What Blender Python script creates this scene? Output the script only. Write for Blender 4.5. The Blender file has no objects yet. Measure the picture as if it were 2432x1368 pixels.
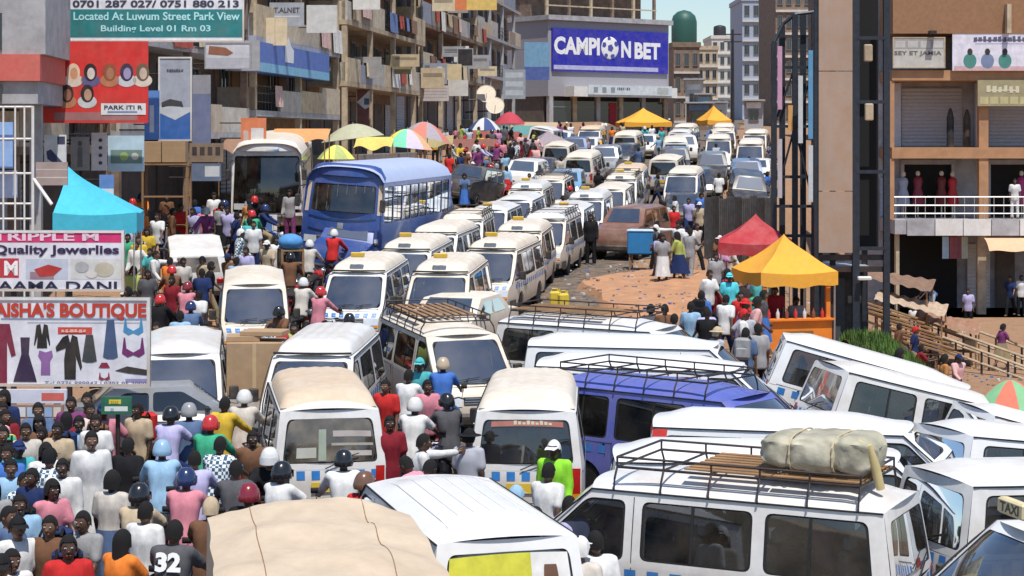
import bpy, bmesh, math, random
from mathutils import Vector, Matrix, noise
R = math.radians
rnd = random.Random(7)
SC = bpy.context.scene
COL = SC.collection

# ------------------------------------------------------------------ camera, sky, sun, exposure
F_PX, U0, V0, CAM_Z = 4500.0, 1216.0, 330.0, 5.75      # focal length and horizon in photo pixels
KY = F_PX / 2800.0
FS = 3300.0
KD = F_PX / FS          # depths below are noted in units of KD metres
cam_d = bpy.data.cameras.new('camera')
cam_d.sensor_width = 36.0
cam_d.lens = 36.0 * F_PX / 2432.0
cam_d.shift_y = -(684.0 - V0) / 2432.0
cam_d.clip_start, cam_d.clip_end = 0.3, 3000
cam = bpy.data.objects.new('camera', cam_d)
COL.objects.link(cam)
cam.location = (0, 0, CAM_Z)
cam.rotation_euler = (R(90), 0, 0)
SC.camera = cam

SUN_AZ, SUN_EL = R(164), R(67)       # azimuth measured from +Y towards +X
world = bpy.data.worlds.new('World')
SC.world = world
world.use_nodes = True
wn = world.node_tree
wn.nodes.clear()
sky_n = wn.nodes.new('ShaderNodeTexSky')
sky_n.sky_type = 'NISHITA'
sky_n.sun_disc = False
sky_n.sun_elevation = SUN_EL
sky_n.sun_rotation = SUN_AZ
sky_n.air_density = 1.0
sky_n.dust_density = .5
sky_n.ozone_density = 3.0
bg = wn.nodes.new('ShaderNodeBackground')
bg.inputs['Strength'].default_value = 0.12
wo = wn.nodes.new('ShaderNodeOutputWorld')
wn.links.new(sky_n.outputs[0], bg.inputs['Color'])
wn.links.new(bg.outputs[0], wo.inputs['Surface'])

sun_d = bpy.data.lights.new('sun', 'SUN')
sun_d.energy = 4.4
sun_d.angle = R(0.5)
sun_d.color = (1.0, 0.95, 0.87)
sun = bpy.data.objects.new('sun', sun_d)
COL.objects.link(sun)
sdir = Vector((math.sin(SUN_AZ) * math.cos(SUN_EL), math.cos(SUN_AZ) * math.cos(SUN_EL), math.sin(SUN_EL)))
sun.rotation_euler = sdir.to_track_quat('Z', 'Y').to_euler()
sun.location = (-30, -30, 60)
SC.view_settings.view_transform = 'Standard'
SC.view_settings.look = 'None'
SC.view_settings.gamma = 1
SC.view_settings.use_curve_mapping = False
SC.view_settings.exposure = 0.20
SC.render.resolution_x, SC.render.resolution_y = 1024, 576

# ------------------------------------------------------------------ terrain height
PROF = [(-60, 0), (20, 0), (26, .3), (30, .6), (36, 1.0), (45, 1.45), (55, 2.2), (70, 3.8), (90, 5.3), (112, 6.5), (190, 9.5), (320, 15), (900, 22)]

def interp(tab, x):
    if x <= tab[0][0]: return tab[0][1]
    for (a, p), (b, q) in zip(tab, tab[1:]):
        if x <= b:
            return p + (q - p) * (x - a) / (b - a)
    return tab[-1][1]

def smooth(a, b, x):
    t = min(1, max(0, (x - a) / (b - a)))
    return t * t * (3 - 2 * t)

LOW = [(-60, -.3), (15.5, -.3), (18.5, -1.6), (26, -1.7), (34, -2.2), (42, -2.3), (48, -1.75), (62, -1.75), (90, 4.4), (150, 8), (320, 15), (900, 22)]

def gh(x, y):
    """ground height"""
    y = y / KY
    g = (interp(PROF, y - 1.5) + interp(PROF, y) + interp(PROF, y + 1.5)) / 3
    xl = x - .2 * (y - 36)
    g += .95 * smooth(-3.9, -6.7, xl) * smooth(30, 36, y)
    x0 = 5.2 + .21 * max(0, y - 36) + .4 * max(0, y - 53)
    t = min(1, max(0, (x - x0) / 6.5))
    t = t * .6 + .4 * t * t * (3 - 2 * t)
    return g + (interp(LOW, y) - g) * t

def px(u, v, Y):
    """photo pixel at depth Y (in units of KD metres) -> world point"""
    return Vector(((u - U0) / FS * Y, Y * KD, CAM_Z - (v - V0) / FS * Y))

def hit(u, v, dz=0.0, y0=9.0, y1=230.0):
    """where the ray of a photo pixel meets the terrain raised by dz"""
    Y = y0
    prev = None
    while Y < y1:
        p = px(u, v, Y)
        d = p.z - (gh(p.x, p.y) + dz)
        if d <= 0:
            if prev is None: return p
            Y0, d0 = prev
            Yc = Y0 + (Y - Y0) * d0 / (d0 - d)
            q = px(u, v, Yc)
            q.z = gh(q.x, q.y) + dz
            return q
        prev = (Y, d)
        Y += .15
    return px(u, v, y1)

# ------------------------------------------------------------------ mesh builder
class MB:
    def __init__(self):
        self.v, self.f, self.m = [], [], []

    def add(self, vs, fs, mi=0):
        n = len(self.v)
        self.v.extend(tuple(p) for p in vs)
        for f in fs:
            self.f.append([i + n for i in f])
            self.m.append(mi)
        return self

    def box(self, c, s, rz=0, mi=0, M=None):
        x, y, z = s[0] / 2, s[1] / 2, s[2] / 2
        ca, sa = math.cos(rz), math.sin(rz)
        vs = []
        for dx, dy, dz in ((-x, -y, -z), (x, -y, -z), (x, y, -z), (-x, y, -z), (-x, -y, z), (x, -y, z), (x, y, z), (-x, y, z)):
            p = Vector((c[0] + dx * ca - dy * sa, c[1] + dx * sa + dy * ca, c[2] + dz))
            vs.append(M @ p if M else p)
        return self.add(vs, [(0, 3, 2, 1), (4, 5, 6, 7), (0, 1, 5, 4), (1, 2, 6, 5), (2, 3, 7, 6), (3, 0, 4, 7)], mi)

    def cbox(self, c, s, b, mi=0):
        """box with chamfered edges"""
        x, y, z = s[0] / 2, s[1] / 2, s[2] / 2
        prof = []
        for k, zz, ins in ((0, -z, b), (1, -z + b, 0), (2, z - b, 0), (3, z, b)):
            X, Y = x - ins, y - ins
            bb = b * .8
            ring = [(X - bb, -Y), (X, -Y + bb), (X, Y - bb), (X - bb, Y), (-X + bb, Y), (-X, Y - bb), (-X, -Y + bb), (-X + bb, -Y)]
            prof.append([(c[0] + p[0], c[1] + p[1], c[2] + zz) for p in ring])
        return self.loft(prof, caps=True, mi=mi)

    def loft(self, rings, caps=False, closed=True, mi=0):
        n = len(rings[0])
        vs = [p for r in rings for p in r]
        fs = []
        for i in range(len(rings) - 1):
            for j in range(n if closed else n - 1):
                k = (j + 1) % n
                fs.append((i * n + j, i * n + k, (i + 1) * n + k, (i + 1) * n + j))
        if caps:
            fs.append(tuple(range(n - 1, -1, -1)))
            fs.append(tuple((len(rings) - 1) * n + j for j in range(n)))
        return self.add(vs, fs, mi)

    def tube(self, pts, r, n=8, mi=0, caps=True):
        pts = [Vector(p) for p in pts]
        rr = r if isinstance(r, (list, tuple)) else [r] * len(pts)
        rings = []
        up = Vector((0, 0, 1))
        for i, p in enumerate(pts):
            d = (pts[min(i + 1, len(pts) - 1)] - pts[max(i - 1, 0)])
            if d.length < 1e-6: d = Vector((0, 0, 1))
            d.normalize()
            a = up if abs(d.z) < .95 else Vector((1, 0, 0))
            e1 = d.cross(a).normalized()
            e2 = e1.cross(d)
            rings.append([p + (e1 * math.cos(2 * math.pi * k / n) + e2 * math.sin(2 * math.pi * k / n)) * rr[i] for k in range(n)])
        return self.loft(rings, caps=caps, mi=mi)

    def lathe(self, prof, c=(0, 0, 0), n=16, axis='Z', mi=0, caps=True):
        rings = []
        for r, z in prof:
            ring = []
            for k in range(n):
                a = 2 * math.pi * k / n
                q = (r * math.cos(a), r * math.sin(a), z)
                if axis == 'Y': q = (q[0], q[2], -q[1])
                elif axis == 'X': q = (q[2], q[0], q[1])
                ring.append((c[0] + q[0], c[1] + q[1], c[2] + q[2]))
            rings.append(ring)
        return self.loft(rings, caps=caps, mi=mi)

    def ell(self, c, r, n=10, m=7, mi=0):
        prof = []
        for i in range(m + 1):
            t = math.pi * (.02 + .96 * i / m)
            prof.append((math.sin(t), -math.cos(t)))
        rings = [[(c[0] + r[0] * a * math.cos(2 * math.pi * k / n), c[1] + r[1] * a * math.sin(2 * math.pi * k / n), c[2] + r[2] * b) for k in range(n)] for a, b in prof]
        return self.loft(rings, caps=True, mi=mi)

    def grid(self, fn, nu, nv, mi=0):
        vs = [fn(i / nu, j / nv) for j in range(nv + 1) for i in range(nu + 1)]
        fs = [(j * (nu + 1) + i, j * (nu + 1) + i + 1, (j + 1) * (nu + 1) + i + 1, (j + 1) * (nu + 1) + i) for j in range(nv) for i in range(nu)]
        return self.add(vs, fs, mi)

    def xf(self, M):
        self.v = [tuple(M @ Vector(p)) for p in self.v]
        return self

    def join(self, o, M=None, mi=None):
        vs = [M @ Vector(p) for p in o.v] if M else o.v
        n = len(self.v)
        self.v.extend(tuple(p) for p in vs)
        for f, m in zip(o.f, o.m):
            self.f.append([i + n for i in f])
            self.m.append(m if mi is None else mi)
        return self

    def mesh(self, name, mats=(), smooth=None):
        me = bpy.data.meshes.new(name)
        me.from_pydata(self.v, [], self.f)
        for m in mats: me.materials.append(m)
        if len(mats) > 1: me.polygons.foreach_set('material_index', self.m)
        if smooth:
            me.polygons.foreach_set('use_smooth', [True] * len(me.polygons))
            me.set_sharp_from_angle(angle=R(smooth))
        me.update()
        return me

    def build(self, name, mats, parent=None, loc=None, rz=0, smooth=None):
        if not isinstance(mats, (list, tuple)): mats = [mats]
        return put(name, self.mesh(name, mats, smooth), parent, loc, rz)

def put(name, me, parent=None, loc=None, rz=0, mat=None):
    o = bpy.data.objects.new(name, me)
    COL.objects.link(o)
    if parent is not None: o.parent = parent
    if loc is not None: o.location = loc
    if rz: o.rotation_euler[2] = rz
    if mat is not None:
        o.material_slots[0].link = 'OBJECT'
        o.material_slots[0].material = mat
    return o

def empty(name, loc=(0, 0, 0), rz=0):
    o = bpy.data.objects.new(name, None)
    COL.objects.link(o)
    o.location = loc
    o.rotation_euler[2] = rz
    o.empty_display_size = .2
    return o

def tag(o, label=None, cat=None, group=None, kind=None):
    if label: o['label'] = label
    if cat: o['category'] = cat
    if group: o['group'] = group
    if kind: o['kind'] = kind
    return o

# ------------------------------------------------------------------ materials
MATS = {}
DUST = (.42, .31, .21)
def mat(name, col, rough=.6, metal=0.0, var=.12, scale=6.0, bump=0.0, bscale=40.0, dirt=None, dirt_amt=0.0, spec=.4, coat=0.0, stretch=None, rand=0.0, low=0.0, bdist=.02):
    """principled material with procedural colour variation, dirt and fine relief"""
    if name in MATS: return MATS[name]
    m = bpy.data.materials.new(name)
    m.use_nodes = True
    nt = m.node_tree
    b = nt.nodes['Principled BSDF']
    b.inputs['Roughness'].default_value = rough
    b.inputs['Metallic'].default_value = metal
    b.inputs['Specular IOR Level'].default_value = spec
    if coat: b.inputs['Coat Weight'].default_value = coat; b.inputs['Coat Roughness'].default_value = .08
    tc = nt.nodes.new('ShaderNodeTexCoord')
    vec = tc.outputs['Object']
    if stretch:
        mp = nt.nodes.new('ShaderNodeMapping')
        mp.inputs['Scale'].default_value = stretch
        nt.links.new(vec, mp.inputs['Vector']); vec = mp.outputs[0]
    nz = nt.nodes.new('ShaderNodeTexNoise')
    nz.inputs['Scale'].default_value = scale
    nz.inputs['Detail'].default_value = 6
    nz.inputs['Roughness'].default_value = .62
    nt.links.new(vec, nz.inputs['Vector'])
    rp = nt.nodes.new('ShaderNodeMapRange')
    rp.inputs[1].default_value, rp.inputs[2].default_value = .3, .7
    rp.inputs[3].default_value, rp.inputs[4].default_value = 1 - var, 1 + var * .6
    nt.links.new(nz.outputs['Fac'], rp.inputs[0])
    mul = nt.nodes.new('ShaderNodeVectorMath'); mul.operation = 'SCALE'
    mul.inputs[0].default_value = col[:3]
    nt.links.new(rp.outputs[0], mul.inputs['Scale'])
    out = mul.outputs[0]
    if rand:
        oi = nt.nodes.new('ShaderNodeObjectInfo')
        r2 = nt.nodes.new('ShaderNodeMapRange')
        r2.inputs[3].default_value, r2.inputs[4].default_value = 1 - rand, 1 + rand * .5
        nt.links.new(oi.outputs['Random'], r2.inputs[0])
        m2 = nt.nodes.new('ShaderNodeVectorMath'); m2.operation = 'SCALE'
        nt.links.new(out, m2.inputs[0]); nt.links.new(r2.outputs[0], m2.inputs['Scale'])
        out = m2.outputs[0]
    if dirt:
        n2 = nt.nodes.new('ShaderNodeTexNoise')
        n2.inputs['Scale'].default_value = 1.7
        n2.inputs['Detail'].default_value = 9
        n2.inputs['Roughness'].default_value = .7
        nt.links.new(tc.outputs['Object'], n2.inputs['Vector'])
        r3 = nt.nodes.new('ShaderNodeMapRange')
        r3.inputs[1].default_value, r3.inputs[2].default_value = .42, .72
        r3.inputs[3].default_value, r3.inputs[4].default_value = 0, dirt_amt
        nt.links.new(n2.outputs['Fac'], r3.inputs[0])
        mx = nt.nodes.new('ShaderNodeMix'); mx.data_type = 'RGBA'
        nt.links.new(r3.outputs[0], mx.inputs[0])
        nt.links.new(out, mx.inputs[6])
        mx.inputs[7].default_value = (*dirt, 1)
        out = mx.outputs[2]
    if low:      # road dust thrown up on the sills and lower panels
        sx = nt.nodes.new('ShaderNodeSeparateXYZ'); nt.links.new(tc.outputs['Object'], sx.inputs[0])
        r4 = nt.nodes.new('ShaderNodeMapRange'); r4.inputs[1].default_value = .95; r4.inputs[2].default_value = .3; r4.inputs[4].default_value = low * 2
        nt.links.new(sx.outputs['Z'], r4.inputs[0])
        mm = nt.nodes.new('ShaderNodeMath'); mm.operation = 'MULTIPLY'; mm.use_clamp = True
        nt.links.new(r4.outputs[0], mm.inputs[0]); nt.links.new(nz.outputs['Fac'], mm.inputs[1])
        m5 = nt.nodes.new('ShaderNodeMix'); m5.data_type = 'RGBA'; m5.inputs[7].default_value = (*DUST, 1)
        nt.links.new(mm.outputs[0], m5.inputs[0]); nt.links.new(out, m5.inputs[6]); out = m5.outputs[2]
    nt.links.new(out, b.inputs['Base Color'])
    if bump:
        n3 = nt.nodes.new('ShaderNodeTexNoise')
        n3.inputs['Scale'].default_value = bscale
        n3.inputs['Detail'].default_value = 4
        nt.links.new(vec, n3.inputs['Vector'])
        bp = nt.nodes.new('ShaderNodeBump')
        bp.inputs['Strength'].default_value = bump
        bp.inputs['Distance'].default_value = bdist
        nt.links.new(n3.outputs['Fac'], bp.inputs['Height'])
        nt.links.new(bp.outputs[0], b.inputs['Normal'])
    MATS[name] = m
    return m

def glass_mat(name, tint=(.35, .4, .42), refl=.10, rough=.03, dust=0.0):
    """tinted see-through window glass with a mirror layer and a film of dust"""
    m = bpy.data.materials.new(name)
    m.use_nodes = True
    nt = m.node_tree
    nt.nodes.clear()
    o = nt.nodes.new('ShaderNodeOutputMaterial')
    t = nt.nodes.new('ShaderNodeBsdfTransparent'); t.inputs[0].default_value = (*tint, 1)
    g = nt.nodes.new('ShaderNodeBsdfGlossy'); g.inputs['Roughness'].default_value = rough
    g.inputs[0].default_value = (.9, .95, 1, 1)
    fr = nt.nodes.new('ShaderNodeFresnel'); fr.inputs[0].default_value = 1.5
    ad = nt.nodes.new('ShaderNodeMath'); ad.operation = 'ADD'; ad.inputs[1].default_value = refl
    ad.use_clamp = True
    nt.links.new(fr.outputs[0], ad.inputs[0])
    mx = nt.nodes.new('ShaderNodeMixShader')
    nt.links.new(ad.outputs[0], mx.inputs[0]); nt.links.new(t.outputs[0], mx.inputs[1]); nt.links.new(g.outputs[0], mx.inputs[2])
    last = mx
    if dust:
        d = nt.nodes.new('ShaderNodeBsdfDiffuse'); d.inputs[0].default_value = (.42, .36, .28, 1)
        tc = nt.nodes.new('ShaderNodeTexCoord')
        nz = nt.nodes.new('ShaderNodeTexNoise'); nz.inputs['Scale'].default_value = 2.2; nz.inputs['Detail'].default_value = 6
        nt.links.new(tc.outputs['Object'], nz.inputs['Vector'])
        mr = nt.nodes.new('ShaderNodeMapRange'); mr.inputs[1].default_value = .3; mr.inputs[2].default_value = .75
        mr.inputs[4].default_value = dust
        nt.links.new(nz.outputs['Fac'], mr.inputs[0])
        m2 = nt.nodes.new('ShaderNodeMixShader')
        nt.links.new(mr.outputs[0], m2.inputs[0]); nt.links.new(mx.outputs[0], m2.inputs[1]); nt.links.new(d.outputs[0], m2.inputs[2])
        last = m2
    nt.links.new(last.outputs[0], o.inputs['Surface'])
    MATS[name] = m
    return m

M_GLASS = glass_mat('tinted_glass', (.30, .34, .36), .06, .03, .10)
M_GLASSD = glass_mat('dark_glass', (.06, .075, .09), .05, .03, .06)
M_GLASSB = glass_mat('dusty_glass', (.34, .31, .28), .04, .05, .55)
M_GLASSW = glass_mat('windscreen_glass', (.20, .26, .30), .32, .05, .10)
M_RUB = mat('black_rubber', (.018, .018, .019), .75, var=.3)
M_PLAST = mat('black_plastic', (.03, .03, .032), .5, var=.3, dirt=DUST, dirt_amt=.35)
M_CHROME = mat('worn_chrome', (.62, .62, .6), .28, .9)
M_RIM = mat('wheel_rim', (.42, .42, .42), .45, .6, dirt=DUST, dirt_amt=.5)
M_LAMP = mat('headlamp_glass', (.75, .78, .8), .12, .2, spec=.8, coat=.6)
M_RED = mat('tail_lamp', (.42, .015, .012), .25, coat=.5)
M_AMBER = mat('amber_lamp', (.75, .25, .02), .25, coat=.5)
M_SEAT = mat('seat_cloth', (.055, .06, .075), .9, var=.3)
M_SEATC = mat('seat_cover', (.5, .5, .52), .9, var=.2)
M_TRIM = mat('grey_trim', (.10, .10, .105), .7, var=.2)
M_PLATE = mat('plate_yellow', (.72, .5, .05), .5)
M_PLATEW = mat('plate_white', (.75, .75, .72), .5)
M_CHECK = mat('check_blue', (.03, .20, .55), .45, var=.25, dirt=DUST, dirt_amt=.15)
M_STEEL = mat('dark_steel', (.045, .045, .05), .5, .5, var=.3, dirt=(.2, .09, .04), dirt_amt=.35)
M_DSTEEL = mat('blue_black_steel', (.035, .042, .055), .5, .3, var=.3)
M_WHITE = mat('white_paint', (.72, .715, .70), .45, var=.08, dirt=DUST, dirt_amt=.42, coat=.35, low=.5)
M_WHITE2 = mat('white_paint_dusty', (.68, .63, .55), .6, var=.12, dirt=(.5, .36, .22), dirt_amt=.55, coat=.1, low=.7)
M_WHITE3 = mat('white_paint_clean', (.80, .80, .80), .35, var=.04, dirt=DUST, dirt_amt=.16, coat=.4, low=.4)
M_TAN = mat('dust_tan_paint', (.58, .48, .37), .65, var=.12, dirt=(.5, .34, .2), dirt_amt=.6)
M_WOOD = mat('raw_wood', (.30, .17, .08), .8, var=.35, scale=4, stretch=(1, 1, 12), bump=.2)
M_CONC = mat('concrete', (.34, .32, .29), .9, var=.2, scale=3, bump=.3, dirt=(.12, .09, .07), dirt_amt=.5)
# ------------------------------------------------------------------ ground, road
def axis_steps(spans):
    out = []
    for a, b, st in spans:
        n = max(1, int(round((b - a) / st)))
        out += [a + (b - a) * i / n for i in range(n)]
    out.append(spans[-1][1])
    return out

def dirt_material():
    m = bpy.data.materials.new('red_dirt')
    m.use_nodes = True
    nt = m.node_tree; b = nt.nodes['Principled BSDF']; b.inputs['Roughness'].default_value = .95
    b.inputs['Specular IOR Level'].default_value = .15
    tc = nt.nodes.new('ShaderNodeTexCoord')
    prev = None
    specs = [(.35, (.25, .145, .085), (.34, .205, .125)), (2.4, (.17, .10, .062), None), (14, (.42, .29, .19), None)]
    for i, (sc, c1, c2) in enumerate(specs):
        nz = nt.nodes.new('ShaderNodeTexNoise'); nz.inputs['Scale'].default_value = sc; nz.inputs['Detail'].default_value = 8
        nt.links.new(tc.outputs['Object'], nz.inputs['Vector'])
        mx = nt.nodes.new('ShaderNodeMix'); mx.data_type = 'RGBA'
        if prev is None:
            nt.links.new(nz.outputs['Fac'], mx.inputs[0])
            mx.inputs[6].default_value = (*c1, 1); mx.inputs[7].default_value = (*c2, 1)
        else:
            mr = nt.nodes.new('ShaderNodeMapRange'); mr.inputs[1].default_value = .5; mr.inputs[2].default_value = .75; mr.inputs[4].default_value = .55
            nt.links.new(nz.outputs['Fac'], mr.inputs[0]); nt.links.new(mr.outputs[0], mx.inputs[0])
            nt.links.new(prev, mx.inputs[6]); mx.inputs[7].default_value = (*c1, 1)
        prev = mx.outputs[2]
    nt.links.new(prev, b.inputs['Base Color'])
    nz = nt.nodes.new('ShaderNodeTexNoise'); nz.inputs['Scale'].default_value = 9; nz.inputs['Detail'].default_value = 8
    nt.links.new(tc.outputs['Object'], nz.inputs['Vector'])
    bp = nt.nodes.new('ShaderNodeBump'); bp.inputs['Strength'].default_value = .6; bp.inputs['Distance'].default_value = .05
    nt.links.new(nz.outputs['Fac'], bp.inputs['Height']); nt.links.new(bp.outputs[0], b.inputs['Normal'])
    return m
M_DIRT = dirt_material()
M_ASPH = mat('dusty_asphalt', (.10, .085, .072), .9, var=.25, scale=2.5, bump=.4, bscale=60, dirt=(.33, .22, .14), dirt_amt=.75)
xs = axis_steps([(-500, -60, 40), (-60, -16, 4), (-16, 26, .8), (26, 70, 4), (70, 500, 40)])
ys = axis_steps([(-60, 0, 10), (0, 90, 1.1), (90, 190, 3), (190, 420, 12), (420, 1500, 90)])
g = MB()
nx = len(xs)
g.add([(x, y, gh(x, y)) for y in ys for x in xs], [(j * nx + i, j * nx + i + 1, (j + 1) * nx + i + 1, (j + 1) * nx + i) for j in range(len(ys) - 1) for i in range(nx - 1)])
tag(g.build('ground', M_DIRT, smooth=60), kind='structure')

# asphalt carriageway, 15 mm above the dirt, following the terrain
def road_band(y):
    y = y / KY
    c = .215 * (y - 34)
    return c - 7.2, c + (2.6 if 31 < y < 43 else 4.6)
rd = MB()
rows = axis_steps([(2, 90, 1.1), (90, 190, 3), (190, 420, 10)])
nn = 16
vs = []
for y in rows:
    a, b = road_band(y)
    if y < 38: b = 9
    for i in range(nn + 1):
        x = a + (b - a) * i / nn
        vs.append((x, y, gh(x, y) + .02))
rd.add(vs, [(j * (nn + 1) + i, j * (nn + 1) + i + 1, (j + 1) * (nn + 1) + i + 1, (j + 1) * (nn + 1) + i) for j in range(len(rows) - 1) for i in range(nn)])
tag(rd.build('road', M_ASPH, smooth=60), kind='structure')

# trampled earth island beside the queue, with a dug edge
M_EARTH = mat('orange_earth', (.46, .235, .125), .95, var=.22, scale=2.2, bump=.7, bscale=7, dirt=(.30, .19, .12), dirt_amt=.6)
e = MB()
def isl(u, v):
    # outline: an irregular patch; top about 0.35 m proud of the dirt
    ang = 2 * math.pi * u
    rx = 3.0 + .25 * math.sin(3 * ang + 1) + .16 * math.sin(7 * ang)
    ry = 3.6 + .35 * math.sin(2 * ang + .5) + .2 * math.sin(5 * ang)
    lev = [(1.08, -.1), (1.0, .22), (.965, .36), (.8, .42), (.5, .40), (.2, .44), (0.001, .42)]
    k = v * 6; i = min(5, int(k)); t = k - i
    s = lev[i][0] + (lev[i + 1][0] - lev[i][0]) * t; hgt = lev[i][1] + (lev[i + 1][1] - lev[i][1]) * t
    x = 5.1 + rx * s * math.cos(ang); y = (36.2 + ry * s * math.sin(ang)) * KY
    return (x, y, gh(5.1 + (x - 5.1) * .6, y) - .15 + hgt + .05 * math.sin(4 * x) * math.sin(3.1 * y))
e.grid(isl, 60, 24)
tag(e.build('earth_mound', M_EARTH, smooth=30), kind='structure')
# ------------------------------------------------------------------ minibus
def rounded(quad, r, n=4):
    """rounded-corner polygon inside a 2D quad"""
    out = []
    for i in range(4):
        p = Vector(quad[i]); a = Vector(quad[i - 1]); b = Vector(quad[(i + 1) % 4])
        da = (a - p); db = (b - p)
        ra = min(r, da.length * .45); rb = min(r, db.length * .45)
        p0 = p + da.normalized() * ra; p1 = p + db.normalized() * rb
        for k in range(n + 1):
            t = k / n
            out.append((p0 * (1 - t) ** 2 + p * 2 * t * (1 - t) + p1 * t * t))
    return out

def frame_panel(mb, outer, inner, S, mi=0, n=4, depth=None):
    """surface between a quad and a rounded opening; returns the opening outline (2D)"""
    io = rounded(inner, .09, n)
    # matching outer points: walk the outer quad
    m = n + 1
    oo = []
    for i in range(4):
        c = Vector(outer[i]); nxt = Vector(outer[(i + 1) % 4]); prv = Vector(outer[i - 1])
        for k in range(m):
            t = k / n
            w = .10
            oo.append(c + (prv - c) * w * (1 - 2 * t) if t < .5 else c + (nxt - c) * w * (2 * t - 1))
    N = len(io)
    vs = [S(p[0], p[1]) for p in oo] + [S((p[0] + q[0]) / 2, (p[1] + q[1]) / 2) for p, q in zip(oo, io)] + [S(q[0], q[1]) for q in io]
    fs = []
    for r in (0, 1):
        for i in range(N):
            j = (i + 1) % N
            fs.append((r * N + i, r * N + j, (r + 1) * N + j, (r + 1) * N + i))
    mb.add(vs, fs, mi)
    return io

def pane(outline, S, seal=.035, nx=0):
    """window pane with rubber seal (material 0 glass, 1 rubber)"""
    mb = MB()
    c = sum(outline, Vector((0, 0))) / len(outline)
    inn = [c + (p - c) * (1 - seal / max(.05, (p - c).length) * 1.0) for p in outline]
    N = len(outline)
    vs = [S(p[0], p[1]) for p in outline] + [S(p[0], p[1]) for p in inn]
    mb.add(vs, [(i, (i + 1) % N, N + (i + 1) % N, N + i) for i in range(N)], 1)
    mb.add([S(p[0], p[1]) for p in inn], [tuple(range(N))], 0)
    return mb, inn

VL = 4.7
def ysurf(x, z):
    w = .845
    if z > 1.0: w -= .125 * ((z - 1) / .8) ** 1.2
    if z < .6: w -= .03 * ((.6 - z) / .3) ** 2
    t = max(0, (x - 3.6) / 1.1); w -= .15 * t ** 2.2
    t = max(0, (.25 - x) / .25); w -= .05 * t * t
    return w
def side_pt(sgn, off=0.0):
    return lambda x, z: Vector((x - VL / 2, sgn * (ysurf(x, z) + off), z))
FP = [(4.42, .98), (4.53, .93), (4.62, .82), (4.665, .62), (4.68, .32)]
def ws_pt(off=0.0):
    def S(s, t):      # s across -1..1, t up 0..1
        xa = 4.42 + (3.48 - 4.42) * t; z = .98 + .82 * t
        b = 1 - s * s
        return Vector((xa + .15 * b + off * .66 - VL / 2, s * ysurf(xa, z), z + .05 * b * t + off * .75))
    return S
RP = [(.14, 1.80), (.075, 1.45), (.02, 1.05), (0, .9), (0, .32)]
def rear_pt(off=0.0):
    def S(s, z):
        x = interp(sorted((b, a) for a, b in RP), z)
        b = 1 - s ** 2
        return Vector((x - .06 * b - off - VL / 2, s * ysurf(x, z), z + .05 * b * max(0, (z - .9) / .9)))
    return S
def front_pt(off=0.0):
    tab = sorted((z, x) for x, z in FP)
    def S(s, z):
        x = interp(tab, z)
        return Vector((x + .15 * (1 - s * s) + off - VL / 2, s * ysurf(x, z), z))
    return S
def roof_z(x, s):
    base = .05 * (1 - s * s)
    full = .17 * (1 - abs(s) ** 2.8)
    k = smooth(3.48, 2.7, x) * smooth(.14, .6, x)
    return 1.80 + base + (full - base) * k

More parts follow.
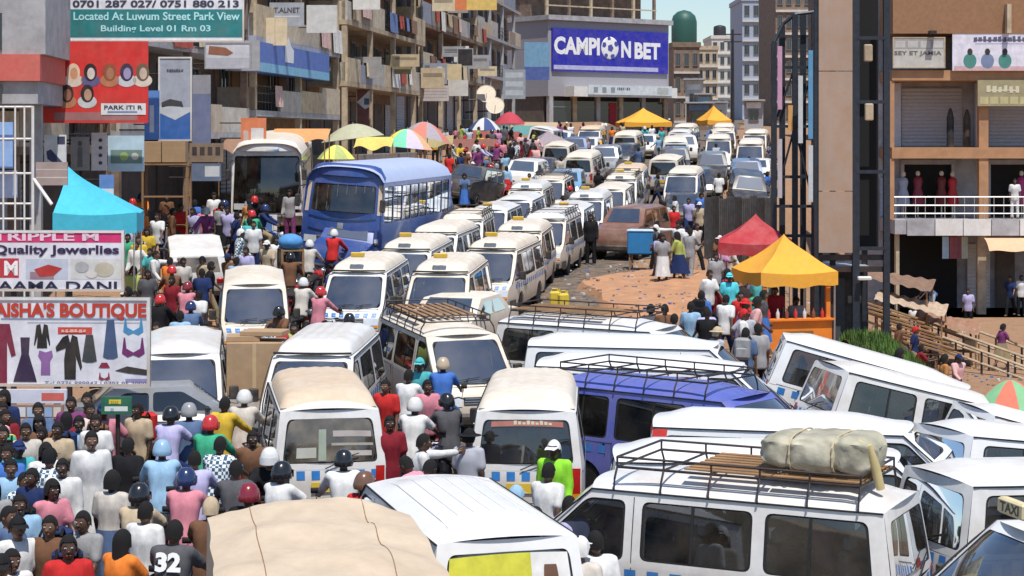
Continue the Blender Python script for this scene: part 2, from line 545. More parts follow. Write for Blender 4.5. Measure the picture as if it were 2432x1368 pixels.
VMESH = {}
def van_meshes():
    if VMESH: return VMESH
    sh = MB()
    wins = []
    for sg in (-1, 1):
        S = side_pt(sg); P = side_pt(sg, -.012)
        cells = [([(0.02, .98), (1.50, .98), (1.50, 1.80), (.14, 1.80)], [(.22, 1.06), (1.43, 1.06), (1.43, 1.70), (.30, 1.70)]),
                 ([(1.50, .98), (2.95, .98), (2.95, 1.80), (1.50, 1.80)], [(1.57, 1.06), (2.86, 1.06), (2.86, 1.70), (1.57, 1.70)]),
                 ([(2.95, .98), (4.42, .98), (3.48, 1.80), (2.95, 1.80)], [(3.06, 1.04), (4.22, 1.04), (3.52, 1.70), (3.06, 1.70)])]
        for k, (o, i) in enumerate(cells):
            out = frame_panel(sh, o, i, S)
            pm, inn = pane(out, P)
            if k < 2:     # sliding-window bar
                xm = (i[0][0] + i[1][0]) / 2 + (.05 if k else .1)
                pm.grid(lambda a, b, xm=xm, P2=side_pt(sg, -.008): P2(xm - .018 + .036 * a, i[0][1] + .02 + (i[2][1] - i[0][1] - .04) * b), 1, 3, 1)
            wins.append(pm)
        # lower body with wheel arches
        zt, zb = .98, .32
        def strip(x0, x1, nxx):
            sh.grid(lambda a, b: S(x0 + (x1 - x0) * a, zb + (zt - zb) * b), nxx, 6)
        strip(0.0, .55, 3); strip(1.41, 3.12, 4)
        sh.grid(lambda a, b: S(3.98 + (interp(sorted((z, x) for x, z in FP), zb + (zt - zb) * b) - 3.98) * a, zb + (zt - zb) * b), 4, 6)
        for xc in (.98, 3.55):
            n = 12
            arch = [(xc - .37 * math.cos(math.pi * i / n), zb + .36 * math.sin(math.pi * i / n) + .02) for i in range(n + 1)]
            outer = []
            for i in range(n + 1):
                a = math.pi * i / n
                dx, dz = -math.cos(a), math.sin(a)
                k = min(.43 / max(1e-6, abs(dx)), (zt - zb) / max(1e-6, dz))
                outer.append((xc + dx * k, zb + dz * k))
            sh.add([S(*p) for p in outer] + [S((p[0] + q[0]) / 2, (p[1] + q[1]) / 2) for p, q in zip(outer, arch)] + [S(*p) for p in arch] + [S(p[0], p[1]) - Vector((0, sg * .16, 0)) for p in arch],
                   [(r * (n + 1) + i, r * (n + 1) + i + 1, (r + 1) * (n + 1) + i + 1, (r + 1) * (n + 1) + i) for r in range(3) for i in range(n)])
    wo = frame_panel(sh, [(-1, 0), (1, 0), (1, 1), (-1, 1)], [(-.90, .08), (.90, .08), (.87, .90), (-.87, .90)], ws_pt())
    # finer frame: rounded() works in s,t space
    ro = frame_panel(sh, [(-1, .98), (1, .98), (1, 1.80), (-1, 1.80)], [(-.86, 1.07), (.86, 1.07), (.84, 1.68), (-.84, 1.68)], rear_pt())
    Rr = rear_pt(); Ff = front_pt()
    sh.grid(lambda a, b: Rr(-1 + 2 * a, .32 + .66 * b), 10, 6)
    sh.grid(lambda a, b: Ff(-1 + 2 * a, .32 + .66 * b), 12, 8)
    def roof(a, b):
        s = -1 + 2 * b; x = .14 + (3.48 - .14) * a
        xx = x + (.15 * (1 - s * s) * max(0, (a - .8) / .2)) - (.06 * (1 - s * s) * max(0, (.1 - a) / .1))
        return Vector((xx - VL / 2, s * ysurf(x, 1.80), roof_z(x, s)))
    sh.grid(roof, 22, 12)
    V = VMESH
    V['body'] = sh.mesh('body', [M_WHITE], 38)
    V['side'] = [w.mesh('side_window', [M_GLASS, M_RUB], 40) for w in wins]
    wp, _ = pane(wo, ws_pt(-.012), .03)
    V['windscreen'] = None
    # windscreen as a curved grid with a seal ring
    W = MB()
    Sg = ws_pt(-.012)
    N = len(wo)
    W.add([ws_pt(-.004)(p[0], p[1]) for p in wo] + [Sg(p[0] * .955, .5 + (p[1] - .5) * .94) for p in wo], [(i, (i + 1) % N, N + (i + 1) % N, N + i) for i in range(N)], 1)
    def wsg(a, b):
        t = .10 + .80 * b; s = (-1 + 2 * a) * (.865 - .03 * b)
        k = 1 - .10 * max(0, abs(b - .5) * 2 - .8) / .2
        return Sg(s * k, t)
    W.grid(wsg, 10, 6, 0)
    V['windscreen'] = W.mesh('windscreen', [M_GLASSW, M_RUB], 40)
    W = MB()
    Sg = rear_pt(-.012)
    W.add([rear_pt(-.004)(p[0], p[1]) for p in ro] + [Sg(p[0] * .955, 1.375 + (p[1] - 1.375) * .93) for p in ro], [(i, (i + 1) % N, N + (i + 1) % N, N + i) for i in range(N)], 1)
    W.grid(lambda a, b: Sg((-1 + 2 * a) * .83 * (1 - .08 * max(0, abs(b - .5) * 2 - .8) / .2), 1.085 + .58 * b), 8, 5, 0)
    V['rear_window'] = W.mesh('rear_window', [M_GLASSB, M_RUB], 40)
    # trims
    t = MB()
    for sg in (-1, 1):
        t.tube([side_pt(sg, .012)(.14 + (3.48 - .14) * i / 8, 1.795) for i in range(9)] + [side_pt(sg, .012)(3.48 + .94 * i / 4, 1.795 - .80 * i / 4) for i in range(1, 5)], .011, 6)
    V['gutter'] = t.mesh('gutter', [M_RUB], 40)
    t = MB()
    Fb = front_pt(.07); F2 = front_pt(-.02)
    t.grid(lambda a, b: (Fb if .1 < b < .9 else F2)(-1.0 + 2 * a, .28 + .27 * (b if .05 < b < .95 else b)), 10, 4)
    for sg in (-1, 1): t.grid(lambda a, b: Vector((4.66 - .45 * a - VL / 2, sg * (ysurf(4.5 - .4 * a, .45) + .03), .28 + .27 * b)), 3, 1)
    V['front_bumper'] = t.mesh('front_bumper', [M_PLAST], 40)
    t = MB()
    Rb = rear_pt(.09); R2 = rear_pt(-.02)
    t.grid(lambda a, b: (Rb if .1 < b < .9 else R2)(-1.0 + 2 * a, .28 + .22 * b), 8, 4)
    V['rear_bumper'] = t.mesh('rear_bumper', [M_PLAST], 40)
    V['headlight'] = []
    for sg in (-1, 1):
        t = MB(); S = front_pt(.012)
        t.grid(lambda a, b: S(sg * (.55 + .42 * a), .66 + (.19 - .04 * a) * b), 4, 3, 0)
        S = front_pt(.014)
        t.grid(lambda a, b: S(sg * (.86 + .13 * a), .60 + .06 * b), 2, 1, 1)
        V['headlight'].append(t.mesh('headlight', [M_LAMP, M_AMBER], 60))
    t = MB(); S = front_pt(.008)
    t.grid(lambda a, b: S(-.5 + a, .68 + .15 * b), 6, 2)
    S = front_pt(.016)
    for k in range(3): t.grid(lambda a, b: S(-.48 + .96 * a, .705 + k * .045 + .014 * b), 6, 1, 1)
    t.box((2.35 + .158, 0, .755), (.012, .12, .07), mi=1)
    V['grille'] = t.mesh('grille', [M_PLAST, M_CHROME], 40)
    V['tail_light'] = []
    for sg in (-1, 1):
        t = MB(); S = rear_pt(.012)
        t.grid(lambda a, b: S(sg * (.82 + .16 * a), .66 + .36 * b), 2, 4, 0)
        S = rear_pt(.014)
        t.grid(lambda a, b: S(sg * (.83 + .14 * a), .58 + .08 * b), 2, 1, 1)
        V['tail_light'].append(t.mesh('tail_light', [M_RED, M_AMBER], 60))
    t = MB(); t.box((2.35 + .225, 0, .42), (.012, .46, .12)); V['plate_f'] = t.mesh('number_plate', [M_PLATEW])
    t = MB(); t.box((-2.35 - .075, .05, .74), (.012, .46, .14)); V['plate_r'] = t.mesh('number_plate', [M_PLATE])
    t = MB()
    for s0 in (-.45, .12):
        t.tube([ws_pt(.02)(s0 + .02, .03), ws_pt(.025)(s0 + .25, .16)], .008, 5); t.tube([ws_pt(.022)(s0, .12), ws_pt(.022)(s0 + .52, .17)], .007, 5)
    V['wiper'] = t.mesh('wiper', [M_RUB])
    t = MB(); t.tube([rear_pt(.03)(.1, 1.0), rear_pt(.035)(-.3, 1.13)], .009, 5); t.tube([rear_pt(.032)(.0, 1.09), rear_pt(.032)(-.52, 1.2)], .008, 5)
    V['wiper_r'] = t.mesh('wiper', [M_RUB])
    V['mirror'] = []
    for sg in (-1, 1):
        t = MB(); c = Vector((3.95 - VL / 2, sg * .98, 1.18))
        t.tube([(3.95 - VL / 2, sg * .78, 1.05), c], .014, 6); t.cbox(c, (.07, .17, .24), .02)
        V['mirror'].append(t.mesh('mirror', [M_PLAST], 40))
    V['handle'] = []
    for sg in (-1, 1):
        t = MB(); S = side_pt(sg, .02)
        for xx in (2.98, 2.75) if sg > 0 else (3.02,):
            t.tube([S(xx, .83), S(xx + .15, .83)], .016, 6)
        V['handle'].append(t.mesh('door_handle', [M_PLAST]))
    t = MB()
    for sg in (-1, 1):      # door shut lines as dark seams 2 mm proud
        S = side_pt(sg, .003)
        for (xa, za, xb, zb2) in ((2.955, .40, 2.955, 1.74), (1.53, .40, 1.53, 1.02), (3.90, .62, 4.02, 1.0)):
            t.grid(lambda a, b: S(xa + (xb - xa) * b + .010 * a, za + (zb2 - za) * b), 1, 8)
        t.grid(lambda a, b: S(.15 + 1.4 * a, .99 + .010 * b), 8, 1)
    S = rear_pt(.003)
    t.grid(lambda a, b: S(-.86 + 1.72 * a, .52 + .010 * b), 8, 1)
    V['seam'] = t.mesh('door_seam', [M_RUB])
    # interior
    t = MB(); t.box((-.15, 0, .52), (4.1, 1.5, .05)); t.box((1.92, 0, .88), (.32, 1.35, .3)); t.box((-2.15, 0, .78), (.03, 1.45, .5)); V['cabin_floor'] = t.mesh('cabin_floor', [M_TRIM])
    t = MB()
    t.cbox((0, 0, .78), (.45, 1.36, .16), .04); t.cbox((-.24, 0, 1.08), (.12, 1.36, .55), .04)
    for yy in (-.45, 0, .45): t.cbox((-.27, yy, 1.41), (.10, .27, .17), .035, 1)
    V['bench'] = t.mesh('bench_seat', [M_SEAT, M_SEATC], 40)
    t = MB(); n = 16
    t.tube([(1.42 + .10 * math.sin(2 * math.pi * i / n) * .5, -.38 + .19 * math.cos(2 * math.pi * i / n), 1.13 + .17 * math.sin(2 * math.pi * i / n)) for i in range(n + 1)], .016, 6)
    t.tube([(1.42, -.38, 1.13), (1.75, -.38, .95)], .02, 6)
    V['steering'] = t.mesh('steering_wheel', [M_RUB])
    t = MB(); t.lathe([(.16, -.10), (.29, -.10), (.325, -.07), (.325, .07), (.29, .10), (.16, .10)], n=20, axis='Y'); V['tyre'] = t.mesh('tyre', [M_RUB], 40)
    t = MB(); t.lathe([(.02, .085), (.07, .085), (.08, .05), (.15, .04), (.185, .095), (.20, .10), (.20, -.08)], n=16, axis='Y')
    for k in range(6): t.box((.11 * math.cos(k * 1.047), .065, .11 * math.sin(k * 1.047)), (.03, .04, .03))
    V['rim'] = t.mesh('rim', [M_RIM], 40)
    t = MB(); t.box((0, 0, .40), (4.3, 1.3, .16)); V['chassis'] = t.mesh('chassis', [M_RUB])
    # checks
    def checks(front, rear, both=True):
        t = MB(); w = .135
        for sg in (-1, 1):
            S = side_pt(sg, .005)
            x = .20
            while x < 4.05:
                if not (2.90 < x < 3.0): t.grid(lambda a, b: S(x + w * a, .83 + .125 * b), 1, 1)
                x += .27
        for k in range(-3, 4):
            if rear:
                S = rear_pt(.006); t.grid(lambda a, b: S(k * .27 - .075 + .15 * a, .85 + .12 * b), 1, 1)
            if front:
                S = front_pt(.006); t.grid(lambda a, b: S(k * .27 - .075 + .15 * a, .855 + .085 * b), 1, 1)
        return t.mesh('check_stripe', [M_CHECK])
    V['checks'] = checks(False, True); V['checks_f'] = checks(True, True)
    # raised fibreglass roof
    t = MB()
    def cap(a, b):
        l = -1 + 2 * a; s = -1 + 2 * b
        h = (1 - abs(s) ** 6) ** .5 * (1 - abs(l) ** 10) ** .5
        x = .30 + (3.55 - .30) * a
        hw = .70 * (1 - .06 * max(0, l) ** 4)
        ridge = .006 * math.cos(s * 22) if abs(s) < .8 else 0
        return Vector((x - VL / 2 - .04 * h * (1 if a > .5 else -1), s * hw, 1.83 + (.22 + .03 * (1 - s * s)) * h + ridge * h))
    t.grid(cap, 26, 26)
    V['cap'] = t.mesh('roof_cap', [M_WHITE2], 50)
    t = MB()
    for i in range(8):      # dark weather strip under the front edge of the raised roof
        pass
    t.tube([Vector((3.56 - VL / 2 + .06 * (1 - (s / .72) ** 2), s, 1.862 + .012)) for s in [-.70 + 1.4 * i / 10 for i in range(11)]], .022, 6)
    V['cap_seal'] = t.mesh('roof_cap_seal', [M_RUB], 40)
    # roof ribs
    t = MB()
    for s in (-.72, -.48, -.24, 0, .24, .48, .72):
        t.tube([Vector((x - VL / 2, s * ysurf(x, 1.8), roof_z(x, s) + .002)) for x in [.45 + 2.6 * i / 8 for i in range(9)]], .012, 5)
    V['ribs'] = t.mesh('roof_rib', [M_WHITE3], 60)
    # roof rack
    t = MB()
    x0, x1, yy, zr = -1.95, .85, .66, 2.05
    for sg in (-1, 1):
        t.tube([(x0, sg * yy, zr), (x1, sg * yy, zr)], .016, 6); t.tube([(x0, sg * yy, zr + .11), (x1, sg * yy, zr + .11)], .014, 6)
        for i in range(6):
            x = x0 + (x1 - x0) * i / 5
            t.tube([(x, sg * (yy + .10), 1.80), (x, sg * (yy + .075), 1.93), (x, sg * yy, zr)], .014, 6); t.tube([(x, sg * yy, zr), (x, sg * yy, zr + .11)], .012, 6)
    for i in range(6):
        x = x0 + (x1 - x0) * i / 5
        t.tube([(x, -yy, zr), (x, yy, zr)], .014, 6)
    for x in (x0, x1): t.tube([(x, -yy, zr + .11), (x, yy, zr + .11)], .014, 6)
    V['rack'] = t.mesh('roof_rack', [M_STEEL], 60)
    t = MB(); t.box((0, 0, 0), (1.0, .09, .015))
    V['slat'] = t.mesh('rack_slat', [M_WOOD])
    # roof sign box
    t = MB(); t.cbox((.85, 0, 2.03), (.10, .34, .12), .015); V['taxi_sign'] = t.mesh('taxi_sign', [mat('taxi_sign_yellow', (.70, .45, .06), .5)])
    return V

OCC = []
def orient(o, x, y, hd, lift=0.0, roll=1.0):
    """stand a vehicle on the terrain with heading hd (angle from +X)"""
    f = Vector((math.cos(hd), math.sin(hd), 0)); s = Vector((-math.sin(hd), math.cos(hd), 0))
    a, b = 1.3, .75
    zf, zb = gh(x + f.x * a, y + f.y * a), gh(x - f.x * a, y - f.y * a)
    zl, zr = gh(x + s.x * b, y + s.y * b), gh(x - s.x * b, y - s.y * b)
    F = Vector((f.x * 2 * a, f.y * 2 * a, zf - zb)).normalized()
    S = Vector((s.x * 2 * b, s.y * 2 * b, (zl - zr) * roll)).normalized()
    N = F.cross(S).normalized(); S = N.cross(F)
    M = Matrix((F, S, N)).transposed().to_4x4()
    OCC.append((x, y, hd))
    M.translation = Vector((x, y, (zf + zb + zl + zr) / 4 + .02 + lift))
    o.matrix_world = M

def make_van(x, y, hd, label, paint=None, cap=None, rack=False, checks='rear', glass=None, rear_glass=None, group=None, seats=True, ribs=False, detail=True, visor=True, lower=None, sign=False, name='minibus'):
    V = van_meshes()
    r = empty(name)
    orient(r, x, y, hd, roll=.35)
    tag(r, label, 'minibus', group)
    paint = paint or M_WHITE
    put('body', V['body'], r, mat=paint)
    for i, me in enumerate(V['side']):
        w = put('side_window', me, r)
        if glass: w.material_slots[0].link = 'OBJECT'; w.material_slots[0].material = glass
    put('windscreen', V['windscreen'], r)
    w = put('rear_window', V['rear_window'], r, mat=rear_glass or glass or M_GLASS)
    put('gutter', V['gutter'], r)
    put('front_bumper', V['front_bumper'], r); put('rear_bumper', V['rear_bumper'], r)
    for m in V['headlight']: put('headlight', m, r)
    for m in V['tail_light']: put('tail_light', m, r)
    put('grille', V['grille'], r)
    put('number_plate', V['plate_f'], r); put('number_plate', V['plate_r'], r)
    put('wiper', V['wiper'], r); put('wiper', V['wiper_r'], r)
    for m in V['mirror']: put('mirror', m, r)
    if detail:
        for m in V['handle']: put('door_handle', m, r)
        put('door_seam', V['seam'], r)['kind'] = 'stuff'
    put('chassis', V['chassis'], r)
    if seats:
        put('cabin_floor', V['cabin_floor'], r); put('steering_wheel', V['steering'], r)
        for xx in (1.0, .15, -.7, -1.5): put('bench_seat', V['bench'], r, (xx, 0, 0))
    else:
        put('cabin_floor', V['cabin_floor'], r)
        for xx in (1.0, -.4): put('bench_seat', V['bench'], r, (xx, 0, 0))
    if checks: put('check_stripe', V['checks_f' if checks == 'front' else 'checks'], r)['kind'] = 'stuff'
    for xx in (.98, 3.55):
        for sg in (-1, 1):
            t = put('wheel', V['tyre'], r, (xx - VL / 2, sg * .72, .325), 0 if sg > 0 else math.pi)
            put('rim', V['rim'], t)
    if cap is not None:
        put('roof_cap', V['cap'], r, mat=cap)
        if visor: put('roof_cap_seal', V['cap_seal'], r)
    if ribs: put('roof_rib', V['ribs'], r, mat=paint)
    if sign: put('taxi_sign', V['taxi_sign'], r, (.35, 0, (.24 if cap is not None else .0)))
    if rack:
        k = put('roof_rack', V['rack'], r)
        if rack == 'slats':
            for i in range(8):
                for j in range(2):
                    s = put('rack_slat', V['slat'], k, (-1.45 + j * 1.02, -.56 + i * .16, 2.075))
                    s.scale = (1, 1, 1)
    return r

def van_by_roof(fr, rr, label, zr=1.95, **kw):
    """place a minibus from the photo pixels of the middle of its roof front edge and roof rear edge"""
    a = hit(*fr, zr); b = hit(*rr, zr)
    d = Vector((a.x - b.x, a.y - b.y, 0))
    hd = math.atan2(d.y, d.x)
    c = (a + b) / 2
    d.normalize()
    off = .55       # roof middle sits behind the middle of the vehicle
    return make_van(c.x + d.x * off, c.y + d.y * off, hd, label, **kw)

M_PURPLE = mat('violet_blue_paint', (.10, .13, .46), .4, var=.12, dirt=DUST, dirt_amt=.2, coat=.4)
# ------------------------------------------------------------------ minibuses in place
def az(deg): return R(90 - deg)
def van_at(u, v, deg, label, end='rear', zr=1.85, **kw):
    p = hit(u, v, zr)
    hd = az(deg)
    k = 2.21 if end == 'rear' else -1.13
    return make_van(p.x + math.cos(hd) * k, p.y + math.sin(hd) * k, hd, label, **kw)

QUEUE = 'minibus taxis queuing nose to tail'
# foreground
V_A = van_at(783, 970, -10, 'white minibus seen from behind with tan raised roof and six blue checks', cap=M_TAN, rear_glass=M_GLASSB, visor=False)
V_B = van_at(1250, 973, 2.5, 'white minibus seen from behind with cream raised roof and poster inside rear window', cap=M_WHITE2, rear_glass=M_GLASS, visor=False)
V_YEL = van_at(1206, 1276, -16, 'white minibus with ribbed roof and yellow poster filling its rear window', ribs=True, paint=M_WHITE3)
V_RACK = van_by_roof((1450, 1106), (2165, 1166), 'white minibus with roof rack carrying a tied tarpaulin bundle', rack='slats', paint=M_WHITE)
van_by_roof((2085, 1058), (1485, 1050), 'white minibus with plain roof right behind the rack minibus with the bundle', paint=M_WHITE3)
V_REDS = van_by_roof((2110, 990), (1590, 976), 'white minibus with red band over its rear pillar', paint=M_WHITE3)
V_PUR = van_by_roof((1800, 925), (1335, 878), 'violet blue minibus with a roof rack among white ones', paint=M_PURPLE, rack=True, glass=M_GLASSD)
van_by_roof((1735, 853), (1300, 840), 'white minibus pressed against the far side of the violet blue minibus', paint=M_WHITE3)
van_by_roof((1690, 803), (1262, 794), 'white minibus with plain white roof between two racked minibuses', paint=M_WHITE3)
van_by_roof((1600, 766), (1195, 740), 'white minibus with a long railed roof rack beside the earth mound', paint=M_WHITE, rack='slats', checks=None)
van_by_roof((1112, 788), (968, 728), 'grey white minibus with dark side windows and sun glare on its windscreen', paint=M_WHITE2, rack='slats', glass=M_GLASSD, checks=None)
# right-hand ramp
van_at(1795, 812, 96, 'white minibus with blue checks highest on the ramp by the grass bank', paint=M_WHITE3)
van_at(1905, 878, 76, 'white minibus with a brown dusty rear window on the ramp', paint=M_WHITE, rear_glass=M_GLASSB)
van_at(2235, 955, 76, 'white minibus on the ramp beside the red and green umbrella', paint=M_WHITE3)
van_at(2205, 1030, 70, 'white minibus with reddish reflections in its rear window on the ramp', paint=M_WHITE3)
van_at(2212, 1130, 70, 'white minibus on the ramp with large rear window close behind the bundle', paint=M_WHITE, rear_glass=M_GLASSD)
V_R6 = van_at(2440, 1262, 255, 'white minibus nosing in from the ramp with bluish windscreen', end='front', paint=M_WHITE3)
# left middle
van_at(605, 674, 172, 'white minibus with pale blue front facing out beside the crowd', end='front', paint=M_WHITE2, checks='front')
van_at(425, 838, 172, 'white minibus with a big dark windscreen behind the boutique sign', end='front', glass=M_GLASSD, paint=M_WHITE)
van_at(745, 842, 184, 'white minibus half hidden behind the large carton', end='front', paint=M_WHITE, cap=M_WHITE)
ORD = ['first', 'second', 'third', 'fourth', 'fifth', 'sixth', 'seventh', 'eighth', 'ninth', 'tenth']
def queue(start, end, n_max, desc, deg_jit, first):
    a = hit(*start, 1.85); b = hit(*end, 1.85)
    d = Vector((b.x - a.x, b.y - a.y)); L = d.length; d.normalize()
    base = math.degrees(math.atan2(-d.x, -d.y))
    t = 0.0
    for i in range(n_max):
        if t > L: break
        jit = rnd.uniform(-.22, .22)
        x, y = a.x + d.x * t - d.y * jit, a.y + d.y * t + d.x * jit
        hd = az(base + rnd.uniform(-deg_jit, deg_jit))
        k = -1.13
        make_van(x + math.cos(hd) * k, y + math.sin(hd) * k, hd, '%s white minibus in the queue %s' % (ORD[i], desc), cap=rnd.choice([M_WHITE2, M_WHITE2, M_TAN, M_WHITE, None]) if i else M_WHITE2,
                 paint=rnd.choice([M_WHITE, M_WHITE2]), group=QUEUE, sign=rnd.random() < .55, checks='front' if rnd.random() < .7 else 'rear', seats=i < 5, detail=i < 5, rack=(i in (3, 7)))
        t += rnd.uniform(5.15, 5.9)
ORD += ['eleventh', 'twelfth', 'thirteenth', 'fourteenth', 'fifteenth', 'sixteenth']
queue((845, 645), (1325, 412), 12, 'alongside the blue coach', 3, 0)
queue((1068, 648), (1500, 408), 13, 'beside the earth mound', 3, 0)
# ------------------------------------------------------------------ buses
M_BUSBLUE = mat('bus_blue', (.025, .07, .27), .35, var=.1, dirt=DUST, dirt_amt=.18, coat=.5)
M_BUSDK = mat('bus_dark_blue', (.012, .03, .09), .3, var=.1, coat=.6)
M_PALEBLUE = mat('bus_pale_blue', (.42, .50, .72), .45, var=.06, dirt=DUST, dirt_amt=.2)
M_CURTAIN = mat('bus_curtain', (.55, .50, .42), .9, var=.2)
def wheel_pair(parent, xs, half, r=.48):
    t = MB(); t.lathe([(r * .5, -.13), (r * .9, -.14), (r, -.10), (r, .10), (r * .9, .14), (r * .5, .14)], n=22, axis='Y'); me = t.mesh('wheel', [M_RUB], 45)
    t = MB(); t.lathe([(.05, .12), (r * .35, .10), (r * .5, .14), (r * .6, .145), (r * .6, -.1)], n=16, axis='Y'); rm = t.mesh('rim', [M_RIM], 45)
    for x in xs:
        for sg in (-1, 1):
            w = put('wheel', me, parent, (x, sg * half, r), 0 if sg > 0 else math.pi); put('rim', rm, w)

BUSES = []
def make_bus(x, y, hd, label, front='coach'):
    BUSES.append((x, y, hd))
    r = empty('bus'); orient(r, x, y, hd, roll=.15); r.scale = (1, 1, 1.07); tag(r, label, 'bus')
    L, W, H = 10.2, 2.56, 3.25
    hw = W / 2
    def yy(z): return hw - .06 * smooth(1.2, H, z)
    body = MB(); lower = MB()
    n_w = 8
    def sideS(sg, off=0.0): return lambda a, b: Vector((a - L / 2, sg * (yy(b) + off), b))
    panes = []
    for sg in (-1, 1):
        S = sideS(sg)
        body.grid(lambda a, b: S(L * a * .985, .55 + .95 * b), 12, 3)
        ww = (L - .6) / n_w
        for i in range(n_w):
            a0 = .3 + ww * i; a1 = a0 + ww
            o = [(a0, 1.5), (a1, 1.5), (a1, 2.75), (a0, 2.75)]
            inn = [(a0 + .05, 1.58), (a1 - .05, 1.58), (a1 - .05, 2.62), (a0 + .05, 2.62)]
            out = frame_panel(body, o, inn, S, n=3)
            pm, q = pane(out, sideS(sg, -.02), .03)
            pm.grid(lambda u, v, P2=sideS(sg, -.012), a0=a0, a1=a1: P2(a0 + .08 + (a1 - a0 - .16) * u, 2.27 + .04 * v), 1, 1, 1)
            pm.grid(lambda u, v, P2=sideS(sg, -.012), am=(a0 + a1) / 2: P2(am - .02 + .04 * u, 1.62 + .96 * v), 1, 1, 1)
            panes.append(pm)
        for a0, a1 in ((0, .3), (L - .3, L - .15)):
            body.grid(lambda u, v: S(a0 + (a1 - a0) * u, 1.5 + 1.25 * v), 1, 3)
    # roof
    def roof(a, b):
        s = -1 + 2 * b
        x = -L / 2 + (L - .12) * a
        k = 1 - .25 * smooth(.97, 1, a) - .15 * smooth(.03, 0, a)
        return Vector((x + .0, s * yy(2.75), 2.75 + .5 * k * (1 - abs(s) ** 3.2) ** .6))
    rf = MB(); rf.grid(roof, 20, 16)
    def fr(off=0.0):
        def S(s, z):
            b = 1 - abs(s) ** 2.4
            xx = L / 2 - .15 + .22 * b - .22 * smooth(1.35, 3.1, z) + off
            return Vector((xx, s * yy(z) * (1 - .01 * (z > 2.9)), z))
        return S
    S = fr()
    fb = MB()
    if front == 'coach':
        outl = frame_panel(fb, [(-1, 1.62), (1, 1.62), (1, 2.86), (-1, 2.86)], [(-.80, 1.82), (.80, 1.82), (.80, 2.62), (-.80, 2.62)], S, n=4)
    else:
        outl = frame_panel(fb, [(-1, .72), (1, .72), (1, 2.86), (-1, 2.86)], [(-.95, .80), (.95, .80), (.93, 2.70), (-.93, 2.70)], S, n=4)
    zl = 1.62 if front == 'coach' else .72
    fb.grid(lambda a, b: S(-1 + 2 * a, .40 + (zl - .40) * b), 14, 8)
    fb.grid(lambda a, b: Vector((S(-1 + 2 * a, 2.86).x - .30 * b * b, (-1 + 2 * a) * yy(2.8) * (1 - .04 * b), 2.86 + (.36) * math.sin(b * math.pi / 2) * (1 - abs(-1 + 2 * a) ** 6) ** .5)), 14, 5)
    rear = MB(); rear.grid(lambda a, b: Vector((-L / 2, (-1 + 2 * a) * yy(.5 + 2.3 * b), .5 + 2.3 * b)), 4, 4)
    if front == 'coach':
        put('body', body.mesh('body', [mat('bus_side_blue', (.10, .20, .52), .4, coat=.4, dirt=DUST, dirt_amt=.2)], 40), r); fo = put('front_panel', fb.mesh('front_panel', [M_BUSBLUE], 45), r)
        put('roof', rf.mesh('roof', [M_PALEBLUE], 50), r)
    else:
        put('body', body.mesh('body', [M_WHITE], 40), r); fo = put('front_panel', fb.mesh('front_panel', [M_WHITE], 45), r)
        put('roof', rf.mesh('roof', [M_WHITE2], 50), r)
    put('rear_panel', rear.mesh('rear_panel', [M_WHITE]), r)
    for pm in panes: put('side_window', pm.mesh('side_window', [M_GLASSD, M_RUB], 40), r)
    W2 = MB(); N = len(outl); Sg = fr(-.015)
    c = sum(outl, Vector((0, 0))) / N
    W2.add([fr(-.004)(*p) for p in outl] + [Sg(*(c + (p - c) * .965)) for p in outl], [(i, (i + 1) % N, N + (i + 1) % N, N + i) for i in range(N)], 1)
    zb, zt, sw = (1.845, 2.595, .77) if front == 'coach' else (.85, 2.64, .915)
    W2.grid(lambda a, b: Sg((-1 + 2 * a) * sw, zb + (zt - zb) * b), 12, 6, 0)
    put('windscreen', W2.mesh('windscreen', [M_GLASSD if front != 'coach' else M_GLASS, M_RUB], 40), r)
    t = MB(); t.box((0, 0, .95), (L - .6, 2.2, .1)); t.box((L / 2 - 1.0, 0, 1.25), (.5, 2.1, .5)); put('cabin_floor', t.mesh('cabin_floor', [M_TRIM]), r)
    t = MB()
    for sg in (-.65, .65): t.cbox((0, sg, 1.35), (.45, .85, .2), .04); t.cbox((-.25, sg, 1.75), (.14, .85, .75), .04); 
    me = t.mesh('seat_row', [M_SEATC], 40)
    for i in range(8): put('seat_row', me, r, (L / 2 - 2.0 - i * 1.0, 0, 0))
    for sg in (-1, 1):
        t = MB(); S3 = fr(.012)
        t.grid(lambda a, b: S3(sg * (.58 + .34 * a), .92 + .2 * b), 4, 3); put('headlight', t.mesh('headlight', [M_LAMP], 50), r)
        t = MB(); S3 = fr(.0)
        b0 = Vector((L / 2 - .1, sg * 1.2, 2.55)); t.tube([b0, b0 + Vector((.35, sg * .12, -.05)), b0 + Vector((.38, sg * .14, -.3))], .02, 6); t.cbox(b0 + Vector((.38, sg * .14, -.45)), (.08, .18, .36), .03)
        put('mirror', t.mesh('mirror', [M_PLAST], 40), r)
    t = MB(); S3 = fr(.03)
    t.grid(lambda a, b: S3(-.98 + 1.96 * a, .38 + .32 * b), 12, 3); put('front_bumper', t.mesh('front_bumper', [M_BUSDK if front == 'coach' else M_PLAST], 45), r)
    if front == 'coach':
        for zz, mm, sx in ((1.30, M_BUSDK, .82), (1.66, M_BUSDK, .84)):
            t = MB(); S3 = fr(.012)
            t.grid(lambda a, b: S3((-1 + 2 * a) * sx, zz - .10 * (1 - (2 * a - 1) ** 2) + .05 * b), 14, 1); put('trim_strip', t.mesh('trim_strip', [mm], 45), r)
        t = MB(); S3 = fr(.014); t.grid(lambda a, b: S3(-.07 + .14 * a, 1.36 + .17 * b), 2, 2); put('badge', t.mesh('badge', [M_CHROME]), r)
        for sg in (-1, 1):
            t = MB(); S3 = fr(.012); t.grid(lambda a, b: S3(sg * (.86 + .10 * a), 1.8 + .86 * b), 2, 4); put('corner_strip', t.mesh('corner_strip', [M_TAN], 45), r)
